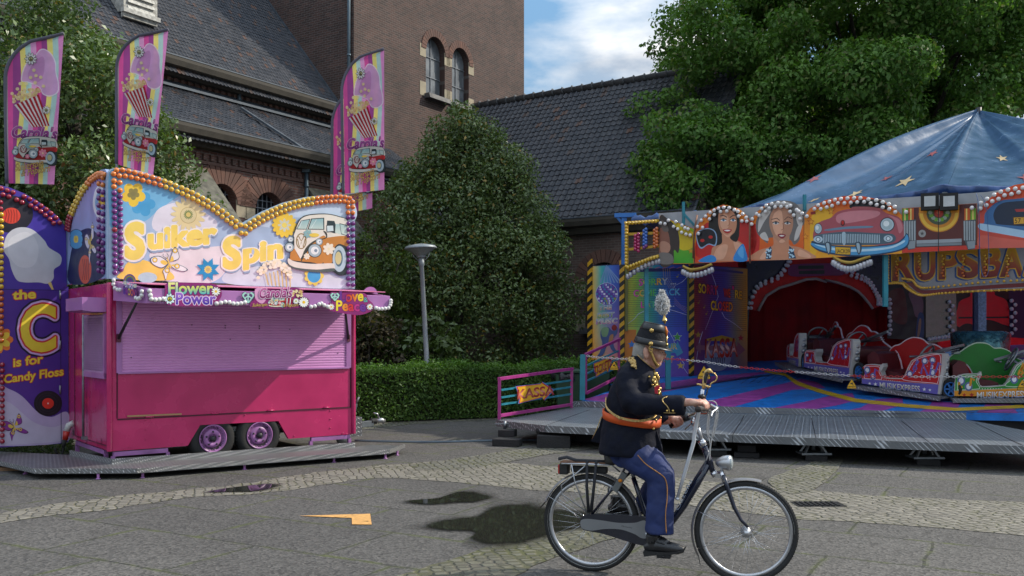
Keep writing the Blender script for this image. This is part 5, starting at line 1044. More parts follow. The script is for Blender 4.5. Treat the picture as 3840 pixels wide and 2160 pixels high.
butterfly(a, lambda x, y: c3(5+(x-400)*.56, 905+(y-785)*.62), .75, hexc('8a3a92'), hexc('e0c050'), hexc('40204a'))
a.mb.build('artwork', PAINT, pb)
it = [(c1(*p), 'red') for p in [(5, 222), (52, 238), (98, 253), (18, 270), (65, 285), (183, 285), (228, 305), (272, 330), (125, 310), (168, 330), (315, 357), (235, 355), (355, 385), (275, 378), (392, 415), (312, 400), (430, 450), (348, 430), (460, 488), (384, 460), (412, 492), (0, 330), (0, 380)]]
it += [(c1(6, 425+i*46.5), 'yellow' if i < 13 else 'orange') for i in range(22)]+[(c3(12, 575+i*40), 'red') for i in range(14)]
bulbs(pb, it, .034, 100, PP, .003)
m = MB()
for y in (100, 440, 745): p = PP.hit(*c3(408, y), .012); m.cut(); m.tube([p-UP*.06, p+UP*.06], .012, 8)
m.build('hinge', GALV, panel)
# ================================================================ TREAD PLATE WALKWAY ROUND THE KIOSK
zp = .10; outer = [G(*p, zp) for p in ((-420, 1700), (0, 1736), (132, 1766), (513, 1765), (900, 1735), (1460, 1693), (1518, 1672))]
inner = [G(*p, zp) for p in ((1400, 1668), (1331, 1676), (420, 1740), (262, 1706), (-420, 1672))]
walk = thing('walkway', G(700, 1740), 'silver tread plate walkway laid round the foot of the pink trailer', 'platform')
m = MB(); m.prism([*outer, *inner], UP*-.035); m.build('deck_plate', treadplate(), walk)
m = MB()
for i in range(len(outer)-1): d = (outer[i+1]-outer[i]); m.bar(outer[i]+UP*.0-d.normalized()*.0, outer[i+1], .012, .055, col=(1, 1, 1))
for i in (1, 2): m.bar(inner[i]+UP*.03, inner[i+1]+UP*.03, .012, .07)
m.build('edge_strip', treadplate('tread_plate_bright', (34, 34), (.5, .5, .5)), walk)
m = MB()
for px, py in ((345, 1770), (513, 1766), (900, 1736), (1240, 1710), (1435, 1697), (70, 1752), (1480, 1685)):
    p = G(px, py, zp)+V((.02, .12, 0)); m2_ = MB(); m2_.lathe((p.x, p.y, 0), (0, 0, 1), [(.03, 0), (.03, .008), (.014, .012), (.018, .05), (.018, .065)], 10); m2_.build('foot', LILD, walk)
m = MB(); p = G(*c3(35, 1300)); m.obox(p+V((0, .15, .02)), (.12, .03, 0), (-.03, .1, 0), (0, 0, .02)); tag(m.build('wooden_wedge', mat('raw_wood', (.22, .12, .06), .8)), 'small wooden packing board under the left end of the walkway', 'board')
# ================================================================ FEATHER FLAGS
c5 = Crop(0, 80, .4416); c6 = Crop(1200, 150, .4622)
FC = ['d8539c', 'a04890', 'f0e07e', 'b4d6d0', 'e4a0d0', 'd8539c', 'a04890', 'f0e07e', 'b4d6d0', 'e090c8']
def flag(quad, Y, yaw, label, seed, base_px):
    TLq, TRq, BRq, BLq = quad; pl = Pl(P((TLq[0]+TRq[0])/2, (TLq[1]+BRq[1])/2, Y), (math.sin(yaw), -math.cos(yaw), 0))
    def un(x, y): v = (y-118)/1262; return (x-40)/(500-80*v), v
    def bq(u, v): return tuple((TLq[i]*(1-u)+TRq[i]*u)*(1-v)+(BLq[i]*(1-u)+BRq[i]*u)*v for i in (0, 1))
    mp = lambda x, y: bq(*un(x, y))
    ph = seed*1.7
    wv = lambda X, Y_: .030*math.sin((X-quad[0][0])*.016+(Y_-quad[0][1])*.013+ph)+.008*math.sin((X-quad[0][0])*.040-(Y_-quad[0][1])*.011+ph*2)
    left = lambda v: 0 if v > .30 else .88*(1-math.sqrt(max(0, 1-((.30-v)/.30)**2)))**1.0
    f = thing('feather_flag', pl.hit(*bq(0, 1)), label, 'flag', 'feather flags on the roof of the candy floss trailer')
    a = Art(pl, MB(), .0, .0005, wv, 24, mp)
    # cloth with stripes, each clipped by the curved sail edge
    N_ = 40; nb = len(FC)
    def xy(u, v): return (40+u*(500-80*v), 118+v*1262)
    for i in range(nb):
        pts = []; u0, u1 = .06+.94*i/nb, .06+.94*(i+1)/nb
        rows = [j/N_ for j in range(N_+1)]
        L_ = [(max(u0+.05*math.sin(v*5)*(i > 1), left(v)+.05), v) for v in rows]; R_ = [(max(min(1, u1+(.05*math.sin(v*5) if (i < nb-1 and i > 0) else 0)), left(v)+.05), v) for v in rows]
        pts = [xy(*p) for p in L_+R_]; m_ = N_+1; c = hexc(FC[i])
        a._put(pts, [t for j in range(N_) for t in ((j, j+1, m_+j+1), (j, m_+j+1, m_+j))], c); a.off -= .0005
    a.off += .002
    q = lambda l: l
    a.smooth([(180, 500), (215, 370), (300, 290), (340, 240), (385, 235), (440, 275), (475, 345), (480, 430), (500, 520), (495, 600), (430, 638), (365, 620), (330, 560), (240, 520)], hexc('f4e4f0'), 5); a.smooth([(190, 500), (225, 375), (305, 298), (345, 250), (385, 245), (432, 283), (465, 350), (470, 435), (490, 520), (485, 592), (430, 626), (370, 610), (335, 552), (245, 512)], hexc('e4b4dc'), 5); a.smooth([(240, 480), (270, 380), (350, 300), (380, 330), (370, 450), (320, 520)], hexc('d69ccc'), 5)
    bucket(a, q)
    for x, y, r in ((265, 318, 50), (392, 752, 34)): a.flower(x, y, r*1.08, 10, hexc('2c2c38'), .2); a.flower(x, y, r, 10, W_, .17); peace(a, x, y, r*.42, hexc('2c2a20'), hexc('c4c08a'))
    a.text("Carola's", (100, 985), (485, 995), 92, vgrad('6a2060', 'b048a0', 'd888c0'), [(.06, hexc('e4bcd8')), (.035, hexc('3c1440'))], shear=.3, off=.01)
    bus(a, bmap(100, 975, 475, 1225), hexc('b52a2a'), hexc('dcd8cc'), hexc('8a3038'), hexc('e890a8'))
    a.text('Suikerspin', (120, 1275), (365, 1225), 60, hexc('ecc070'), [(.035, hexc('4c3018'))], shear=.3); a.text('& Popcorn', (175, 1318), (425, 1268), 58, hexc('ecc070'), [(.035, hexc('4c3018'))], shear=.3)
    cl_ = a.mb.build('cloth', CLOTHP, f)
    # dark sleeve with the pole in it, bent over the top
    path = []
    for j in range(33):
        v = 1-j/24 if j <= 24 else 0
        if j <= 24: path.append(bq(left(v)+.02, v))
    path += [bq(.95, -.005), bq(1.0, -.012)]
    pts = [pl.hit(*p, wv(*p)+.002) for p in path]
    m = MB(); m.tube(pts, .026, 8, flat=.6); m.build('sleeve', mat('dark_sleeve', (.10, .10, .13), .8), f)
    lo = pl.hit(*bq(.02, 1)); m = MB(); m.tube([lo, V((lo.x+.02, lo.y+.02, 2.36))], .018, 8); m.build('pole', mat('grey_pole', (.15, .16, .17), .4), f)
def QQ(cc, l): return [cc(*p) for p in l]
flag(QQ(c5, [(30, 118), (540, 118), (460, 1385), (50, 1375)]), 12.9, .1, 'leftmost striped popcorn feather flag above the purple panel', 1, 0)
flag(QQ(c5, [(985, 62), (1428, 85), (1300, 1310), (985, 1210)]), 12.4, -.1, 'striped popcorn feather flag above the left corner of the Suiker Spin sign', 2, 0)
flag(QQ(c6, [(163, 95), (520, 85), (522, 1215), (182, 1250)]), 13.75, .05, 'nearer striped popcorn feather flag above the right corner of the sign', 3, 0)
flag(QQ(c6, [(92, 380), (425, 360), (424, 1365), (88, 1430)]), 15.2, .12, 'striped popcorn feather flag half hidden behind another flag at the right', 4, 0)
# ================================================================ CATERPILLAR RIDE
r1 = Crop(2300, 700, .5175); r2 = Crop(3040, 650, .4487); r3 = Crop(2750, 1100, .4555); r4 = Crop(1800, 1200, .3795); r5 = Crop(2200, 950, .345); r6 = Crop(2300, 400, .5978)
D0 = V((1.3, 17.8, .43)); DD = V((.917, -.399, 0)); DN = V((.399, .917, 0)); SL = .092
DP = Pl(D0, (-DN.x*SL, -DN.y*SL, 1))
dz = lambda x, y: .43+SL*((x-D0.x)*DN.x+(y-D0.y)*DN.y)
TEAL = mat('teal_paint', (.02, .20, .26), .4, var=.2); MAG = mat('magenta_paint', (.34, .03, .19), .42, var=.2); STEEL = mat('worn_steel', (.28, .30, .32), .4, .8, var=.25)
ride = thing('fairground_ride', (6.5, 18, 0), 'covered caterpillar ride with blue star tent, painted fascia boards and striped deck', 'fairground ride')
deck = [(1.3, 17.8), (3.83, 16.3), (8.6, 14.75), (15, 14.75), (15, 25), (2.0, 25), (1.85, 21.3), (2.2, 19.4)]
top = [V((x, y, dz(x, y))) for x, y in deck]
m = MB(); BLU = hexc('1c76cc'); PUR = hexc('a0469c')
m.prism(top, UP*-.12, col=BLU); dk = m.build('deck', mat('painted_planks', rough=.4, attr=True, var=.25, vscale=6), ride)
a = Art(DP, MB(), .003, .0008)
for pts in ([(2640, 1508), (2735, 1530), (2855, 1496), (2969, 1462), (3096, 1455), (3069, 1435), (3005, 1419), (2946, 1437), (2841, 1460), (2750, 1482)], [(2182, 1499), (2290, 1509), (2480, 1470), (2700, 1432), (2850, 1404), (2900, 1396), (2840, 1396), (2650, 1412), (2460, 1440), (2300, 1470)],
            r3([(270, 966), (630, 991), (840, 925), (1010, 882), (980, 820), (830, 835), (600, 890)]), r3([(930, 998), (1215, 1006), (1400, 918), (1390, 860), (1180, 870), (1050, 940)]), r3([(1530, 1015), (1760, 1021), (1830, 955), (1880, 900), (1640, 890), (1590, 950)]), r3([(2000, 1027), (2345, 1036), (2300, 935), (2260, 890), (2100, 895), (2040, 950)])):
    a.poly([(x, min(y, (1504+(x-2175)*.054 if x < 2742 else 1534.6+(x-2742)*.0151)-1.5)) for x, y in pts], PUR)
for i in range(16): y = 1400+i*7; a.line([(2240+i*14, 1500-i*2), (2420+i*34, 1440-i*2.6)], 1.2, hexc('20204a'))
for i in range(9): a.line([r3(60+i*70, 745-i*4), r3(170+i*62, 672+i*2)], 1.3, hexc('20204a'))
for i in range(5): a.line([r3(300+i*480, 975+i*12), r3(2400, 1000-i*25)], .9, hexc('24305a'))
a.line(r3([(255, 641), (330, 655), (425, 668), (470, 700), (520, 737), (700, 800), (1000, 880), (1430, 925), (1830, 955), (2393, 930)]), [6, 7, 9, 12, 14, 14, 14, 13, 12, 12], hexc('d8b020'))
a.mb.build('deck_stripes', MATS['painted_planks'], dk)
za = .33; apf = [(-.24, 14.9), (.51, 14.0), (3.0, 12.68), (4.0, 12.28), (5.26, 11.77), (6.24, 11.38), (7.3, 11.0)]; apb = [(7.3, 15.0), (3.83, 16.27), (1.28, 17.75), (1.13, 17.55)]
m = MB(); m.prism([V((x, y, za)) for x, y in apf+apb], UP*-.05); m.build('apron_plate', treadplate('tread_plate_apron', (12, 12), (.42, .47, .52)), ride)
m = MB()
for i in range(len(apf)-1): p, q = V((*apf[i], za)), V((*apf[i+1], za)); d = (q-p).normalized(); n = V((d.y, -d.x, 0)); m.obox((p+q)/2-UP*.047+n*.012, (q-p)/2*.998, n*.012, UP*.05)
m.build('apron_edge', treadplate('tread_plate_edge', (20, 20), (.42, .44, .46)), ride)
m = MB()
for i in range(3): p, q = V((*apb[i], .39)), V((*apb[i+1], .39)); m.bar(p+V((-.02, -.04, 0)), q+V((-.02, -.04, 0)), .02, .11)
m.bar(top[0]-UP*.04+V((.0, -.03, 0)), top[1]-UP*.04+V((0, -.03, 0)), .02, .1); m.build('deck_riser', treadplate('tread_plate_edge'), ride)
m = MB()
for i in range(1, len(apf)-1): p = V((*apf[i], za+.003)); q = p+V((.9, 3.0, 0)); m.bar(p, q, .012, .003)
m.build('plate_seam', DKS, ride)
m = MB()                                              # dark underframe beams
for i in range(6): p = V((1.2+i*1.25, 14.2-i*.45, .22)); m.bar(p, p+V((.9, 2.9, 0)), .08, .1)
m.prism([V((1.6, 17.6, .28)), V((8.4, 15.2, .28)), V((9, 24, .28)), V((2.3, 24, .28))], UP*-.2); m.build('underframe', DKS, ride)
# ---- tent roof
TC = V((9.85, 19.8, 0)); AP = V((9.9, 19.8, 6.42)); TR = 6.0
tang = [-157, -119.5, -76, -31, 14, 59, 104, 159]; EV = [TC+V((math.cos(math.radians(t))*TR, math.sin(math.radians(t))*TR, 4.06)) for t in tang]
EV[0] = V((4.30, 17.25, 4.05)); EV[1] = V((6.96, 14.9, 4.08)); EV[2] = V((11.4, 13.0, 4.1))  # last corner is unseen, pulled forward so its eave shades the ground
def tent(k, u, v, off=0):
    a, b = EV[k], EV[(k+1) % 8]; e = a.lerp(b, u); p = AP.lerp(e, v)
    s = math.sin(math.pi*u); sag = -.07*math.sin(math.pi*v)*1.0-.10*v*s
    g = (math.sin(u*9.4+k*2+1.1*v)*.055+math.sin(u*23+k-2*v)*.022+max(0, math.sin(u*7.3+k*1.3+.8))**10*.12+max(0, math.sin(u*17+k*2.1))**8*.05)*(.35+.9*math.sin(math.pi*min(1, v*1.05)))
    return p+UP*(sag+g+off)
m = MB()
for k in range(8):
    nu, nv = 40, 26; m.add([tent(k, i/nu, j/nv) for j in range(nv+1) for i in range(nu+1)], [(j*(nu+1)+i, j*(nu+1)+i+1, (j+1)*(nu+1)+i+1, (j+1)*(nu+1)+i) for j in range(nv) for i in range(nu)], sm=True)
PVC = mat('blue_pvc', (.085, .175, .31), .20, var=.2, vscale=3, bump=.12, bscale=14, spec=.6, rvar=.10); thin_cloth(PVC, .30); tent_o = m.build('tent_roof', PVC, ride)
m = MB()                                              # rumpled edge of the tarpaulin
for k in range(8):
    n = 60; vs = []
    for i in range(n+1):
        p = tent(k, i/n, 1.0); o_ = (p-TC); o_.z = 0; o_.normalize()
        w = .03*math.sin(i*1.1+k)+.02*math.sin(i*2.7); vs += [p+o_*(.0), p+o_*(.08+w)-UP*.03, p+o_*(.06-w)-UP*(.12+.03*math.sin(i*.8)), p+o_*.0-UP*(.17+w)]
    m.add(vs, [(4*i+c, 4*i+c+1, 4*i+c+5, 4*i+c+4) for i in range(n) for c in range(3)], sm=True)
# flat tarpaulin over the ticket booth corner
fx = [P(2372, 812, 18.45), P(2800, 783, 17.2)]
n = 40; vs = []
for i in range(n+1):
    p = fx[0].lerp(fx[1], i/n); w = .03*math.sin(i*.9)+.02*math.sin(i*2.3); q = V((p.x+1.2, p.y+4.0, p.z+.12)); vs += [p+V((-.02, -.05, -.16+w)), p+V((-.04, -.08, -.06)), p+UP*w, q]
m.add(vs, [(4*i+c, 4*i+c+1, 4*i+c+5, 4*i+c+4) for i in range(n) for c in range(3)], sm=True)
m.build('tarpaulin_edge', mat('dark_blue_pvc', (.015, .06, .20), .35, var=.3, spec=.6), ride)
m = MB()
def tstar(k, u, v, r, col, su=1.0):
    r *= .66
    m.cut(); pts = [(u+math.cos(-math.pi/2+math.pi*i/5)*r*(1 if i % 2 == 0 else .4)*su, v+math.sin(-math.pi/2+math.pi*i/5)*r*(1 if i % 2 == 0 else .4)) for i in range(10)]
    for i in range(10):
        A_, B_ = pts[i], pts[(i+1) % 10]; N_ = 6
        for j in range(N_):
            f = lambda t, s_: (u+(A_[0]+(B_[0]-A_[0])*t-u)*s_, v+(A_[1]+(B_[1]-A_[1])*t-v)*s_)
            s0, s1 = j/N_, (j+1)/N_; m.add([tent(k, *f(x, s_), .012) for x, s_ in ((0, s0), (1, s0), (1, s1), (0, s1))], [(0, 1, 2, 3)], col=col, sm=True)
ST_Y = hexc('b8a480'); ST_R = hexc('93484c')
for k, u, v, r, c, su in ((0, .50, .90, .07, ST_Y, .6), (0, .30, .93, .05, ST_Y, .5), (0, .75, .87, .095, ST_Y, .75), (0, .52, .72, .06, ST_R, .8), (0, .72, .55, .07, ST_R, .9), (1, .22, .60, .075, ST_Y, .7), (1, .25, .90, .09, ST_R, .55), (1, .62, .80, .09, ST_Y, .6), (0, .12, .8, .05, ST_R, .6), (1, .85, .6, .07, ST_R, .7)): tstar(k, u, v, r, c, su)
m.build('tent_star', mat('star_print', rough=.35, attr=True), tent_o)
m = MB(); m.tube([V((9.9, 19.8, 6.3)), V((9.9, 19.8, 6.52))], .06, 8); m.build('tent_cap', DKS, ride)
m = MB()
for k in (3, 4, 6): p = EV[k]*.97+TC*.03; m.tube([V((p.x+.1, p.y+.15, .5)), V((p.x+.1, p.y+.15, p.z-.05))], .04, 8)
m.tube([V((9.9, 19.8, .5)), V((9.9, 19.8, 6.3))], .12, 12)
for k in range(8): m.tube([AP-UP*.15, EV[k]-UP*.1], .03, 6); m.tube([EV[k]-UP*.12, EV[(k+1) % 8]-UP*.12], .03, 6)
m.build('tent_frame', STEEL, ride)
# ---- fascia boards
FPL = vplane((2.77, 17.64), (6.3, 15.05)); FPB = vplane((2.77, 17.80), (6.3, 15.21))
def board(name, outline, draw, label=None, depth=.04, pl=FPL, off=.004):
    m = MB(); m.prism([pl.hit(*p) for p in outline], pl.n*-depth, col=hexc('8a8478')); o = m.build(name, PAINT, ride, label=label)
    a = Art(pl, off=off); a.poly(outline, hexc('c05a20')); draw(a); a.mb.build('artwork', PAINT, o); return o
SK = hexc('c88a68'); SKL = hexc('e0a888'); SKD = hexc('8a5038'); RED = hexc('c02018'); ORG = hexc('e07018'); YLW = hexc('e8b818')
def green(a):
    a.poly(r6([(292, 690), (420, 738), (503, 768), (503, 983), (292, 983)]), uv2(hexc('86b820'), hexc('3aa028'), 830, 980)); a.smooth(r6([(360, 720), (503, 790), (500, 880), (430, 900), (400, 850)]), hexc('d0b81c'))
    a.smooth(r1([(335, 225), (400, 240), (460, 300), (480, 400), (470, 480), (440, 460), (430, 560), (335, 555)]), hexc('3a322c')); a.smooth(r1([(335, 310), (390, 320), (410, 400), (400, 480), (335, 500)]), hexc('8a5a48')); a.smooth(r1([(335, 410), (370, 395), (410, 420), (405, 470), (350, 480)]), hexc('b88870')); a.smooth(r1([(335, 480), (420, 490), (430, 555), (335, 555)]), hexc('77726c')); a.smooth(r1([(345, 250), (380, 260), (400, 320), (360, 320)]), hexc('6a6058'))
    for x, y in ((556, 355), (562, 465)): a.star(*r1(x, y), 12, hexc('b87818')); a.star(*r1(x, y), 9, hexc('c8a020'))
board('fascia_board', r6([(290, 685), (420, 733), (505, 765), (507, 985), (290, 988)]), green, 'green and yellow fascia board with a dark portrait')
def dark_lady(a):
    a.poly(r1([(592, 545), (590, 330), (640, 240), (720, 165), (820, 132), (920, 165), (975, 225), (985, 540)]), uv2(hexc('e89020'), hexc('d83818'), 770, 980))
    a.smooth(r1([(700, 520), (600, 500), (610, 360), (680, 260), (760, 300), (900, 260), (1000, 250), (1040, 380), (1000, 500), (880, 540)]), RED)
    a.smooth(r1([(690, 300), (700, 230), (740, 165), (820, 138), (890, 165), (915, 240), (912, 330), (895, 400), (850, 380), (780, 420), (740, 430), (720, 380)]), hexc('14120f'))
    a.smooth(r1([(620, 540), (700, 500), (720, 440), (785, 410), (790, 340), (850, 340), (855, 380), (900, 390), (950, 430), (965, 500), (960, 535)]), SK); a.smooth(r1([(730, 520), (745, 455), (790, 420), (830, 430), (800, 520)]), SKL); a.smooth(r1([(870, 400), (915, 410), (940, 450), (900, 480)]), SKL)
    a.smooth(r1([(760, 230), (770, 185), (820, 165), (870, 185), (893, 240), (890, 300), (865, 350), (825, 372), (790, 345), (765, 290)]), SK); a.smooth(r1([(775, 240), (800, 200), (830, 215), (835, 290), (800, 310), (778, 285)]), SKL); a.smooth(r1([(790, 330), (825, 350), (862, 330), (830, 368)]), SKL)
    for x, s in ((798, -1), (868, 1)):
        a.ell(*r1(x, 242), 11, 5, hexc('e8e4e0')); a.ell(*r1(x, 242), 4.5, 4.5, hexc('3a6a88')); a.line(r1([(x-22, 240), (x, 231), (x+22, 240)]), 2.4, hexc('14120f')); a.line(r1([(x-24*1, 218+6*s), (x, 208), (x+26, 214-8*s)]), 3, hexc('1c1410'))
    a.line(r1([(838, 240), (840, 275), (828, 285)]), 1.6, SKD); a.smooth(r1([(795, 312), (825, 306), (858, 312), (845, 332), (825, 338), (805, 330)]), hexc('b01820')); a.smooth(r1([(802, 316), (826, 312), (850, 316), (826, 324)]), hexc('f0ece8'))
    a.smooth(r1([(600, 340), (640, 310), (690, 300), (735, 320), (752, 370), (740, 430), (690, 420), (640, 450), (612, 420)]), hexc('8aa8c8')); a.smooth(r1([(606, 343), (640, 317), (690, 307), (729, 325), (744, 370), (734, 420), (690, 412), (642, 438), (618, 414)]), hexc('12151c')); a.ell(*r1(645, 390), 8, 6, RED); a.ell(*r1(705, 365), 8, 6, RED)
    a.smooth(r1([(625, 545), (640, 520), (700, 495), (740, 510), (735, 545)]), hexc('2a88d0')); a.smooth(r1([(872, 535), (890, 470), (935, 415), (955, 450), (968, 535)]), hexc('2a88d0')); a.smooth(r1([(900, 480), (930, 430), (945, 460), (940, 520)]), hexc('58a8e0'))
    a.smooth(r1([(845, 370), (880, 330), (905, 300), (912, 350), (890, 400)]), hexc('14120f'))
board('fascia_board', r6([(512, 983), (508, 785), (545, 715), (610, 645), (690, 613), (780, 638), (840, 685), (858, 715), (862, 968)]), dark_lady, 'fascia board painted with a dark haired woman and a black mask')
def blonde(a):
    a.poly(r6([(864, 965), (864, 715), (905, 660), (960, 612), (1030, 590), (1110, 602), (1170, 642), (1193, 690), (1193, 955)]), uv2(hexc('e88818'), hexc('d04414'), 760, 980)); a.smooth(r1([(1000, 480), (990, 300), (1050, 280), (1060, 420), (1040, 500)]), RED)
    a.smooth(r1([(1080, 380), (1040, 330), (1035, 250), (1080, 170), (1140, 115), (1220, 100), (1310, 115), (1370, 180), (1385, 260), (1350, 310), (1350, 380), (1310, 420), (1270, 380), (1130, 370), (1120, 410)]), hexc('6e6a68'))
    for pts in ([(1050, 330), (1060, 220), (1120, 150), (1140, 180), (1090, 260)], [(1150, 130), (1230, 108), (1300, 130), (1230, 140)], [(1330, 150), (1372, 220), (1350, 290), (1325, 230)], [(1062, 350), (1100, 330), (1125, 390), (1080, 380)], [(1330, 300), (1372, 260), (1345, 360), (1310, 390)]): a.smooth(r1(pts), hexc('c8c2bc'))
    a.smooth(r1([(1005, 530), (1040, 470), (1120, 440), (1160, 420), (1165, 340), (1270, 340), (1275, 420), (1350, 440), (1430, 480), (1440, 520)]), SK); a.smooth(r1([(1060, 520), (1100, 460), (1120, 450), (1100, 520)]), SKL); a.smooth(r1([(1340, 500), (1350, 455), (1420, 490), (1425, 515)]), SKL)
    a.smooth(r1([(1130, 270), (1140, 200), (1180, 150), (1250, 150), (1295, 200), (1302, 280), (1280, 350), (1235, 405), (1200, 405), (1155, 350)]), hexc('b88468')); a.smooth(r1([(1150, 260), (1170, 190), (1220, 180), (1225, 330), (1180, 350)]), SKL); a.smooth(r1([(1200, 400), (1220, 380), (1245, 395), (1222, 408)]), SKL)
    for x in (1178, 1262): a.ell(*r1(x, 265), 11, 4.5, hexc('d8d4d0')); a.ell(*r1(x, 264), 4.5, 4.2, hexc('3a4a58')); a.line(r1([(x-26, 262), (x, 252), (x+24, 262)]), 3.2, hexc('1c1814'))
    a.line(r1([(1145, 238), (1185, 228), (1205, 245)]), 2.6, hexc('3a2820')); a.line(r1([(1240, 240), (1265, 218), (1295, 232)]), 2.6, hexc('3a2820')); a.line(r1([(1228, 265), (1235, 305), (1215, 315)]), 1.8, SKD)
    a.smooth(r1([(1190, 350), (1215, 340), (1250, 350), (1235, 372), (1215, 375)]), hexc('8a2030')); a.smooth(r1([(1200, 354), (1220, 350), (1240, 355), (1220, 362)]), hexc('e8dcd4'))
    for p in ([(1105, 525), (1108, 470), (1140, 430), (1150, 460), (1140, 525)], [(1270, 520), (1275, 430), (1300, 450), (1325, 520)]): a.poly(r1(p), hexc('20405a')); [a.ell(*r1(p[0][0]+g_.random()*40, 450+g_.random()*68), 3.4, 3.4, hexc('b8d8e8'), 7) for g_ in [random.Random(4)] for _ in range(16)]
    for x, y in ((1428, 252), (1392, 362)): a.star(*r1(x, y), 13, hexc('a83c10')); a.star(*r1(x, y), 10, hexc('e89828'))
board('fascia_board', r6([(864, 967), (864, 712), (900, 660), (960, 610), (1030, 588), (1110, 600), (1170, 640), (1195, 690), (1195, 956)]), blonde, 'fascia board painted with a curly blonde woman')
CHL = hexc('b8ccd8'); CHM = hexc('6888a0'); BKK = hexc('15181c')
def pink_car(a):
    a.grid(*r6(1197, 560), *r6(1812, 948), lambda x, y: (0, 0, 0), 1, 1) if 0 else None
    a.poly(r6([(1197, 690), (1232, 642), (1330, 588), (1450, 563), (1560, 563), (1680, 588), (1760, 632), (1808, 680), (1810, 920), (1197, 953)]), uv2(hexc('d83814'), hexc('e8a01c'), 735, 860)); a.smooth(r2([(0, 690), (0, 400), (60, 300), (180, 290), (160, 420), (60, 640)]), hexc('e8b020'))
    a.smooth(r2([(330, 290), (350, 245), (450, 218), (580, 222), (640, 270), (660, 310), (600, 300), (450, 300)]), BKK); a.smooth(r2([(340, 300), (360, 280), (500, 280), (610, 300), (560, 315), (400, 312)]), hexc('b05a5c'))
    a.smooth(r2([(30, 560), (40, 440), (90, 400), (170, 370), (230, 320), (350, 296), (560, 300), (640, 335), (740, 370), (785, 460), (775, 540), (740, 600), (500, 600), (200, 590)]), hexc('a8505a')); a.smooth(r2([(220, 350), (340, 315), (540, 312), (580, 340), (500, 380), (250, 420)]), hexc('cc8088')); a.smooth(r2([(650, 350), (740, 385), (770, 460), (740, 500), (710, 400)]), hexc('c47880'))
    for x, y, rx, ry in ((62, 462, 34, 46), (640, 428, 62, 60)): a.ell(*r2(x, y), rx*.4487, ry*.4487, hexc('26323a')); a.ell(*r2(x, y), rx*.39, ry*.39, CHL); a.ell(*r2(x, y), rx*.33, ry*.33, hexc('a8bcc0')); a.ell(*r2(x-8, y-8), rx*.18, ry*.18, hexc('e8f0f0'))
    a.smooth(r2([(120, 470), (300, 445), (500, 440), (500, 455), (300, 465), (150, 480)]), CHM); a.ell(*r2(268, 415), 8, 11, BKK); a.ell(*r2(268, 412), 5, 8, RED)
    a.smooth(r2([(25, 560), (40, 520), (140, 500), (300, 488), (560, 500), (690, 510), (700, 570), (560, 595), (280, 600), (60, 590)]), hexc('4a606e'))
    for i in range(34): x = 105+i*14.2; a.line(r2([(x, 512-6*math.sin(i/10)), (x+2, 582)]), 2.6, CHL)
    a.smooth(r2([(262, 500), (292, 500), (290, 590), (268, 590)]), hexc('a8c0cc'))
    for x, y in ((62, 552), (648, 545)): a.ell(*r2(x, y), 17, 12, CHL); a.ell(*r2(x, y), 9, 9, hexc('5a7080')); a.ell(*r2(x, y), 6, 6, hexc('dce8ec'))
    a.smooth(r2([(5, 580), (20, 565), (120, 595), (400, 610), (680, 590), (770, 540), (800, 500), (825, 540), (810, 610), (720, 655), (500, 690), (300, 692), (100, 660), (10, 610)]), hexc('1c3a58'), 5); a.smooth(r2([(10, 582), (120, 603), (400, 620), (680, 598), (775, 552), (800, 510), (818, 545), (800, 602), (710, 645), (500, 678), (300, 680), (110, 648), (16, 606)]), hexc('4a98c8'), 5); a.smooth(r2([(30, 592), (200, 622), (400, 634), (660, 612), (780, 560), (770, 585), (650, 632), (400, 655), (200, 645)]), hexc('b8dcec'), 5)
    for x in (145, 398): a.smooth(r2([(x-25, 580), (x+20, 578), (x+28, 640), (x+5, 680), (x-15, 640)]), hexc('3a4a58')); a.smooth(r2([(x-16, 590), (x+8, 588), (x+14, 640), (x+2, 665)]), hexc('a0b8c4'))
    a.poly(r2([(203, 612), (336, 618), (334, 682), (205, 678)]), hexc('5a3a10')); a.poly(r2([(207, 616), (332, 622), (330, 678), (209, 674)]), hexc('d8a828')); a.text('JACK09', r2(214, 666), r2(326, 669), 15, hexc('1c140c'), off=.01)
    for x, y in ((170, 318), (5, 405)): a.star(*r2(x, y), 13, hexc('a83c10')); a.star(*r2(x, y), 10, hexc('e8a028'))
    a.poly(r2([(0, 322), (40, 318), (40, 340), (0, 344)]), hexc('8a1414'))
board('fascia_board', r6([(1197, 690), (1230, 640), (1330, 585), (1450, 560), (1560, 560), (1680, 585), (1760, 630), (1810, 680), (1812, 922), (1197, 955)]), pink_car, 'fascia board painted with a pink vintage car')
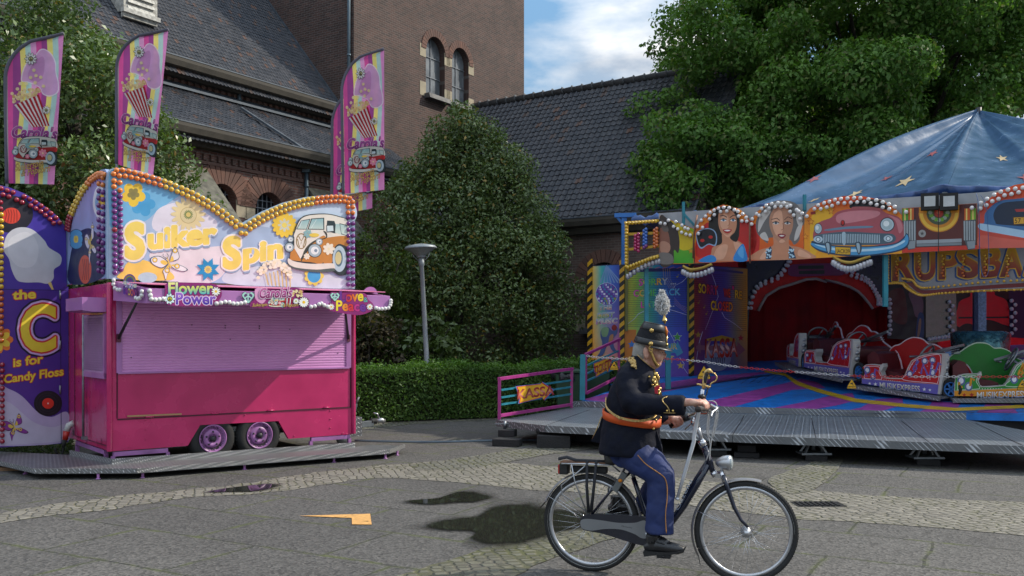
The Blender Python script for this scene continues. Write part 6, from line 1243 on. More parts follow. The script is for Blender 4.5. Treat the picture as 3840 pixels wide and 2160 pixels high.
def juke(a):
    a.poly(r2([(765, 295), (1385, 252), (1390, 632), (765, 662)]), hexc('4a1c1c')); a.poly(r2([(765, 625), (1390, 600), (1390, 634), (765, 664)]), hexc('c83020'))
    a.poly(r2([(880, 290), (1280, 262), (1275, 560), (885, 570)]), hexc('5c2420'))
    a.ring(*r2(1072, 330), 76, 72, 33, hexc('d88a1c'), 40, 0, 180); a.ring(*r2(1072, 330), 72, 68, 12, hexc('f0c040'), 40, 0, 180); a.ell(*r2(1072, 330), 47, 45, hexc('4a5a40'), 30, 0, -20, 200); 
    a.poly(r2([(905, 285), (985, 285), (985, 335), (905, 335)]), hexc('d88a1c')); a.poly(r2([(1165, 270), (1242, 266), (1242, 330), (1165, 330)]), hexc('d88a1c')); a.poly(r2([(972, 288), (1170, 272), (1170, 335), (972, 335)]), hexc('4a6a38'))
    for i in range(9): t = math.pi*(.05+.9*i/8); a.ell(r2(1072, 330)[0]+math.cos(t)*33, r2(1072, 330)[1]+math.sin(t)*33-6, 8, 7, hexc('78b830') if i % 2 else hexc('a8b8a8'))
    a.ell(*r2(1070, 330), 19, 19, hexc('8a4010')); a.ell(*r2(1070, 330), 16, 16, hexc('d03018')); a.ell(*r2(1066, 325), 7, 7, hexc('e87848'))
    for x0, x1, c in ((768, 815, '5a9a28'), (817, 862, 'c85a20'), (1283, 1332, 'c85a20'), (1336, 1380, '7aa828')): a.poly(r2([(x0, 295), (x1, 292), (x1, 395), (x0, 398)]), hexc(c)); a.poly(r2([(x0+14, 295), (x0+26, 294), (x0+26, 396), (x0+14, 397)]), hexc('e8d070'))
    for x0 in (775, 1275):
        a.poly(r2([(x0, 395), (x0+105, 385), (x0+105, 560), (x0+95, 630), (x0+40, 640), (x0+10, 560)]), hexc('4a5258'))
        for i in range(5): a.poly(r2([(x0+3+i*21, 400), (x0+17+i*21, 396), (x0+17+i*21, 560), (x0+5+i*21, 560)]), hexc('a0a8ac')); 
        a.poly(r2([(x0+30, 570), (x0+102, 562), (x0+98, 625), (x0+42, 632)]), hexc('8a949a'))
    a.poly(r2([(885, 560), (1262, 545), (1262, 575), (885, 588)]), hexc('9aa2a8')); a.poly(r2([(885, 590), (1262, 578), (1262, 600), (885, 612)]), hexc('7a848a')); a.ell(*r2(932, 503), 14, 14, hexc('9a9a98')); a.star(*r2(932, 503), 9, hexc('4a4a4a'))
    a.line(r2([(1068, 280), (1068, 660)]), 3, BKK)
board('fascia_board', r2([(762, 292), (1388, 250), (1392, 634), (762, 666)]), juke, 'fascia board painted with a jukebox')
def blue_car(a):
    a.poly(r2([(1395, 630), (1400, 330), (1470, 230), (1560, 160), (1700, 100), (1783, 85), (1990, 85), (1990, 600)]), uv2(hexc('d85018'), hexc('c84838'), 690, 800)); a.smooth(r2([(1400, 600), (1420, 520), (1600, 540), (1783, 560), (1990, 560), (1990, 610), (1500, 625)]), hexc('d06050'))
    a.smooth(r2([(1410, 440), (1450, 410), (1460, 330), (1560, 240), (1700, 215), (1990, 215), (1990, 540), (1700, 520), (1480, 480)]), hexc('3a6a9c')); a.smooth(r2([(1530, 330), (1580, 260), (1700, 235), (1990, 235), (1990, 430), (1600, 430), (1540, 400)]), hexc('1c2a40')); a.smooth(r2([(1405, 425), (1500, 430), (1990, 520), (1990, 570), (1560, 500), (1420, 470)]), hexc('a8c8e0'))
    a.poly(r2([(1690, 365), (1860, 360), (1860, 420), (1695, 430)]), hexc('5a3a10')); a.poly(r2([(1697, 370), (1855, 366), (1855, 415), (1700, 424)]), hexc('d8a030')); a.text('57 150', r2(1706, 416), r2(1850, 408), 17, hexc('1c140c'), off=.01); a.poly(r2([(1705, 300), (1900, 290), (1900, 315), (1720, 322)]), hexc('b03030'))
board('fascia_board', r2([(1392, 632), (1398, 330), (1470, 228), (1560, 158), (1700, 98), (1783, 83), (1992, 83), (1992, 602)]), blue_car, 'fascia board painted with a blue vintage car')
BFP = FPL; white = []
for l in (r1([(345, 265), (378, 270), (402, 245), (440, 290), (455, 255), (470, 308), (500, 280), (498, 332), (522, 300), (530, 345), (560, 352), (545, 308)]), r1([(612, 290), (640, 245), (672, 215), (705, 188), (733, 172), (765, 158), (802, 152), (842, 155), (880, 170), (905, 180), (940, 198), (965, 225), (700, 235), (735, 205), (780, 182), (825, 178), (910, 215), (935, 250), (970, 252), (650, 297), (620, 340)]), r1([(1010, 235), (1042, 198), (1078, 160), (1110, 138), (1150, 125), (1195, 118), (1238, 120), (1285, 140), (1330, 170), (1370, 195), (1405, 215), (1005, 272), (1060, 210), (1105, 182), (1132, 157), (1175, 148), (1218, 146), (1262, 148), (1283, 182), (1310, 208), (1345, 180), (1355, 235)]),
          r2([(35, 298), (65, 268), (115, 250), (160, 238), (205, 222), (255, 215), (310, 210), (365, 208), (418, 208), (485, 218), (550, 225), (605, 242), (655, 258), (705, 280), (88, 298), (138, 285), (182, 272), (232, 250), (285, 250), (338, 246), (392, 242), (450, 240), (505, 252), (555, 265), (605, 285), (660, 300), (710, 325), (800, 325)]), r2([(1420, 295), (1422, 250), (1475, 215), (1535, 180), (1590, 155), (1650, 138), (1712, 130), (1775, 122), (1470, 268), (1520, 235), (1572, 215), (1622, 185), (1680, 175), (1740, 160), (1350, 290)])):
    white += [(p, 'white') for p in l]
fb = [o for o in ride.children if o.name.startswith('fascia_board')][3]
bulbs(ride, white, .034, 100, FPL, .03)
# open bulb grid at the left end
m = MB(); gl = lambda l: [FPL.hit(*p, .01) for p in l]
for p, q in (((82, 262), (330, 245)), ((100, 262), (100, 600)), ((105, 345), (330, 335)), ((110, 455), (330, 430)), ((120, 600), (330, 500))): m.bar(FPL.hit(*r1(*p), .01), FPL.hit(*r1(*q), .01), .03, .05)
m.build('bulb_grid', mat('yellow_steel', (.5, .30, .02), .45), ride)
it = [(r1(95+i*24, 266-i*1.6), 'yellow') for i in range(10)]+[(r1(97, 290+i*24), 'yellow') for i in range(13)]+[(r1(110+i*21, 585-i*9.5+(i*i)*.18), 'yellow') for i in range(11)]+[(r1(185-(i % 2)*22, 345+i*12), 'red') for i in range(11)]+[(r1(240-(i % 2)*14, 310+i*12), 'purple' if i > 9 else 'blue') for i in range(12)]+[(r1(318-(i % 2)*16, 305+i*12), 'orange') for i in range(12)]
BM['blue'] = glow('blue_bulb', (.02, .12, .45)); BM['red'] = glow('magenta_bulb', (.40, .01, .10)); bulbs(ride, it, .036, 0, FPL, .03)
# hanging clear bulbs on gilded swags
for pts in (r1([(105, 610), (180, 560), (260, 520), (330, 500)]), r1([(505, 575), (560, 600), (640, 590), (715, 560)]), r2([(190, 695), (260, 735), (340, 745), (420, 720), (500, 690)])):
    m = MB(); m.tube([FPL.hit(*p, -.02) for p in spline(pts, 5, False)], .03, 8); m.build('swag', mat('gilded', (.45, .30, .06), .4, .5), ride)
    m = MB()
    for p in spline(pts, 3, False): q = FPL.hit(*p, .0)-UP*.06; m.lathe(q, (0, 0, -1), [(.03, 0), (.04, .03), (.045, .07), (.025, .10), (0, .105)], 8)
    m.build('swag_bulbs', mat('clear_glass_bulb', (.42, .42, .45), .1, .3), ride)
# posts, brackets, spotlights, straps
m = MB()
def post(px, y0, y1, w=.075): p, q = FPB.hit(px, y0), FPB.hit(px, y1); m.obox((p+q)/2, (w/2, 0, 0), (0, w/2, 0), UP*(q-p).length/2)
post(2424, 1005, 1470); m.build('post', TEAL, ride); m = MB(); post(3320, 950, 1150, .07); m.build('post', TEAL, ride); m = MB(); post(2563, 757, 850, .05); p = FPB.hit(2563, 800); m.bar(p, FPB.hit(2605, 845), .04, .04); post(3017, 730, 790, .05); m.build('bracket', TEAL, ride)
m = MB(); q = DP.hit(2505, 1459); m.obox(q+UP*.38, (.05, 0, 0), (0, .05, 0), UP*.38); m.build('rail_post', TEAL, ride)
m = MB(); p = P(2340, 830, 18.6); m.obox(p+UP*-.38, (.05, 0, 0), (0, .05, 0), UP*.48); m.bar(P(2305, 808, 18.6), P(2385, 806, 18.5), .08, .08); m.bar(P(2312, 812, 18.6), P(2345, 850, 18.6), .05, .05); m.build('bracket', mat('bright_blue_paint', (.03, .17, .5), .4), ride)
for x in (995, 1155): m = MB(); p = FPL.hit(*r2(x, 238), .12); m.obox(p, DD*.13, DN*.07, UP*.13); m.mi = 1; m.obox(p-DN*.075, DD*.08, DN*.004, UP*.08); m.build('floodlight', [BLK, mat('lamp_glass', (.5, .52, .52), .2)], ride)
for pts in (r2([(1385, 170), (1405, 300), (1415, 700), (1440, 855), (1480, 840), (1490, 700), (1470, 300), (1420, 180)]), ): m = MB(); m.tube([FPL.hit(*p, .10) for p in spline(pts, 5, False)], .014, 6, flat=.3); m.build('strap', mat('blue_strap', (.05, .10, .25), .7), ride)
for pts in (r1([(608, 205), (585, 340), (578, 520)]), r1([(990, 250), (988, 420), (990, 555)])): m = MB(); m.tube([FPL.hit(*p, .06) for p in pts], .03, 6, flat=.25); m.build('strap', mat('tan_strap', (.22, .10, .06), .7), ride)
# white backing strip between boards and roof
m = MB(); m.prism([FPB.hit(*p) for p in ((2470, 800), (2620, 790), (3700, 720), (3840, 700), (3840, 800), (3000, 830), (2470, 870))], FPB.n*-.02); m.build('backing_strip', mat('grey_white_panel', (.35, .36, .38), .5), ride)
# ---- inside: rear wall with arch, curtain and mirror panels
BKY = 22.6; BP = Pl((0, BKY, 0), (0, -1, 0)); CUR = mat('dark_red_curtain', (.34, .010, .014), .75, var=.4, vscale=2); thin_cloth(CUR, .5)
m = MB(); n = 90; vs = []
for i in range(n+1): x = 5.6+i*.055; w = .04*math.sin(i*.8)+.025*math.sin(i*1.9+1); vs += [(x, BKY+.5+w, .5), (x, BKY+.5+w*.6, 4.0)]
m.add(vs, [(2*i, 2*i+2, 2*i+3, 2*i+1) for i in range(n)], sm=True); m.build('curtain', CUR, ride)
arch_in = r1([(1050, 900), (1075, 850), (1110, 790), (1200, 735), (1300, 705), (1400, 672), (1470, 668), (1546, 690)])+r2([(120, 892), (230, 915), (330, 950), (400, 990), (440, 1030), (490, 1090), (520, 1132)])
arch_out = r2([(600, 1105), (560, 1000), (520, 930), (450, 870), (330, 800), (290, 760), (200, 640)])+r1([(1300, 500), (1240, 600), (1190, 655), (1100, 690), (1040, 740), (1000, 820), (985, 890)])
m = MB(); m.prism([BP.hit(*p) for p in arch_in+arch_out], BP.n*-.05); m.build('arch', mat('red_vinyl', (.60, .025, .02), .45, var=.25, spec=.25), ride)
m = MB(); m.tube([BP.hit(*p, .03) for p in arch_in], .035, 6); m.build('arch_trim', mat('cream_trim', (.42, .36, .30), .6), ride)
ab = []
for k, sh in ((0, 0), (1, 1)):
    for x, y in spline([(972-k*-24, 880), (1000+k*10, 800), (1035+k*10, 725+k*12), (1100, 685+k*18), (1190, 650+k*18), (1230+k*10, 600+k*10), (1265+k*15, 545)], 2, False): ab.append((r1(x, y), 'white'))
    for x, y in spline([(215+k*-15, 710), (265-k*5, 790), (345-k*8, 832+k*24), (425-k*5, 860+k*25), (480-k*5, 890+k*25), (520-k*6, 940+k*20), (550-k*6, 1000+k*14), (580-k*20, 1050+k*5), (585-k*25, 1095)], 2, False): ab.append((r2(x, y), 'white'))
m = MB(); m.prism([BP.hit(*p, -.02) for p in [(2800, 1370), (2800, 960), (3335, 940), (3335, 1160)]+r2([(600, 1105), (560, 1000), (450, 870), (290, 760)])+r1([(1240, 600), (1100, 690), (1000, 820), (985, 890), (960, 1300)])], BP.n*-.02); m.build('arch_surround', mat('night_blue_panel', (.02, .018, .05), .3, var=.4), ride)
bulbs(ride, ab, .047, 0, BP, .03)
a = Art(BP, MB(), .05); a.smooth(r1([(1265, 610), (1285, 570), (1350, 560), (1546, 555), (1640, 560), (1690, 600), (1660, 640), (1540, 645), (1300, 650)]), hexc('7a1458')); a.poly(r1([(1340, 572), (1525, 570), (1525, 595), (1340, 598)]), BKK); a.poly(r1([(1345, 610), (1530, 605), (1530, 632), (1345, 634)]), BKK); a.mb.build('arch_sign', PAINT, ride)
a = Art(BP, MB(), .01)
a.poly(r2([(640, 640), (960, 640), (960, 1400), (640, 1380)]), hexc('200a18')); a.smooth(r2([(650, 1000), (760, 960), (800, 1080), (800, 1250), (700, 1240), (650, 1120)]), hexc('5a0810')); a.smooth(r2([(820, 1000), (900, 980), (940, 1080), (930, 1180), (880, 1200), (850, 1100)]), hexc('7a5060')); a.smooth(r2([(900, 1180), (945, 1190), (940, 1380), (880, 1380)]), hexc('1c3a70')); a.smooth(r2([(905, 1230), (925, 1225), (915, 1330), (890, 1390)]), hexc('a07860'))
a.poly(r2([(1210, 980), (1680, 960), (1680, 1300), (1210, 1300)]), hexc('14060c')); a.smooth(r2([(1238, 1285), (1232, 1110), (1260, 1060), (1330, 1030), (1350, 990), (1520, 985), (1545, 1020), (1620, 1050), (1648, 1100), (1650, 1280)]), hexc('f01428')); a.poly(r2([(1236, 1200), (1650, 1196), (1650, 1210), (1236, 1214)]), BKK)
a.smooth(r2([(1240, 1290), (1300, 1255), (1380, 1265), (1420, 1225), (1520, 1230), (1600, 1260), (1650, 1280), (1650, 1330), (1240, 1330)]), hexc('180a10')); a.poly(r2([(1655, 950), (2100, 930), (2100, 1400), (1660, 1370)]), hexc('1c1c48'))
a.mb.build('rear_panel', PAINT, ride)
m = MB(); m.prism([BP.hit(*p, .04) for p in r2([(962, 1010), (1215, 990), (1222, 1385), (962, 1425)])], BP.n*-.03); m.build('mirror_panel', mat('mottled_mirror', (.20, .18, .165), .3, .7, var=.4, vscale=5), ride)
m = MB(); m.quad(V((5.0, 24.6, .4)), V((15, 24.6, .4)), V((15, 24.6, 4.1)), V((5.0, 24.6, 4.1))); m.quad(V((14.9, 15.5, .4)), V((14.9, 24.6, .4)), V((14.9, 24.6, 4.1)), V((14.9, 15.5, 4.1))); RC = mat('red_tent_wall', (.42, .012, .018), .7, var=.3); thin_cloth(RC, .6); m.build('rear_wall', RC, ride)
it = []
for i in range(9): it += [(r2(655+8*(i % 2), 1055+i*36), 'white'), (r2(1155+28*(i % 2), 1075+i*34), 'white'), (r2(1675+30*(i % 2), 1065+i*34), 'white')]
for i in range(9): it.append((r2(985+i*27, 1385-i*4), 'white'))
bulbs(ride, it, .05, 0, BP, .07)
m = MB(); q = P(*r2(1418, 1340), 18.6); m.obox(V((q.x, q.y, q.z+.95)), (.08, 0, 0), (0, .08, 0), UP*1.0); m.build('centre_post', mat('speckled_blue', (.20, .27, .45), .4, var=.5, vscale=30), ride)
m = MB(); m.lathe(V((q.x, q.y, .8)), UP, [(.5, 0), (.48, .25), (.52, .5), (.55, q.z-.8), (.45, q.z-.75)], 16); m.build('centre_drum', mat('teal_foil', (.10, .24, .26), .25, .7, var=.6, vscale=9, bump=.8, bscale=12), ride)
# ---- big lit lettering RUPSBAAN behind the boards
RP = vplane((2.77+.35, 17.64+.48), (6.3+.35, 15.05+.48))
so2 = r2([(640, 668), (1000, 640), (2000, 560), (2000, 955), (1783, 975), (1400, 990), (1100, 1008), (950, 1027), (880, 1010), (820, 970), (780, 925), (645, 922)])
m = MB(); m.prism([RP.hit(*p) for p in so2], RP.n*-.06, col=hexc('b88a1c')); rs = m.build('name_sign', PAINT, ride, label='long yellow and red bulb sign with the ride name')
a = Art(RP, off=.004); ins = r2([(655, 680), (1000, 652), (2000, 574), (2000, 940), (1783, 960), (1400, 975), (1100, 992), (950, 1010), (890, 995), (835, 955), (792, 905), (658, 905)]); a.poly(ins, hexc('8a8a92'))
a.smooth(r2([(760, 880), (850, 900), (900, 960), (1000, 975), (1400, 940), (2000, 905), (2000, 935), (1400, 972), (1000, 1005), (900, 995), (840, 950)]), hexc('6a1018'))
LG = vgrad('6a1610', '942c16', 'b0681c', 'c49826')
for ch, x0, x1, y in (('R', 690, 850, 890), ('U', 880, 1035, 885), ('P', 1078, 1228, 878), ('S', 1238, 1400, 868), ('B', 1432, 1590, 862), ('A', 1592, 1770, 856), ('A', 1790, 1960, 846)):
    h = 110; a.text(ch, r2(x0-14, y+8), r2(x1-14, y), h, hexc('14407a'), [(.06, hexc('14407a'))], off=.04); a.text(ch, r2(x0, y), r2(x1, y-6), h, LG, [(.055, hexc('c89a20'))], off=.035)
a.mb.build('lettering', PAINT, rs)
it = [(p, 'gold') for p in spline(r2([(650, 920), (760, 920), (800, 955), (880, 1005), (950, 1020), (1100, 1003), (1400, 985), (1840, 970)]), 8, False)]+[(p, 'gold') for p in spline(r2([(770, 880), (850, 895), (900, 945), (1000, 955), (1400, 915), (1840, 890)]), 9, False)]+[(r2(650, 700+i*22), 'gold') for i in range(10)]
for ch in range(6):
    x = (715, 905, 1100, 1270, 1455, 1640)[ch]
    for j in range(8): it.append((r2(x+(j % 2)*10, 690+j*24), 'gold' if j < 4 else 'orange'))
bulbs(rs, it, .022, 100, RP, .035)
# ================================================================ RIDE CARS
cp0, cp1 = V((6.56, 17.5, .78)), V((7.55, 16.27, .652))
CPL = vplane(cp0, cp1); chd = (V((cp1.x, cp1.y, 0))-V((cp0.x, cp0.y, 0))); CL_ = chd.length; cdir = chd.normalized()
def cu(x, y):
    h = CPL.hit(*r3(x, y)); u = (V((h.x, h.y, 0))-V((cp0.x, cp0.y, 0))).dot(cdir); return u, h.z-(cp0.z+(cp1.z-cp0.z)*u/CL_)
CAR = [cu(*p) for p in [(1057, 742), (1060, 640), (1068, 605), (1090, 588), (1130, 582), (1215, 590), (1232, 575), (1236, 605), (1215, 645), (1225, 680), (1245, 694), (1300, 698), (1385, 700), (1405, 680), (1420, 650), (1440, 600), (1465, 555), (1530, 515), (1640, 490), (1735, 495), (1745, 520), (1742, 600), (1720, 720), (1702, 832)]]
CVIN = mat('dark_red_vinyl', (.10, .008, .012), .4, var=.3); CWH = mat('car_white', (.55, .53, .50), .35, var=.15)
def make_car(p0, p1, zz0, zz1, scheme, num, label):
    A_, B_ = V((p0[0], p0[1], zz0)), V((p1[0], p1[1], zz1)); dd = V((B_.x-A_.x, B_.y-A_.y, 0)); L = dd.length; dd.normalize(); n = V((dd.y, -dd.x, 0)); sc = L/CL_; ds = (zz1-zz0)/L
    W3 = lambda u, w, z: A_+dd*(u*sc)+n*w+UP*(ds*u*sc+z)
    body_c, base_c, deco, lt, star_c = scheme; t = thing('ride_car', W3(.7, -.4, 0), label, 'ride car', 'music ride cars on the circular track')
    m = MB(); m.prism([W3(u, 0, z) for u, z in CAR], n*-.15); sh = m.build('side_shell', CWH, t, bevel=.012)
    pl = Pl(W3(0, 0, 0), n+UP*0); PX = lambda u, z: pp(W3(u, 0, z))
    def pp(p): return (CX+F*p.x/p.y, HY-F*(p.z-CH)/p.y)
    q = lambda l: [PX(*cu(*x)) for x in l]
    a = Art(pl, off=.004, step=.001)
    a.poly(q([(1062, 700), (1066, 610), (1090, 594), (1130, 589), (1205, 596), (1208, 645), (1228, 697), (1300, 706), (1392, 706), (1425, 655), (1470, 562), (1535, 522), (1640, 497), (1715, 502), (1712, 610), (1690, 750), (1062, 702)]), body_c)
    a.poly(q([(1058, 704), (1300, 724), (1690, 752), (1680, 832), (1059, 742)]), base_c)
    for l in ([(1078, 690), (1080, 612), (1100, 602), (1198, 606), (1200, 650), (1222, 700), (1200, 708), (1085, 700)], [(1400, 712), (1432, 660), (1478, 570), (1540, 532), (1640, 507), (1702, 512), (1700, 610), (1682, 735), (1640, 738)]): a.line(q(spline(l, 4)), 2.2, lt, True)
    for x, y in ((1102, 632), (1150, 682), (1452, 664), (1575, 556), (1640, 550), (1640, 652)): R = abs(PX(*cu(x+26, y))[0]-PX(*cu(x, y))[0]); a.ell(*PX(*cu(x, y)), R, R*1.15, hexc('5a6a9a')); a.ell(*PX(*cu(x, y)), R*.6, R*.7, hexc('e8e8f0'))
    w = abs(PX(*cu(14, 600))[0]-PX(*cu(0, 600))[0])
    a.line(q([(1478, 660), (1490, 640), (1510, 620), (1500, 590), (1515, 545), (1525, 560), (1505, 590), (1490, 600), (1480, 625), (1500, 640)]), w, deco); a.line(q([(1545, 665), (1560, 580), (1600, 675), (1618, 672), (1640, 560)]), w*1.2, deco); a.line(q([(1665, 650), (1690, 570), (1712, 590)]), w*1.2, deco); a.line(q([(1088, 640), (1092, 685), (1110, 678)]), w, deco); a.line(q([(1160, 680), (1168, 620), (1188, 640)]), w, deco)
    g = random.Random(num)
    for i in range(24): a.star(*PX(*cu(g.uniform(1440, 1690), g.uniform(545, 725))), w*.35, lt)
    for i in range(8): a.star(*PX(*cu(1240+i*18, 712+i*2)), w*.35, lt)
    for x, y, r in ((1122, 742, 14), (1170, 748, 17), (1572, 790, 17), (1618, 796, 14)): a.star(*PX(*cu(x, y)), abs(PX(*cu(x+r, y))[0]-PX(*cu(x, y))[0]), star_c)
    h = abs(PX(*cu(1370, 800))[1]-PX(*cu(1370, 752))[1]); a.text('MUSIKEXPRESS', PX(*cu(1205, 780)), PX(*cu(1535, 812)), h, vgrad('8a9ac0', 'e0d0a8', 'f0f0f0'), [(.05, hexc('3a3060'))], off=.015)
    if num: a.text(str(num), PX(*cu(1622, 622)), PX(*cu(1648, 622)), h*.6, hexc('f0f0f0'), shear=.2)
    a.mb.build('artwork', PAINT, sh)
    m = MB(); ip = [(-.02, 0), (-.02, .42), (.02, .60), (.10, .70), (.20, .74), (.32, .84), (.45, .90), (.60, .88), (.70, .80), (.80, .80), (.92, .74), (1.02, .62), (1.22, .52), (1.38, .42), (1.38, 0)]
    ipf = [(u*CL_/1.4, z) for u, z in spline(ip, 3) if z > -.05]
    m.prism([W3(u, -.95, z) for u, z in ipf], n*-.05, col=body_c); m.prism([W3(u-.004, -.955, z+.022) for u, z in ipf], n*-.03, col=lt); m.build('inner_panel', PAINT, t)
    m = MB(); m.prism([W3(u, -.2, z) for u, z in [(.0, .02), (.0, .52), (.10, .62), (.20, .58), (.30, .30), (.62, .26), (.72, .22), (.80, .02)]], n*-.75); m.build('seat', CVIN, t, bevel=.02)
    m = MB(); m.prism([W3(u, -.2, z) for u, z in [(1.18, .02), (1.05, .30), (1.08, .48), (1.25, .56), (1.40, .52), (1.40, .02)]], n*-.75); m.build('dashboard', CVIN, t, bevel=.02)
    m = MB(); c = W3(.98, -.5, .62); e1 = n; e2_ = (dd*.45+UP*.9).normalized(); m.tube([c+(e1*math.cos(x)+e2_*math.sin(x))*.21 for x in [2*math.pi*i/24 for i in range(24)]], .02, 8, closed=True)
    for k in range(3): x = 2*math.pi*k/3; m.tube([c, c+(e1*math.cos(x)+e2_*math.sin(x))*.2], .014, 6)
    m.tube([c, W3(1.2, -.5, .45)], .025, 8); m.build('steering_wheel', STEEL, t)
    m = MB(); m.bar(W3(.75, -.75, .60), W3(1.55, -.75, .86), .045, .045); m.tube([W3(.78, -.7, .58), W3(.78, -.3, .58)], .02, 8)
    for k in range(4): m.tube([W3(.9, -.72+k*.02, .60), W3(1.5, -.72+k*.02, .70+.04*k)], .009, 6)
    m.build('lap_bar', STEEL, t)
    m = MB(); m.bar(W3(-.06, .10, -.045), W3(CL_+.04, .10, -.045), .30, .03); m.bar(W3(-.06, .25, -.06), W3(CL_+.04, .25, -.06), .012, .07); m.build('running_board', treadplate('tread_plate_edge'), t)
    m = MB(); c = W3(CL_+.07, -.08, .10); m.tube([c+(dd*math.cos(x)+UP*math.sin(x))*.155 for x in [2*math.pi*i/20 for i in range(20)]], .035, 8, closed=True); wh = m.build('wheel', BLK, t)
    m = MB(); m.tube([c+(dd*math.cos(x)+UP*math.sin(x))*.12 for x in [2*math.pi*i/20 for i in range(20)]], .018, 6, closed=True); [m.bar(c, c+(dd*math.cos(x)+UP*math.sin(x))*.12, .03, .03, up=n) for x in [2*math.pi*k/6 for k in range(6)]]; m.build('rim', mat('blue_wheel', (.02, .14, .42), .4), wh)
    m = MB()
    for z in (.34, .46, .58): m.lathe(W3(CL_*.985, -.1, z), dd, [(.05, .0), (.055, .01), (.035, .03), (0, .035)], 12)
    m.build('marker_light', CHR, t)
redS = (hexc('c4161a'), hexc('6a62b8'), hexc('6a60b8'), hexc('e8d8e0'), hexc('f0f0f4')); grnS = (hexc('2a8a30'), hexc('e09018'), hexc('d8901c'), hexc('d8e8d0'), hexc('b02818'))
make_car((6.30, 21.4), (6.08, 19.75), 1.10, 1.02, redS, 1, 'red ride car farthest back, beside the curtain arch')
make_car((6.10, 19.5), (6.47, 17.7), 1.02, .896, redS, 2, 'red ride car in the middle, between two other red cars')
make_car((6.56, 17.5), (7.55, 16.27), .78, .652, redS, 3, 'red ride car nearest the front, next to the green car')
make_car((7.66, 16.16), (9.15, 15.68), .632, .66, grnS, 0, 'green and orange ride car at the right edge')
# ================================================================ TICKET BOOTH
bk = [V((1.79, 21.25, 0)), V((2.45, 20.75, 0)), V((3.985, 20.8, 0)), V((5.55, 22.0, 0))]; zb0, zb1 = .74, 3.28
booth = thing('ticket_booth', (3.9, 21.4, .78), 'closed ticket booth with rainbow shutters and hazard striped corners', 'ticket booth')
m = MB(); m.prism([V((p.x, p.y, zb1)) for p in bk]+[V((5.0, 24, zb1)), V((2.2, 24, zb1))], UP*-(zb1-zb0), col=hexc('303048')); m.build('body', PAINT, booth)
PL = [vplane(bk[i], bk[i+1]) for i in range(3)]
rain = lambda *cs: (lambda x0, x1: (lambda x, y: (lambda k: mixc(cs[int(k)], cs[min(len(cs)-1, int(k)+1)], k-int(k)))(min(.999, max(0, (x-x0)/(x1-x0)))*(len(cs)-1))))
H = lambda *l: [hexc(c) for c in l]
HZ0 = PL[1].hit(2460, 1409).z
def face(i, cf, x0, x1, nx=14):
    a = Art(PL[i], off=.004); e = .002
    pts = [];
    p, q = bk[i], bk[i+1]; m_ = nx+1
    prj = lambda p: (CX+F*p.x/p.y, HY-F*(p.z-CH)/p.y)
    for j in range(9):
        for k in range(nx+1): w = p.lerp(q, k/nx); pts.append(prj(V((w.x, w.y, zb0+.02+(zb1-zb0-.04)*j/8))))
    a._put(pts, [t for j in range(8) for k in range(nx) for t in ((j*m_+k, j*m_+k+1, (j+1)*m_+k+1), (j*m_+k, (j+1)*m_+k+1, (j+1)*m_+k))], cf); return a
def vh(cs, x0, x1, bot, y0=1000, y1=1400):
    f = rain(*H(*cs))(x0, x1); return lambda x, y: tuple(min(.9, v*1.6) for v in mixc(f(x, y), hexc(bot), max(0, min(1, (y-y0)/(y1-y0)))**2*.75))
def bolt(a, pts, w=2.0): a.line(pts, [w*(1-.7*i/len(pts)) for i in range(len(pts))], hexc('c8d0f0'))
def note(a, x, y, s, c): a.ell(x, y, s*.5, s*.4, c, 10); a.line([(x+s*.45, y), (x+s*.5, y-s*1.5), (x+s*1.1, y-s*1.1)], s*.2, c)
# left face
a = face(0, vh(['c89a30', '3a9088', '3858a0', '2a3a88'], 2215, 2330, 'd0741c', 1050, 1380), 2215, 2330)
for i in range(7): a.line([r5(215, 130), r5(150+i*38, 320)], [2, 6], hexc('7898c8'))
a.ell(*r5(218, 442), 42, 43, hexc('b8c0e0')); a.ell(*r5(218, 442), 40, 41, hexc('5a3c98'))
for i in range(9):
    for j in range(9):
        x, y = 218+(i-4)*26*math.cos((j-4)*.28), 442+(j-4)*25; k = (i*7+j*13) % 5; a.poly([r5(x-11, y-10), r5(x+11, y-10), r5(x+11, y+10), r5(x-11, y+10)], H('6a48a8', '8878c8', '4a8ab8', 'd8d8f0', '9aa838')[k if j > 5 or k != 4 else 0])
for t, y, h, x0, x1, c in (('THE', 612, 15, 138, 272, 'c05858'), ('BEST', 695, 17, 118, 300, '4a9040'), ('MUSIC', 765, 19, 104, 332, 'b04a9a')): a.text(t, r5(x0, y+6), r5(x1, y-6), h, vgrad(c, 'e0d8c0' if t != 'BEST' else 'd8c050', '88a8d0'), [(.06, hexc('e8e4d8')), (.03, hexc('2a2a5a'))], off=.015, shear=.08)
a.smooth(r5([(140, 1080), (170, 980), (150, 900), (160, 830), (230, 800), (280, 840), (330, 800), (330, 870), (290, 930), (300, 1020), (340, 1080), (280, 1060), (230, 990), (180, 1100), (110, 1120)]), hexc('4a5a8a')); a.ell(*r5(300, 808), 10, 11, hexc('8a3030')); a.smooth(r5([(160, 830), (200, 800), (240, 820), (220, 900), (170, 900)]), hexc('7a9a78')); a.smooth(r5([(250, 900), (290, 880), (280, 960), (240, 980)]), hexc('a87858'))
a.mb.build('left_panel', PAINT, booth)
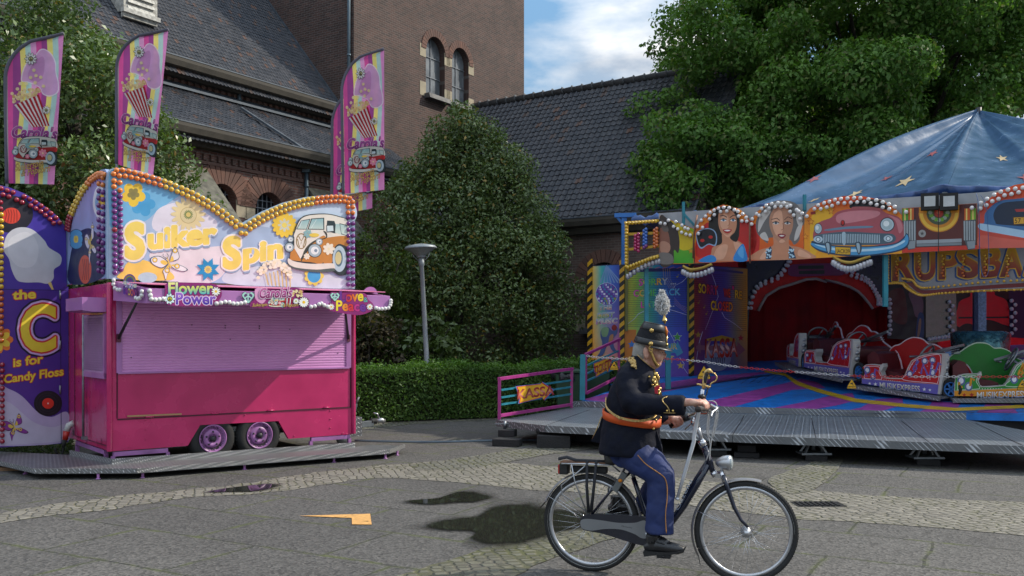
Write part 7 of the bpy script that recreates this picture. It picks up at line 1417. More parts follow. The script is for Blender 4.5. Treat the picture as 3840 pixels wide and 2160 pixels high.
# shutter face
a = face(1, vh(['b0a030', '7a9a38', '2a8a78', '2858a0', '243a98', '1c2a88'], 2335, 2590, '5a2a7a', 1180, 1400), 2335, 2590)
a.poly(r5([(395, 830), (540, 830), (520, 1330), (395, 1330)]), hexc('c87828')); a.poly(r5([(440, 165), (1098, 160), (1098, 195), (440, 205)]), hexc('2a2a60'))
for i in range(6): x = 600+i*78; a.poly(r5([(x, 165), (x+50, 150), (x+30, 145), (x-20, 165)]), hexc('b07090'))
for i in range(30): y = 215+i*20; a.line([r5(445, y), r5(1095, y-2)], 1.1, hexc('1a2a4a'))
for i in range(4): a.line(r5([(830+i*24, 165), (840+i*22, 280), (900+i*20, 380)]), 1, hexc('c0a878')); a.line(r5([(950, 480+i*22), (1020, 560+i*14), (1110, 600+i*20)]), 1, hexc('a888b8'))
bolt(a, r5([(1100, 250), (1040, 310), (960, 350), (930, 400)])); bolt(a, r5([(640, 620), (560, 660), (520, 710), (430, 780)])); bolt(a, r5([(900, 610), (1000, 640), (1090, 670), (1110, 700)])); bolt(a, r5([(890, 840), (940, 930), (960, 990)])); bolt(a, r5([(1010, 1130), (1060, 1200), (1050, 1240), (1100, 1310)]))
for x, y in ((520, 350), (530, 500), (525, 575), (985, 255), (500, 655)): note(a, *r5(x, y), 7, hexc('a8a848'))
def multi(a, t, x0, x1, y0, y1, h, cs): a.text(t, r5(x0, y0), r5(x1, y1), h, steps(*cs), [(.05, hexc('e0d8d0')), (.025, hexc('2a1a3a'))], off=.012)
multi(a, 'SORRY ...', 570, 970, 350, 335, 24, ['e848b8', 'f0e040', '60c860', '60c860', 'f0a830', 'e0d848', 'b8c8e0', 'b8c8e0', 'b8c8e0'])
multi(a, 'COME BACK', 512, 1015, 470, 452, 24, ['e848b8', 'f8c040', '48d0d0', '60c860', '38d098', 'f0e040', '50a0f0', '50c8f0', '60c8f0'])
multi(a, 'LATER ...', 590, 950, 590, 580, 22, ['e848b8', 'e05090', '60c860', '50c890', '50c8d0', '90c8d8', 'b8c8e0', 'b8c8e0', 'b8c8e0'])
a.star(*r5(985, 910), 19, hexc('c8d8c0')); a.star(*r5(985, 910), 16, hexc('3a9a40')); a.star(*r5(1020, 1220), 15, hexc('c8a848')); a.star(*r5(490, 990), 16, hexc('3a78c0'))
a.poly(r5([(540, 1010), (980, 980), (985, 950), (1048, 1080), (985, 1120), (960, 1080), (560, 1110)]), hexc('3a90b8')); a.text('YOUR', r5(760, 1050), r5(980, 1040), 22, vgrad('d8a830', '4a9a60'), [(.05, hexc('e0e0e8'))], off=.015); a.text('TICKET', r5(700, 1190), r5(945, 1185), 24, vgrad('b02838', '3a8a50', 'd8b838'), [(.05, hexc('e0e0e8'))], off=.015)
a.mb.build('shutter_panel', PAINT, booth)
m = MB()
for x0, x1 in ((418, 446), (1092, 1112)): p, q = PL[1].hit(*r5(x0, 500), .02), PL[1].hit(*r5(x1, 500), .02); w = abs(q.x-p.x); z0, z1 = PL[1].hit(*r5(430, 845)).z, PL[1].hit(*r5(430, 160)).z; m.obox(V(((p.x+q.x)/2, p.y, (z0+z1)/2)), (w/2, 0, 0), (0, .025, 0), UP*(z1-z0)/2)
m.build('shutter_guide', mat('olive_guide', (.16, .17, .05), .5), booth)
# right face
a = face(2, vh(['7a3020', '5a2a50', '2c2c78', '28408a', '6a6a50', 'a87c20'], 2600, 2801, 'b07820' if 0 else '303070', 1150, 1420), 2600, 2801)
a.poly(r5([(1380, 160), (1700, 200), (1700, 222), (1380, 190)]), hexc('28407a'))
for i in range(28): y = 225+i*22; a.line([r5(1160, y-10), r5(1735, y+22)], 1, hexc('181c38'))
bolt(a, r5([(1360, 220), (1400, 330), (1430, 470), (1340, 700), (1290, 830)])); bolt(a, r5([(1470, 640), (1500, 700), (1600, 760), (1690, 830)])); bolt(a, r5([(1260, 850), (1220, 980), (1190, 1180)]))
def m3(t, x0, x1, y0, y1, h, cs): a.text(t, r5(x0, y0), r5(x1, y1), h, steps(*cs), [(.06, hexc('2a1420')), (.03, hexc('b07030'))], off=.025)
m3('SORRY', 1218, 1425, 425, 452, 33, ['f0d030', 'e8b830', 'c83050', 'a03888', 'd03850']); m3('WE', 1490, 1562, 470, 478, 30, ['e04050', 'e85840']); m3("'", 1585, 1598, 455, 460, 33, ['d04080']); m3('RE', 1615, 1690, 485, 500, 30, ['f0c838', 'e8b030']); m3('CLOSED', 1352, 1585, 612, 632, 33, ['f0d030', 'e8c030', 'c04080', 'd84838', 'e85838', 'e8a030'])
for x, y in ((1275, 590), (1300, 660), (1215, 540)): note(a, *r5(x, y), 7, hexc('9a8a30'))
a.star(*r5(1212, 885), 13, hexc('b09040')); a.star(*r5(1676, 920), 13, hexc('a03040'))
a.ell(*r5(1425, 1130), 50, 52, hexc('8a90a8')); 
for i in range(8): a.poly(r5([(1350+i*21, 1130), (1361+i*21, 1130), (1355+i*20, 1220-abs(i-4)*8), (1350+i*20, 1220-abs(i-4)*8)]), hexc('1c1c30'))
a.poly(r5([(1180, 1030), (1235, 960), (1240, 1000), (1640, 1010), (1640, 960), (1728, 1050), (1640, 1120), (1640, 1070), (1240, 1050), (1240, 1090)]), hexc('8a5a6a')); a.poly(r5([(1300, 930), (1470, 890), (1620, 930), (1620, 960), (1310, 950)]), hexc('b09030'))
a.text('KASSA', r5(1290, 1130), r5(1640, 1118), 66, vgrad('b02818', 'c84028', 'f8e0d0', 'b03828', '7a2018'), [(.05, hexc('f0e0d0')), (.025, hexc('301010'))], off=.03)
a.mb.build('right_panel', PAINT, booth)
# hazard corners
for i, (p, nn) in enumerate(((bk[0], PL[0].n), (bk[1], (PL[0].n+PL[1].n)), (bk[2], PL[1].n+PL[2].n))):
    m = MB(); nn = nn.normalized(); sd = V((nn.y, -nn.x, 0)); z = zb0; k = 0
    while z < zb1+.05: c = hexc('c8981c') if k % 2 else hexc('18181a'); m.prism([p+nn*.05+sd*.055+UP*z, p+nn*.05-sd*.055+UP*(z+.09), p+nn*.05-sd*.055+UP*(z+.19), p+nn*.05+sd*.055+UP*(z+.10)], -nn*.05, col=c); z += .1; k += 1
    m.build('hazard_strip', PAINT, booth)
# ================================================================ RAILINGS, CHAIN, SIGNS
ka, kb = G(1870, 1577, .33), G(2146, 1529, .33); KP = vplane(ka, kb); kas = thing('railing', ka, 'low pink railing with teal bars and a KASSA arrow sign', 'railing')
def railset(par, pl, frame, bars, w=.05):
    m = MB()
    for p, q in frame: m.bar(pl.hit(*r4(*p)), pl.hit(*r4(*q)), w, w, up=(0, 0, 1) if abs(p[0]-q[0]) > 60 else (1, 0, 0))
    m.build('frame', MAG, par, bevel=.004)
    for p, q in bars: m = MB(); m.bar(pl.hit(*r4(*p)), pl.hit(*r4(*q)), .03, .03); m.build('bar', TEAL, par)
railset(kas, KP, [((192, 575), (190, 985)), ((906, 478), (903, 868)), ((185, 582), (915, 482)), ((195, 945), (900, 835))], [((205, 692), (895, 597)), ((205, 766), (895, 662)), ((205, 835), (895, 733))])
def arrow_sign(par, pl, pts, txt, b0, b1, h):
    a = Art(pl, off=.045); a.poly(r4(pts), hexc('3a78b8')); cx = sum(p[0] for p in pts)/len(pts); cy = sum(p[1] for p in pts)/len(pts); sh = lambda k: r4([(cx+(x-cx)*k, cy+(y-cy)*k) for x, y in pts])
    a.poly(sh(.95), hexc('c83a28')); a.poly(sh(.87), hexc('e0a81c')); a.text(txt, r4(*b0), r4(*b1), h, vgrad('7a1414', 'b83028', 'e09880', 'b83028', '8a2018'), [(.05, hexc('e8dcd0')), (.025, hexc('3a1010'))], off=.03); a.mb.build('arrow_sign', PAINT, par)
arrow_sign(kas, KP, [(350, 655), (610, 625), (618, 608), (735, 690), (640, 797), (630, 765), (375, 830), (385, 785), (365, 700)], 'KASSA', (372, 782), (730, 735), 34)
TP_ = vplane((1.36, 17.95), (2.25, 19.5)); tk = thing('railing', (1.36, 17.95, .45), 'sloping pink and teal railing with a TICKETS sign at the deck ramp', 'railing')
railset(tk, TP_, [((1045, 340), (1045, 730)), ((1372, 190), (1372, 560)), ((1040, 342), (1385, 187)), ((1045, 725), (1372, 560))], [((1055, 450), (1365, 305)), ((1055, 530), (1365, 385)), ((1055, 600), (1365, 465))])
m = MB(); m.bar(TP_.hit(*r4(1015, 340)), TP_.hit(*r4(1010, 790)), .10, .10, up=(1, 0, 0)); m.build('post', TEAL, tk)
arrow_sign(tk, TP_, [(1118, 430), (1250, 375), (1258, 352), (1305, 400), (1268, 520), (1255, 495), (1140, 570), (1150, 520), (1128, 520)], 'TICKETS', (1130, 545), (1300, 460), 30)
CHP = vplane((1.42, 17.86), (8.3, 14.95)); cpts = [(2205, 1335), (2240, 1340), (2335, 1346), (2420, 1347), (2502, 1346), (2640, 1357), (2750, 1374), (2900, 1389), (3014, 1397), (3206, 1410), (3400, 1413), (3600, 1413), (3766, 1413), (3900, 1411)]
cw = [CHP.hit(*p, .02) for p in spline(cpts, 8, False)]
ch = thing('barrier_chain', cw[0], 'red and white plastic chain strung across the front of the ride', 'chain'); ms = [MB(), MB()]; s = 0; acc = []
tot = sum((cw[i+1]-cw[i]).length for i in range(len(cw)-1)); pos = 0; i = 0; k = 0; d0 = 0
while pos < tot-.06:
    while i < len(cw)-2 and d0+(cw[i+1]-cw[i]).length < pos: d0 += (cw[i+1]-cw[i]).length; i += 1
    t = (cw[i+1]-cw[i]).normalized(); p = cw[i]+t*(pos-d0); sd = (CHP.n if k % 2 else UP); mb_ = ms[int(pos/.95) % 2]
    mb_.tube([p+t*(math.cos(x)*.032)+sd*(math.sin(x)*.017) for x in [2*math.pi*j/10 for j in range(10)]], .0055, 5, closed=True); pos += .048; k += 1
ms[0].build('white_links', mat('white_plastic2', (.62, .60, .58), .4), ch); ms[1].build('red_links', mat('red_plastic2', (.5, .03, .03), .4), ch)
for px, py, s, lb in ((2640, 1369, 26, 'yellow camera warning triangle hung in front of the closed kassa booth'), (3194, 1419, 19, 'yellow camera warning triangle hung between the middle and the nearest red car'), (3834, 1420, 21, 'yellow camera warning triangle cut by the right edge of the photo'), (2303, 1353, 17, 'yellow camera warning triangle hung beside the TICKETS sign')):
    t = thing('warning_sign', CHP.hit(px, py+s, .03), lb, 'warning sign', 'camera warning signs on the chain'); o = [(px, py), (px+s*.95, py+s*1.62), (px+s*.95, py+s*2.05), (px-s*.95, py+s*2.05), (px-s*.95, py+s*1.62)]
    m = MB(); m.prism([CHP.hit(*p, .03) for p in o], CHP.n*-.008, col=hexc('18160c')); pt = m.build('plate', PAINT, t); a = Art(CHP, off=.033, step=.0008)
    a.poly([(px, py+s*.16), (px+s*.82, py+s*1.55), (px-s*.82, py+s*1.55)], hexc('d8a41c')); a.poly([(px-s*.85, py+s*1.66), (px+s*.85, py+s*1.66), (px+s*.85, py+s*1.98), (px-s*.85, py+s*1.98)], hexc('d8a41c')); a.text('CAMERA TOEZICHT', (px-s*.75, py+s*1.92), (px+s*.75, py+s*1.92), s*.18, hexc('18160c'))
    a.poly([(px-s*.3, py+s*.95), (px+s*.22, py+s*.78), (px+s*.32, py+s*1.0), (px-s*.2, py+s*1.18)], hexc('18160c')); a.line([(px+s*.1, py+s*1.1), (px+s*.2, py+s*1.3), (px+s*.45, py+s*1.3)], s*.12, hexc('18160c')); a.mb.build('print', PAINT, pt)
# wheelie bins
def wbin(px, Y, lb, bag):
    c = P(px, 1500, Y); c.z = 0; t = thing('wheelie_bin', c, lb, 'wheelie bin', 'wheelie bins beside the ride'); g = mat('green_bin_plastic', (.025, .07, .035), .5, var=.2)
    m = MB(); b0 = [V((c.x+sx*.2, c.y+sy*.22, .06)) for sx, sy in ((-1, -1), (1, -1), (1, 1), (-1, 1))]; b1 = [V((c.x+sx*.27, c.y+sy*.3, .92)) for sx, sy in ((-1, -1), (1, -1), (1, 1), (-1, 1))]
    m.add(b0+b1, [(3, 2, 1, 0), (4, 5, 6, 7)]+[(i, (i+1) % 4, (i+1) % 4+4, i+4) for i in range(4)]); m.build('body', g, t, bevel=.02)
    m = MB(); m.obox(c+UP*.96, (.3, 0, 0), (0, .34, 0), UP*.03); m.tube([c+V((-.26, .36, .98)), c+V((.26, .36, .98))], .02, 8); m.build('lid', g, t, bevel=.015)
    for s in (-1, 1): m = MB(); m.lathe(c+V((s*.24, .22, .1)), (s, 0, 0), [(.09, -.02), (.1, 0), (.1, .03), (0, .035)], 14); m.build('wheel', BLK, t)
    if bag:
        m = MB(); vs = []; n = 28; g2 = random.Random(2)
        for i in range(n): x = 2*math.pi*i/n; w = 1+.12*math.sin(i*2.1)+g2.uniform(-.04, .04); e = V((math.cos(x)*.31, math.sin(x)*.34, 0)); vs += [c+e*.9+UP*.93, c+e*w*1.08+UP*(.92+.03*math.sin(i*1.7)), c+e*w*1.03+UP*(.80+.04*math.sin(i*1.3))]
        m.add(vs, [(3*i+k, 3*((i+1) % n)+k, 3*((i+1) % n)+k+1, 3*i+k+1) for i in range(n) for k in (0, 1)], sm=True); m.build('bin_bag', mat('black_bag', (.015, .017, .022), .25, bump=.6, bscale=25), t)
wbin(2130, 19.0, 'green wheelie bin behind the right end of the KASSA railing with a black bag', True); wbin(2235, 19.8, 'green wheelie bin farther right, half hidden by the teal post of the deck ramp', False)
# packing blocks and jacks under the apron
WB = mat('tarred_wood', (.022, .021, .022), .8, var=.5, bump=.5); gp = 'packing blocks and jacks under the apron'
def block(px, py, w, h, d, z, lb, yaw=-.25, dx=0, mt=WB, bev=.012):
    p = G(px, py); c, s = math.cos(yaw), math.sin(yaw); m = MB(); o = V((p.x+dx, p.y, z+h/2)); m.obox(o+V((-s*d/2, c*d/2, 0)), V((c, s, 0))*w/2, V((-s, c, 0))*d/2, UP*h/2); tag(m.build('packing_block', mt, None, bevel=bev), lb, 'block', gp)
def jack(px, py, h, lb, z=0):
    p = G(px, py); t = thing('screw_jack', V((p.x, p.y+.12, z)), lb, 'jack', gp); c = V((p.x, p.y+.12, z)); m = MB()
    for sx in (-1, 1):
        for sy in (-1, 1): m.bar(c+V((sx*.15, sy*.1, .015)), c+V((sx*.07, sy*.05, h)), .025, .025)
    m.obox(c+UP*.012, (.2, 0, 0), (0, .14, 0), UP*.012); m.obox(c+UP*h, (.09, 0, 0), (0, .07, 0), UP*.012); m.build('frame', GALV, t); m = MB(); m.tube([c+UP*(h-.1), c+UP*(h+.06)], .03, 8); m.bar(c+V((-.12, -.06, h-.0)), c+V((.1, -.06, h+.02)), .02, .02); m.build('screw', GALV, t)
block(1895, 1675, .42, .11, .25, 0, 'lower flat black block at the left corner of the apron'); block(1897, 1666, .26, .11, .2, .11, 'upper small black block at the left corner of the apron')
t_ = thing('screw_jack', G(1893, 1668)+UP*.22, 'threaded jack on the two blocks at the left corner of the apron', 'jack', gp); m = MB(); q = G(1893, 1660)+UP*.22; m.tube([q, q+UP*.12], .025, 8); m.obox(q+UP*.08, (.16, .02, 0), (0, .02, 0), UP*.008); m.build('screw', GALV, t_)
block(2075, 1682, .50, .19, .3, 0, 'large black block under the bulky rounded beam left of the cyclist', -.12); block(2075, 1677, .55, .10, .3, .19, 'rounded black beam lying on a large block left of the cyclist', -.12, bev=.045); block(2200, 1662, .36, .21, .3, 0, 'black block in shadow just behind the cyclist back')
block(2800, 1718, .34, .07, .28, 0, 'bottom wide board of the three block stack right of the cyclist'); block(2800, 1714, .25, .09, .24, .07, 'middle block of the stack right of the cyclist'); block(2795, 1708, .21, .07, .22, .16, 'top block of the stack right of the cyclist')
for px, py, k in ((2687, 1713, 'behind the sabre'), (3062, 1731, 'under the middle of the right apron'), (3483, 1747, 'under the apron near the right edge')): block(px, py, .28, .08, .22, 0, 'low black block under the jack '+k, -.3); jack(px, py-3, .15, 'grey frame jack on a black block '+k, .08)
# cables on the ground
m = MB(); 
for k in range(2): m.tube([G(x, y+k*3, .012) for x, y in spline([(1330, 1650), (1480, 1654), (1650, 1655), (1850, 1650), (2050, 1648), (2300, 1650)], 4, False)], .010, 6)
tag(m.build('cable', mat('blue_grey_cable', (.10, .14, .17), .5)), 'two thin blue grey cables running across the ground to the ride', 'cable')
# ================================================================ BICYCLE
z2 = Crop(2000, 1550, .421); mp_ = Crop(2150, 1050, .5176); mh = Crop(2280, 1180, .1932); hd = Crop(2440, 1380, .1795)
WR = V((.5635, 6.64, 0)); WF = V((1.584, 6.32, 0)); BK = vplane(WR, WF); bd = (WF-WR).normalized(); bn = BK.n; RW = .346
def H_(cr, x, y, w=0): return BK.hit(*cr(x, y), w)
NAVY = mat('navy_bike_paint', (.012, .016, .035), .2, .2, coat=.6, var=.1); SIL = mat('satin_aluminium', (.50, .51, .53), .3, .85, var=.12); CHRM = mat('polished_chrome', (.62, .63, .65), .14, 1, var=.1); GRIP = mat('dark_grip', (.03, .022, .02), .7, var=.2)
bike = thing('bicycle', WR.lerp(WF, .5), 'dark navy city bicycle with silver mudguards ridden by the uniformed man', 'bicycle')
def circ(c, r, a0=0, a1=360, n=48, ax=None, w=0):
    ax = ax or bd; return [c+ax*(math.cos(math.radians(a0+(a1-a0)*i/n))*r)+UP*(math.sin(math.radians(a0+(a1-a0)*i/n))*r)+bn*w for i in range(n+(0 if a1-a0 == 360 else 1))]
def bwheel(c, ax, name='wheel'):
    nn = V((ax.y, -ax.x, 0)); nn = nn if nn.dot(bn) > 0 else -nn
    m = MB(); m.tube(circ(c, .012, ax=ax), .001, 4, closed=True)
    m = MB(); m.lathe(c-nn*.04, nn, [(.012, -.02), (.022, 0), (.034, .01), (.034, .015), (.02, .02), (.02, .06), (.034, .065), (.034, .07), (.022, .08), (.012, .1)], 16); w = m.build(name, SIL, bike)
    m = MB(); m.tube(circ(c, RW-.019, n=64, ax=ax), .0195, 10, closed=True); 
    for k in range(120):
        t = 2*math.pi*k/120; e = ax*math.cos(t)+UP*math.sin(t); m.obox(c+e*(RW-.0022), nn*.012, e.cross(nn)*.004, e*.0015)
    m.build('tyre', BLK, w)
    m = MB()
    for s in (-1, 1): m.tube(circ(c+nn*(.0145*s), RW-.028, n=64, ax=ax), .0022, 5, closed=True)
    m.build('reflective_stripe', mat('tyre_stripe', (.55, .55, .52), .5), w)
    m = MB(); pr = [(RW-.036, -.012), (RW-.036, .012), (RW-.058, .008), (RW-.062, 0), (RW-.058, -.008)]; vs = []; n = 64
    for i in range(n):
        t = 2*math.pi*i/n; e = ax*math.cos(t)+UP*math.sin(t); vs += [c+e*r+nn*h for r, h in pr]
    m.add(vs, [(5*i+k, 5*i+(k+1) % 5, 5*((i+1) % n)+(k+1) % 5, 5*((i+1) % n)+k) for i in range(n) for k in range(5)], sm=True); m.build('rim', SIL, w)
    m = MB()
    for k in range(36):
        t = 2*math.pi*k/36; s = 1 if k % 2 else -1; o = .42*(1 if (k//2) % 2 else -1); e = ax*math.cos(t)+UP*math.sin(t); e0 = ax*math.cos(t+o*2)+UP*math.sin(t+o*2); m.tube([c+e0*.032+nn*(.03*s), c+e*(RW-.06)], .0013, 4)
    m.build('spokes', CHRM, w); return w
cr_, cf_ = WR+UP*RW, WF+UP*RW
steer = (bd*.985-bn*.17).normalized()
bwheel(cr_, bd); bwheel(cf_, steer)
m = MB(); 
def BT(pts, r, n=10, **k): m.tube([H_(z2, *p) for p in pts], r, n, **k)
BT([(1555, 455), (1450, 640), (1340, 820), (1235, 960), (1100, 1045), (1010, 1075)], [.024, .025, .026, .026, .024, .022]); BT([(1560, 400), (1470, 540), (1330, 760)], .010)
BT([(1522, 300), (1560, 400), (1600, 520)], .022, 12); BT([(890, 570), (950, 750), (1010, 930), (1030, 1075)], .017)
for w in (-.05, .05): m.tube([H_(z2, 870, 520), H_(z2, 690, 690, w*.8), H_(z2, 495, 930, w)], .010, 8); m.tube([H_(z2, 1020, 1070, w*.6), H_(z2, 495, 940, w)], .009, 8)
m.tube([H_(z2, 1010, 1075, -.04), H_(z2, 1010, 1075, .05)], .025, 12); m.build('frame', NAVY, bike)
a = Art(Pl(WR+bn*.027, bn), off=.001); a.text('Gazelle', z2(1290, 868), z2(1418, 600), 13, hexc('9aa4b4'), up=(-.84, -.5), off=.005); a.mb.build('lettering', PAINT, bike)
m = MB(); BT([(838, 425), (895, 570)], .0135); BT([(690, 380), (760, 395), (838, 420)], .012)
for w in (-.035, .035): m.tube([H_(z2, 845, 440, w*.4), H_(z2, 700, 690, w)], .008, 6)
m.build('seat_post', SIL, bike)
m = MB(); s = [(640, 372, .085), (700, 360, .10), (760, 358, .08), (830, 362, .05), (930, 368, .03), (980, 375, .02)]
for i, (x, y, w) in enumerate(s): pass
m.tube([H_(z2, x, y) for x, y, w in s], [w for x, y, w in s], 12, flat=.42); m.build('saddle', mat('black_leather', (.02, .018, .017), .5), bike)
# fork, stem, handlebar
m = MB()
for w in (-.052, .052): m.tube([H_(z2, 1688, 545, w), H_(z2, 1725, 650, w), H_(z2, 1790, 840, w), H_(z2, 1850, 950, w), H_(z2, 1912, 1015, w)], [.017, .016, .014, .011, .010], 8)
m.build('fork', NAVY, bike)
m = MB(); m.tube([H_(z2, 1600, 520), H_(z2, 1625, 560)], .024, 10); m.obox(H_(z2, 1655, 545), bn*.06, bd*.02, UP*.014)
for w in (-.052, .052): m.tube([H_(z2, 1672, 520, w), H_(z2, 1705, 610, w)], .016, 8)
m.tube([H_(z2, 1490, 240), H_(z2, 1522, 290)], .026, 12); m.build('fork_crown', CHRM, bike)
hbc = hd(985, 985)
m = MB(); m.tube([H_(z2, 1508, 262), H_(z2, 1478, 170), H_(hd, 985, 1240)], .0145, 10); m.tube([H_(hd, 985, 1240), H_(hd, 960, 1080), H_(hd, 975, 960)], .016, 10); m.build('stem', SIL, bike)
m = MB(); m.tube([H_(hd, 400, 1225, -.20), H_(hd, 560, 1140, -.19), H_(hd, 720, 1050, -.16), H_(hd, 900, 960, -.06), H_(hd, 1010, 940, 0), H_(hd, 1180, 950, .05), H_(hd, 1280, 880, .12), H_(hd, 1150, 850, .2), H_(hd, 995, 862, .31)], .011, 10); hb = m.build('handlebar', CHRM, bike)
m = MB(); m.tube([H_(hd, 405, 1222, -.20), H_(hd, 560, 1140, -.19), H_(hd, 690, 1068, -.165)], [.017, .016, .018], 10); m.build('grip', GRIP, hb); m = MB(); m.tube([H_(hd, 985, 862, .325), H_(hd, 1000, 862, .31), H_(hd, 1090, 855, .24), H_(hd, 1180, 858, .18)], [.021, .021, .016, .016], 12); m.build('grip', GRIP, hb)
m = MB(); m.tube([H_(hd, 690, 1062, -.165), H_(hd, 790, 1015, -.13)], .026, 12); m.build('gear_shifter', mat('black_plastic', (.02, .02, .022), .35), hb)
m = MB(); m.tube([H_(hd, 1245, 770, .13), H_(hd, 1390, 850, .10), H_(hd, 1290, 920, .16), H_(hd, 1262, 1000, .2), H_(hd, 1290, 1030, .2)], [.012, .011, .008, .007, .006], 8); m.cut(); m.tube([H_(hd, 850, 1160, -.12), H_(hd, 720, 1280, -.2)], .006, 6); m.build('brake_lever', SIL, hb)
m = MB()
for pts in ([(1210, 690, .1), (1300, 690, .09), (1370, 740, .08), (1385, 820, .08)], [(1390, 890, .08), (1405, 960, .06), (1390, 1100, .04), (1310, 1449, .03)], [(1270, 900, .06), (1225, 1020, .05), (1210, 1250, .04), (1215, 1449, .03)], [(1370, 900, .06), (1345, 1080, .05), (1270, 1449, .03)]): m.tube([H_(hd, *p) for p in spline(pts, 5, False)], .0035, 6)
for pts in ([(1560, 0, .03), (1545, 150, .03), (1575, 290, .03), (1540, 420, .03)], [(1640, 0, .03), (1600, 170, .03), (1578, 300, .03), (1570, 420, .03)]): m.tube([H_(z2, *p) for p in spline(pts, 5, False)], .0035, 6)
m.build('brake_cable', mat('pale_cable', (.45, .45, .45), .4), hb)
m = MB(); m.lathe(H_(hd, 880, 1120, -.1), (-bd+UP*.2), [(0, -.03), (.03, -.02), (.032, .0), (.02, .012), (0, .014)], 14); m.build('bell', CHRM, hb)
# mudguards
def guard(c, ax, a0, a1, r=RW+.022, rail=None):
    m = MB(); n = 40; nn = V((ax.y, -ax.x, 0)); vs = []
    for i in range(n+1):
        t = math.radians(a0+(a1-a0)*i/n); e = ax*math.cos(t)+UP*math.sin(t)
        vs += [c+e*(r-.014)+nn*.028, c+e*(r-.003)+nn*.02, c+e*r, c+e*(r-.003)-nn*.02, c+e*(r-.014)-nn*.028]
    m.add(vs, [(5*i+k, 5*i+k+1, 5*i+k+6, 5*i+k+5) for i in range(n) for k in range(4)], sm=True); g = m.build('mudguard', mat('grey_mudguard', (.26, .25, .25), .3, .5, coat=.3), bike); m = MB()
    e = lambda d: ax*math.cos(math.radians(d))+UP*math.sin(math.radians(d))
    for d in (rail or []):
        for s in (-1, 1): m.tube([c+nn*.05*s, c+e(d)*(r-.01)+nn*.03*s], .002, 5)
    m.build('mudguard_stay', CHRM, g)
    t0 = a1 if rail and rail[0] > 120 else a1; m = MB(); m.prism([c+e(a1)*(r-.012)+nn*.03, c+e(a1)*(r-.012)-nn*.03, c+e(a1+9)*(r+.012)-nn*.024, c+e(a1+9)*(r+.012)+nn*.024], e(a1)*.004); m.build('mudflap', BLK, g)
guard(cr_, bd, -2, 158, rail=[150, 60]); guard(cf_, steer, 74, 208, rail=[157, 200])
# chain case, crank, pedals
m = MB(); cc = [(418, 960), (430, 925), (470, 908), (560, 899), (680, 900), (860, 912), (1000, 930), (1090, 990), (1100, 1075), (1060, 1150), (985, 1178), (880, 1155), (720, 1105), (600, 1068), (500, 1052), (440, 1035), (420, 1000)]
m.prism([H_(z2, x, y, .075) for x, y in spline(cc, 3)], bn*-.035); case = m.build('chain_case', mat('dark_chain_case', (.016, .018, .028), .3, coat=.4), bike, bevel=.008)
a = Art(BK, off=.0765); a.smooth(z2([(424, 955), (480, 940), (620, 955), (760, 975), (900, 975), (1000, 960), (1010, 1100), (960, 1110), (900, 1075), (780, 1035), (640, 1030), (520, 1045), (440, 1028), (422, 1000)]), hexc('8a8c8e')); a.text('Gazelle', z2(785, 1008), z2(880, 1026), 5, hexc('20242c'), shear=.2); a.mb.build('silver_band', mat('silver_plastic', rough=.35, attr=True, metal=.4, var=.08), case)
m = MB(); m.tube([H_(z2, 1010, 1075, .10), H_(z2, 1165, 1255, .11)], [.016, .013], 8); m.tube([H_(z2, 1010, 1075, -.08), H_(z2, 860, 905, -.09)], [.016, .013], 8); m.tube([H_(z2, 1010, 1075, -.09), H_(z2, 1010, 1075, .11)], .012, 8); m.build('crank', SIL, bike)
for x, y, w in ((1165, 1266, .16), (860, 905, -.14)): m = MB(); c = H_(z2, x, y, w); m.obox(c, bd*.045, bn*.04, UP*.012); m.tube([c-bn*.05, c+bn*.05], .008, 6); m.build('pedal', BLK, bike)
# rack with straps and lights
m = MB()
for w in (-.06, .06):
    m.tube([H_(z2, 250, 448, w), H_(z2, 480, 452, w), H_(z2, 700, 462, w), H_(z2, 770, 520, w*.5)], .006, 6); m.tube([H_(z2, 340, 450, w), H_(z2, 370, 610, w), H_(z2, 485, 905, w)], .0055, 6); m.tube([H_(z2, 565, 455, w), H_(z2, 545, 620, w), H_(z2, 495, 905, w)], .0055, 6)
    m.tube([H_(z2, 460, 470, w), H_(z2, 340, 570, w), H_(z2, 250, 640, w), H_(z2, 255, 720, w), H_(z2, 480, 880, w)], .005, 6)
for x in (255, 340, 420, 500, 580, 690): m.tube([H_(z2, x, 449, -.06), H_(z2, x, 449, .06)], .005, 6)
rack = m.build('luggage_rack', SIL, bike)
m = MB(); m.obox(H_(z2, 490, 438), bd*.195, bn*.05, UP*.006); m.build('rack_board', mat('brown_wood_slat', (.16, .07, .03), .6, var=.4), rack, bevel=.003)
m = MB()
for x in (478, 560): m.tube([H_(z2, x, 432, -.06), H_(z2, x, 428, 0), H_(z2, x, 432, .062), H_(z2, x+(-2 if x < 500 else -20), 650, .068), H_(z2, 492 if x < 500 else 515, 885, .066)], .011, 6, flat=.35)
m.tube([H_(z2, 225, 405, .02), H_(z2, 300, 390, .03), H_(z2, 380, 418, .02), H_(z2, 520, 425, 0), H_(z2, 700, 432, 0)], .014, 8, flat=.6); m.build('strap', mat('black_webbing', (.018, .019, .024), .7), rack)
m = MB(); m.obox(H_(z2, 280, 490), bd*.028, bn*.05, UP*.038); m.mi = 1; m.obox(H_(z2, 247, 490), bd*.012, bn*.045, UP*.033); m.build('rear_light', [BLK, mat('red_lens', (.35, .01, .01), .15)], rack, bevel=.004)
m = MB(); m.obox(H_(z2, 500, 500), bd*.13, bn*.03, UP*.022); m.build('pump', BLK, rack, bevel=.01)
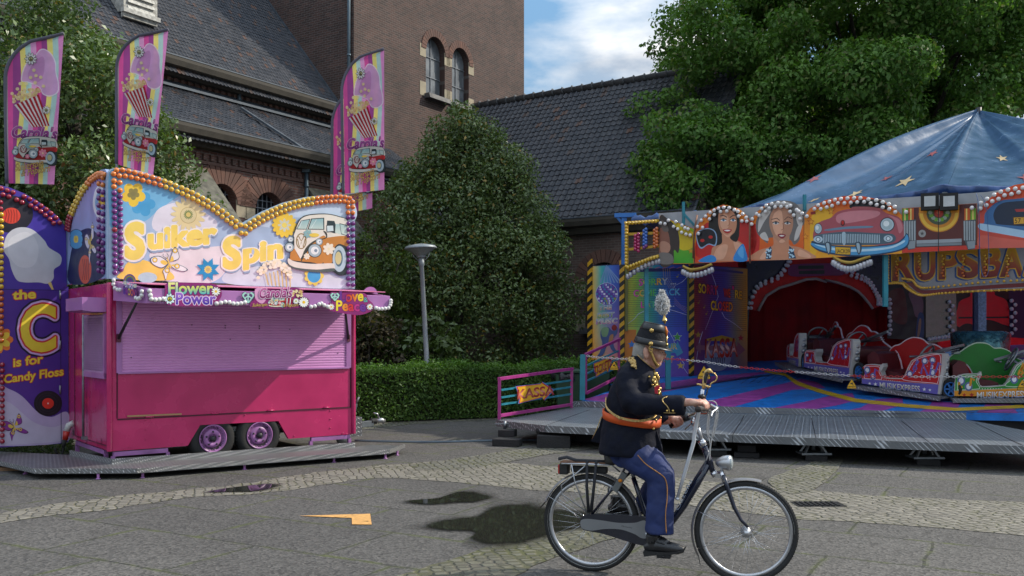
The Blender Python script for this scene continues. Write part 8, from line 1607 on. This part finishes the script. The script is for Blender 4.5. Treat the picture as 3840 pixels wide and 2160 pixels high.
m = MB(); c = H_(z2, 770, 610, .055); d_ = (H_(z2, 810, 540, .055)-H_(z2, 725, 690, .055)).normalized(); m.obox(c, d_*.075, bn*.018, d_.cross(bn)*.022); m.tube(circ(H_(z2, 730, 690, 0), .05, -60, 200, 20), .008, 6); lk = m.build('frame_lock', mat('grey_lock', (.13, .14, .14), .4), bike, bevel=.005); m = MB(); m.ball(H_(z2, 775, 600, .078), .016, 8, (1, .5, .8)); m.build('key', mat('orange_plastic', (.7, .22, .01), .4), lk)
m = MB(); c = H_(z2, 1715, 440, .0); m.lathe(c-bd*.07, bd, [(.012, 0), (.03, .015), (.046, .05), (.053, .085), (.053, .10)], 18); m.tube([c-bd*.02, H_(z2, 1680, 520)], .012, 8); hl = m.build('headlight', SIL, bike); m = MB(); m.lathe(c+bd*.028, bd, [(.052, 0), (.045, .012), (.02, .02), (0, .021)], 18); m.build('lens', mat('headlight_lens', (.42, .46, .46), .08, .3), hl)
# ================================================================ THE RIDER
def remesh(o, vox, sm=2, fac=.5):
    md = o.modifiers.new('fuse', 'REMESH'); md.mode = 'VOXEL'; md.voxel_size = vox; md.use_smooth_shade = True
    if sm: s = o.modifiers.new('smooth', 'SMOOTH'); s.iterations = sm; s.factor = fac
    return o
def HH(x, y, w=0): return H_(mh, x, y, w)
def MM(x, y, w=0): return H_(mp_, x, y, w)
def ZZ(x, y, w=0): return H_(z2, x, y, w)
def DDh(x, y, w=0): return H_(hd, x, y, w)
def oball(m, c, ru, rw, rz, tilt=0, n=16):             # ellipsoid in bike axes
    e1 = bd*math.cos(tilt)+UP*math.sin(tilt); e3 = UP*math.cos(tilt)-bd*math.sin(tilt); vs = []; k = n//2+2
    for i in range(k+1):
        t = math.pi*i/k
        for j in range(n): q = 2*math.pi*j/n; vs.append(c+e1*(math.sin(t)*math.cos(q)*ru)+bn*(math.sin(t)*math.sin(q)*rw)+e3*(math.cos(t)*rz))
    m.add(vs, [(i*n+j, (i+1)*n+j, (i+1)*n+(j+1) % n, i*n+(j+1) % n) for i in range(k) for j in range(n)], sm=True)
def folds(o, scale, st):
    t = bpy.data.textures.new('folds', 'CLOUDS'); t.noise_scale = scale; t.noise_depth = 2
    md = o.modifiers.new('folds', 'DISPLACE'); md.texture = t; md.strength = st; md.mid_level = .5; md.texture_coords = 'LOCAL'; return o
man = thing('person', ZZ(1000, 1449), 'person in dark blue uniform coat, orange sash and plumed shako riding a bicycle', 'person')
SKIN, _nt, _b, _N, _L = newmat('skin'); _n = _N('ShaderNodeTexNoise'); _n.inputs['Scale'].default_value = 28; _n.inputs['Detail'].default_value = 5; _t = _N('ShaderNodeTexCoord'); _L(_t.outputs['Object'], _n.inputs[0]); _r = _N('ShaderNodeValToRGB'); _r.color_ramp.elements[0].color = (.46, .21, .15, 1); _r.color_ramp.elements[1].color = (.66, .40, .30, 1); _r.color_ramp.elements[0].position = .35; _r.color_ramp.elements[1].position = .65; _L(_n.outputs[0], _r.inputs[0]); _L(_r.outputs[0], _b.inputs[0]); _b.inputs['Roughness'].default_value = .5; _b.inputs['Subsurface Weight'].default_value = .15; _b.inputs['Subsurface Radius'].default_value = (.01, .004, .002)
_bp = _N('ShaderNodeBump'); _bp.inputs['Strength'].default_value = .25; _bp.inputs['Distance'].default_value = .01; _L(_n.outputs[0], _bp.inputs['Height']); _L(_bp.outputs[0], _b.inputs['Normal'])
m = MB()
# head
oball(m, HH(775, 690), .100, .077, .108, -.15); oball(m, HH(880, 770), .074, .064, .098, -.12); oball(m, HH(880, 905), .058, .053, .050, -.25); oball(m, HH(972, 950), .024, .026, .022); oball(m, HH(900, 960), .05, .04, .035, .3)
m.tube([HH(1052, 705), HH(1088, 760), HH(1112, 802)], [.010, .0125, .0155], 8); oball(m, HH(1090, 818), .014, .018, .010); oball(m, HH(1046, 692), .022, .050, .015)
for s in (-1, 1):
    oball(m, HH(985, 815, .036*s), .030, .028, .034); oball(m, HH(1010, 735, .03*s), .016, .018, .010)
    oball(m, HH(742, 745, .084*s), .022, .010, .044, .15); oball(m, HH(735, 815, .074*s), .013, .008, .014)
m.tube([HH(1010, 872, -.024), HH(1030, 868, 0), HH(1010, 872, .024)], [.006, .009, .006], 8); m.tube([HH(1000, 905, -.022), HH(1012, 905, 0), HH(1000, 905, .022)], [.006, .009, .006], 8); oball(m, HH(1005, 850), .024, .03, .02)
m.tube([HH(740, 860), HH(690, 1000), HH(640, 1120)], [.066, .068, .074], 14)
# trunk, arms, legs under the clothes
m.tube([MM(500, 620), MM(430, 760), MM(420, 950), MM(410, 1120), MM(420, 1230)], [.08, .12, .125, .125, .12], 14)
m.tube([MM(440, 690, .10), MM(430, 870, .19), MM(640, 900, .25), DDh(745, 715, .248), DDh(880, 715, .247)], [.045, .045, .038, .027, .025], 10); m.tube([MM(450, 690, -.12), MM(520, 900, -.22), DDh(200, 1110, -.20), DDh(420, 1100, -.18)], [.045, .045, .036, .027], 10)
m.tube([ZZ(890, 360, .09), ZZ(1130, 580, .12), ZZ(1100, 830, .14), ZZ(1075, 1130, .16)], [.085, .06, .05, .035], 10); m.tube([ZZ(890, 360, -.09), ZZ(1170, 560, -.11), ZZ(1070, 700, -.12), ZZ(940, 830, -.13)], [.085, .06, .05, .035], 10)
# right hand over the grip
oball(m, DDh(930, 720, .245), .050, .036, .024, -.05); oball(m, DDh(1030, 720, .225), .028, .042, .024, -.3)
for i in range(4):
    w = .175+.023*i; bx, by = 1125-22*i, 665+16*i; l = (1, 1.04, .98, .82)[i]
    m.tube([DDh(bx-90, by+25, w+.003), DDh(bx, by, w), DDh(bx+75*l, by+75*l, w-.004), DDh(bx+92*l, by+150*l, w-.006), DDh(bx+45*l, by+215*l, w-.006)], [.0105, .0105, .0095, .009, .0075], 8)
m.tube([DDh(900, 760, .20), DDh(985, 800, .172), DDh(1080, 880, .165), DDh(1130, 905, .175)], [.016, .013, .011, .009], 8)
# left hand round its grip
oball(m, DDh(480, 1070, -.175), .046, .034, .026, -.45); oball(m, DDh(560, 1090, -.165), .028, .030, .026, -.5)
for i in range(4):
    f = i/3; bx, by = 640-52*i, 1055+28*i; w = -.150-.006*i; l = (1, 1.02, .97, .82)[i]
    m.tube([DDh(bx-40, by-20, w), DDh(bx, by+8, w+.012), DDh(bx+32*l, by+65*l, w+.010), DDh(bx+10*l, by+118*l, w-.004), DDh(bx-35*l, by+132*l, w-.02)], [.0105, .0105, .0095, .009, .0075], 8)
m.tube([DDh(560, 1020, -.20), DDh(640, 1000, -.20), DDh(715, 1030, -.195)], [.015, .012, .009], 8)
body = remesh(m.build('body', SKIN, man), .0052, 1)
EY = MB()
for s in (-1, 1): EY.ball(HH(1036, 733, .031*s), .0095, 10)
EY.mi = 1
for s in (-1, 1): EY.ball(HH(1050, 733, .033*s), .0055, 8)
EY.build('eyes', [mat('eye_white', (.55, .52, .50), .2), mat('eye_dark', (.03, .035, .04), .15)], man)
m = MB()
for s in (-1, 1): m.tube([HH(1000, 712, .045*s), HH(1045, 700, .032*s), HH(1065, 703, .018*s)], [.004, .006, .004], 6)
m.build('eyebrow', mat('grey_hair', (.42, .40, .37), .8), man)
# hair: short, white-grey, below the cap
hm = MB(); oball(hm, HH(690, 690), .078, .0815, .104, -.15); oball(hm, HH(615, 760), .054, .070, .07, -.2)
hair = remesh(hm.build('hair', mat('short_grey_hair', (.40, .38, .35), .8, var=.3, bump=.8, bscale=150), man), .006, 2)
bm_ = bpy.data.objects.new('cut', None); bpy.data.objects.remove(bm_)
# coat
CO = mat('navy_wool', (.0050, .0065, .0155), .78, var=.3, vscale=14, bump=.9, bscale=8, spec=.22)
m = MB()
def loft(levels, n=28, pw=2.3):
    vs = []
    for y0, x0, y1, x1, hw, wc in levels:             # back point, front point, half width, sideways centre
        a, b = MM(x0, y0), MM(x1, y1); c = (a+b)/2; u = (b-a)/2
        for j in range(n):
            q = 2*math.pi*j/n; cs, sn = math.cos(q), math.sin(q); vs.append(c+u*(math.copysign(abs(cs)**(2/pw), cs))+bn*(math.copysign(abs(sn)**(2/pw), sn)*hw+wc))
    k = len(levels); fs = [(i*n+j, i*n+(j+1) % n, (i+1)*n+(j+1) % n, (i+1)*n+j) for i in range(k-1) for j in range(n)]+[tuple(range(n-1, -1, -1)), tuple((k-1)*n+j for j in range(n))]
    m.add(vs, fs, sm=True)
TORSO = [(545, 425, 600, 560, .075, 0), (585, 392, 640, 585, .12, 0), (640, 342, 690, 604, .175, 0), (710, 300, 745, 620, .19, 0), (790, 268, 810, 632, .195, 0), (870, 244, 880, 632, .20, 0), (945, 228, 1000, 628, .195, 0), (1020, 213, 1060, 622, .20, 0), (1090, 206, 1120, 618, .215, 0), (1160, 200, 1180, 628, .225, 0), (1225, 196, 1262, 640, .23, 0), (1240, 200, 1285, 630, .225, 0)]
loft(TORSO)
m.tube([MM(430, 660, .11), MM(390, 715, .165), MM(385, 800, .20), MM(425, 885, .228), MM(480, 905, .242), MM(600, 905, .247), MM(720, 908, .25), MM(805, 912, .25)], [.07, .076, .08, .082, .078, .070, .067, .065], 16)
m.tube([MM(440, 660, -.13), MM(440, 780, -.20), MM(480, 900, -.215), MM(570, 950, -.21), MM(640, 985, -.20), DDh(300, 1125, -.19)], [.08, .085, .085, .075, .066, .056], 14)
coat = folds(remesh(m.build('coat', CO, man), .0105, 3), .16, .030)
# stand collar
m = MB(); cl = [(470, 530, 580, 668), (425, 500, 560, 618)]
vs = []; n = 28
for (xa, ya, xb, yb), hw in zip([(422, 548, 568, 672), (436, 520, 588, 655), (443, 512, 594, 648), (450, 520, 585, 650), (440, 552, 560, 668)], [.086, .080, .079, .072, .078]):
    a_, b_ = MM(xa, ya), MM(xb, yb); c = (a_+b_)/2; u = (b_-a_)/2
    for j in range(n): q = 2*math.pi*j/n; vs.append(c+u*math.cos(q)+bn*math.sin(q)*hw)
m.add(vs, [(i*n+j, i*n+(j+1) % n, (i+1)*n+(j+1) % n, (i+1)*n+j) for i in range(4) for j in range(n)], sm=True); m.build('collar', CO, coat)
GOLD = mat('gold_braid', (.62, .43, .17), .36, .7, var=.3, vscale=60, bump=.4, bscale=120); BRASS = mat('brass_button', (.62, .42, .14), .2, .95, var=.1)
m = MB(); c = MM(505, 606); 
for k in (0, 3):
    pts = []
    for j in range(20): q = math.pi*(.05+.9*j/19); (xa, ya, xb, yb) = (424, 550, 566, 674) if k == 0 else (440, 510, 595, 647); a_, b_ = MM(xa, ya), MM(xb, yb); pts.append((a_+b_)/2-(b_-a_)/2*math.cos(q)+bn*math.sin(q)*(.088 if k == 0 else .081))
    m.tube(pts, .003, 5)
m.build('collar_braid', GOLD, coat)
# coat tails and hem split
m = MB(); m.prism([MM(x, y, -.16) for x, y in [(222, 960), (238, 985), (215, 1180), (185, 1178), (130, 1165), (190, 1060)]], bn*.02); m.cut(); m.prism([MM(x, y, .05) for x, y in [(560, 1060), (600, 1070), (640, 1200), (662, 1310), (630, 1290), (560, 1270)]], bn*.02); m.build('coat_tail', CO, coat, bevel=.006)
m = MB(); m.tube([MM(205, 990, -.145), MM(170, 1080, -.145), MM(133, 1163, -.145)], .004, 5); m.build('tail_piping', GOLD, coat)
# orange sash and gold cord
m = MB(); n = 48; vs = []
def band(t, e):                                       # point on the coat at belt height: t runs from the back round the near side
    q = 2*math.pi*t; f = (1-math.cos(q))/2; x0, x1 = 222, 630; y = 955+f*80+(-12*math.sin(q) if math.sin(q) < 0 else 14*math.sin(q)); cx = (x0+x1)/2; rr = (x1-x0)/2+4
    pw = 2/2.3; cs, sn = -math.cos(q), math.sin(q); p = MM(cx+rr*math.copysign(abs(cs)**pw, cs), y, 0); return p+bn*(math.copysign(abs(sn)**pw, sn)*(.212))+UP*e
for i in range(n): vs += [band(i/n, .027), band(i/n, -.027)]
m.add(vs, [(2*i, 2*((i+1) % n), 2*((i+1) % n)+1, 2*i+1) for i in range(n)], sm=True); ob = m.build('sash', mat('orange_sash', (.62, .085, .008), .55, var=.15, bump=.3, bscale=16), man); sd = ob.modifiers.new('thick', 'SOLIDIFY'); sd.thickness = .008; sd.offset = 1
m = MB()
for k, dy in ((0, 0), (1, 9)):
    m.tube([MM(x, y+dy, w) for x, y, w in spline([(236, 850, .10), (236, 905, .17), (262, 945, .215), (330, 990, .235), (430, 1015, .245), (520, 1012, .245), (580, 990, .22), (612, 960, .17)], 5, False)], .0045, 6)
m.ball(MM(335, 1000, .243), .012, 8); m.build('gold_cord', GOLD, man)
# epaulette badge, buttons, cuffs, medals
m = MB(); g = random.Random(8)
for i in range(70):
    t = g.random(); x = 445+g.uniform(-1, 1)*38+t*70; y = 860+t*165+g.uniform(-15, 15); q = HH(x, y, .10+.072*t+.02); m.ball(q+V((g.uniform(-.006, .006), g.uniform(-.006, .006), g.uniform(-.004, .01))), g.uniform(.006, .011), 6)
m.build('shoulder_badge', GOLD, coat)
for x, y, w in ((550, 702, .135), (572, 762, .13), (597, 1015, .13), (630, 998, .08), (580, 1078, .16), (680, 948, .313), (722, 948, .313)): m = MB(); m.ball(MM(x, y, w), .0095, 10); m.build('button', BRASS, coat)
m = MB(); m.tube([MM(x, y, w) for x, y, w in spline([(702, 842, .262), (668, 850, .292), (646, 864, .306), (652, 885, .314), (680, 915, .318), (695, 945, .316), (697, 966, .308)], 4, False)], .0035, 5); m.tube([MM(655, 962, .308), MM(740, 964, .308)], .0025, 5); m.build('cuff_braid', GOLD, coat)
m = MB(); g = random.Random(4)
for x, y, w, r in ((598, 685, .115, .016), (606, 700, .10, .016), (585, 712, .13, .013), (580, 730, .13, .015), (588, 745, .128, .013), (612, 712, .095, .015), (600, 765, .12, .012), (592, 775, .125, .010), (614, 800, .11, .013), (624, 815, .10, .012), (628, 790, .09, .012), (618, 825, .11, .010)): m.ball(MM(x, y, w+.03), r, 8, (1, 1, 1.25))
m.tube([MM(585, 655, .11), MM(600, 720, .145), MM(622, 790, .135), MM(634, 828, .12)], .006, 6); m.build('medals', BRASS, man)
m = MB(); m.prism([MM(x, y, .165) for x, y in [(588, 775), (605, 770), (622, 762), (626, 785), (606, 800), (612, 825), (590, 822)]], bn*-.01); m.build('red_ribbon', mat('red_ribbon', (.45, .01, .03), .6), man)
# trousers
m = MB(); TRM = mat('blue_trousers', (.012, .026, .11), .7, var=.18, vscale=8, bump=.45, bscale=7)
m.tube([ZZ(870, 330, .07), ZZ(960, 400, .105), ZZ(1060, 480, .125), ZZ(1135, 575, .135), ZZ(1140, 680, .14), ZZ(1128, 850, .15), ZZ(1122, 1070, .16)], [.12, .128, .118, .102, .098, .096, .097], 20); m.tube([ZZ(870, 330, -.07), ZZ(980, 420, -.105), ZZ(1140, 550, -.13), ZZ(1080, 680, -.135), ZZ(1000, 800, -.14), ZZ(960, 850, -.14)], [.12, .115, .095, .088, .082, .08], 16); m.tube([ZZ(820, 330, -.1), ZZ(820, 330, .1)], .12, 14)
tr = folds(remesh(m.build('trousers', TRM, man), .010, 3), .11, .028)
m = MB(); m.tube([ZZ(x, y, w) for x, y, w in spline([(930, 372, .225), (1000, 450, .238), (1100, 520, .24), (1165, 570, .232), (1190, 640, .228), (1192, 760, .232), (1178, 900, .243), (1185, 1068, .250)], 5, False)], .0035, 5); m.build('trouser_piping', mat('orange_piping', (.45, .20, .05), .6), tr)
# shoes
SH_ = mat('black_shoe_leather', (.016, .016, .018), .32, var=.2, coat=.3, bump=.15)
def shoe(f, w, nm='shoe'):
    m = MB(); m.tube([f(988, 1195, w), f(1030, 1185, w), f(1110, 1175, w), (f(1200, 1195, w)), f(1290, 1210, w), f(1345, 1218, w)], [.022, .041, .046, .043, .037, .018], 16); m.tube([f(1065, 1080, w), f(1062, 1180, w)], [.048, .043], 14); oball(m, f(1150, 1140, w), .05, .034, .03, -.35)
    s = remesh(m.build(nm, SH_, man), .0065, 2)
    m = MB(); so = [(975, 1232), (1000, 1228), (1100, 1238), (1200, 1240), (1300, 1232), (1352, 1205), (1340, 1235), (1230, 1262), (1090, 1266), (985, 1276)]; m.prism([f(x, y, w+.042) for x, y in so], bn*-.084); m.build('sole', BLK, s, bevel=.004)
    m = MB()
    for k in range(5): x, y = 1120+k*24, 1100+k*15; m.tube([f(x, y+8, w+.03), f(x+22, y-8, w), f(x, y+8, w-.03)], .003, 5)
    m.tube([f(1085, 1140, w+.047), f(1170, 1165, w+.045)], .0025, 5); m.build('laces', mat('black_lace', (.03, .03, .032), .7), s)
shoe(lambda x, y, w: ZZ(x, y, w), .16); shoe(lambda x, y, w: ZZ(x-320, y-350, w), -.14)
m = MB(); m.tube([ZZ(1068, 1050, .16), ZZ(1064, 1150, .16)], .045, 14); m.build('sock', mat('black_sock', (.012, .012, .013), .9), man)
# shako
m = MB(); ct, cb = HH(898, 178), HH(814, 578); axh = (ct-cb).normalized(); Hh = (ct-cb).length; rb, rt_ = .1125, .0725; R_ = lambda h: rb+(rt_-rb)*h/Hh-.006*math.sin(math.pi*h/Hh)*-1
FELT = mat('black_felt', (.005, .0055, .009), .9, var=.2, bump=.3, bscale=60); LEA = mat('black_patent_leather', (.008, .009, .011), .38, coat=.15, var=.15)
fx_ = (bd-axh*bd.dot(axh)).normalized()
m.lathe(cb, axh, [(R_(0)*.9, -.006), (R_(0), 0)]+[(R_(Hh*k/8), Hh*k/8) for k in range(1, 9)]+[(rt_-.004, Hh+.003), (rt_-.006, Hh-.002), (.0, Hh-.004)], 40, xdir=fx_); hat = m.build('shako', FELT, man)
m = MB()
for h0, h1 in ((-.004, .040), (Hh-.048, Hh+.002)): m.lathe(cb, axh, [(R_(h0)+.0005, h0), (R_(h0)+.003, h0+.002), (R_((h0+h1)/2)+.003, (h0+h1)/2), (R_(h1)+.003, h1-.002), (R_(h1)+.0005, h1)], 40, xdir=fx_)
m.lathe(cb, axh, [(rt_+.002, Hh), (rt_+.003, Hh+.004), (rt_-.004, Hh+.005), (rt_-.006, Hh+.001), (0, Hh)], 40, xdir=fx_); m.build('leather_band', LEA, hat)
m = MB(); vs = []; n = 24
for i in range(n+1):
    q = math.radians(-78+156*i/n); e = fx_*math.cos(q)+bn*math.sin(q); k = math.cos(math.radians(-78+156*i/n)*1.0)**.8
    vs += [cb+e*(rb-.004)-axh*.002, cb+e*(rb+.026*k)-axh*(.006+.002*k), cb+e*(rb+.050*k)-axh*(.014+.002*k)]
m.add(vs, [(3*i+j, 3*i+j+1, 3*i+j+4, 3*i+j+3) for i in range(n) for j in (0, 1)], sm=True); vz = m.build('visor', LEA, hat); s_ = vz.modifiers.new('thick', 'SOLIDIFY'); s_.thickness = .004
for x, y, h in ((845, 308, Hh*.66), (830, 565, Hh*.05)):
    m = MB(); p = HH(x, y, R_(h)+.004); m.lathe(p, bn, [(.0145, 0), (.0155, .003), (.010, .007), (.004, .010), (0, .011)], 14); [m.ball(p+(bd*math.cos(t)+UP*math.sin(t))*.0125+bn*.003, .0035, 6) for t in [2*math.pi*k/8 for k in range(8)]]; m.build('lion_boss', BRASS, hat)
m = MB()
for p, r in ((HH(833, 650, .112), .0125), (HH(832, 690, .110), .0115)): m.tube([p+bd*math.cos(t)*r+UP*math.sin(t)*r for t in [2*math.pi*k/14 for k in range(14)]], .0035, 6, closed=True)
cp = [HH(x, y, w) for x, y, w in spline([(832, 715, .104), (862, 790, .092), (890, 870, .080), (930, 950, .062), (968, 995, .036), (990, 1000, .0)], 5, False)]
for i in range(len(cp)-1):
    for f in (0, .5): p = cp[i].lerp(cp[i+1], f); t = (cp[i+1]-cp[i]).normalized(); e = t.cross(bn).normalized(); m.tube([p+e*math.cos(q)*.0085+bn*math.sin(q)*.0085+t*.002*math.cos(q) for q in [2*math.pi*k/10 for k in range(10)]], .003, 5, closed=True)
m.build('chin_chain', BRASS, hat)
fr = cb+fx_*(R_(Hh*.9)+.002)
m = MB(); m.tube([cb+fx_*(R_(Hh*.98)+.004)+axh*Hh*.98, cb+fx_*(R_(Hh*.75)+.007)+axh*Hh*.75, cb+fx_*(R_(Hh*.55)+.004)+axh*Hh*.55], [.008, .013, .005], 8); m.build('cockade', mat('orange_cockade', (.62, .16, .01), .5), hat)
m = MB(); m.tube([cb+fx_*(R_(Hh*.55)+.006)+axh*Hh*.55, cb+fx_*(R_(Hh*.1)+.006)+axh*Hh*.08], .006, 8); m.ball(cb+fx_*(R_(Hh*.2)+.006)+axh*Hh*.16, .012, 8); m.build('gilt_cord', BRASS, hat); m = MB()
pb0 = HH(1105, 178, .01); m.lathe(pb0, (HH(1090, 0, .01)-pb0), [(.006, 0), (.008, .012), (.020, .022), (.018, .026), (.009, .045), (.007, .062), (.010, .068), (.006, .074)], 12); m.build('plume_holder', BRASS, hat)
g = np.random.default_rng(3); n = 2600; t = g.random(n); cx = np.array([tuple(MM(650+(-8)*k, 245-165*k, .01)) for k in t]); rad = (.014+.036*np.sin(np.pi*np.clip(t*1.15+.02, 0, 1))**.7)*np.sqrt(g.random(n)); an = g.uniform(0, 2*np.pi, n)
C = cx+np.array(bd)[None]*(rad*np.cos(an))[:, None]+np.array(bn)[None]*(rad*np.sin(an))[:, None]
o = leaf_mesh('plume', C, np.tile(np.array([[.78, .78, .77]]), (n, 1)).astype(np.float32)*g.uniform(.85, 1.05, (n, 1)).astype(np.float32), .026, leafmat('white_feather', .8, .25, .2, (1, 1, 1, 1)), hat, 5, 0, None, -.9, .34, offset=tuple(man.location))
# sabre in its steel scabbard, held upright against the handlebar
sab = thing('sabre', H_(z2, 1280, 770, .14), 'sabre with gilt hilt in a bright steel scabbard leaning on the handlebar', 'sabre')
m = MB(); pts = [H_(hd, 1085, 440, .14), H_(hd, 1062, 620, .14), H_(hd, 985, 1000, .14), H_(hd, 900, 1449, .14), H_(z2, 1430, 250, .14), H_(z2, 1340, 560, .14), H_(z2, 1282, 760, .14)]
m.tube(pts, [.0145, .0145, .017, .017, .0165, .0145, .012], 10, flat=.8); m.lathe(H_(z2, 1282, 760, .14), UP, [(0, -.012), (.014, -.008), (.015, .003), (.010, .01)], 10); m.build('scabbard', mat('bright_steel', (.62, .65, .70), .28, .45), sab)
m = MB(); m.tube([H_(hd, 1130, 310, .14), H_(hd, 1145, 210, .14), H_(hd, 1185, 100, .14)], [.011, .0125, .011], 10)
for k in range(9): p = H_(hd, 1130, 310, .14).lerp(H_(hd, 1180, 115, .14), (k+.5)/9); t = (H_(hd, 1180, 115, .14)-H_(hd, 1130, 310, .14)).normalized(); e = t.cross(bn); m.tube([p+e*math.cos(q)*.0125+bn*math.sin(q)*.0125 for q in [2*math.pi*j/12 for j in range(12)]], .0018, 5, closed=True)
m.build('grip', mat('black_sabre_grip', (.02, .02, .022), .35), sab)
m = MB(); m.tube([H_(hd, 1110, 430, .14), H_(hd, 1112, 330, .14), H_(hd, 1100, 200, .14), H_(hd, 1130, 90, .14), H_(hd, 1200, 45, .14)], [.014, .013, .006, .007, .013], 8); m.ball(H_(hd, 1215, 60, .14), .018, 8); m.ball(H_(hd, 1260, 75, .14), .010, 8)
m.tube([H_(hd, x, y, .14) for x, y in spline([(1255, 85), (1340, 120), (1382, 200), (1350, 270), (1262, 320), (1240, 400)], 5, False)], .0045, 6); m.tube([H_(hd, 965, 345, .14), H_(hd, 985, 335, .14), H_(hd, 1070, 360, .14), H_(hd, 1185, 385, .14), H_(hd, 1235, 405, .14)], [.008, .005, .008, .008, .009], 8); m.build('hilt', GOLD, sab)
m = MB(); m.tube([H_(hd, 1190, 400, .14), H_(hd, 1180, 500, .14), H_(hd, 1150, 590, .14), H_(hd, 1060, 600, .16)], .005, 6); m.tube([H_(hd, 1030, 600, .12), H_(hd, 1080, 590, .16), H_(hd, 1130, 640, .15)], [.016, .018, .014], 8); m.build('sabre_knot', mat('black_leather', (.02, .018, .017), .5), sab)
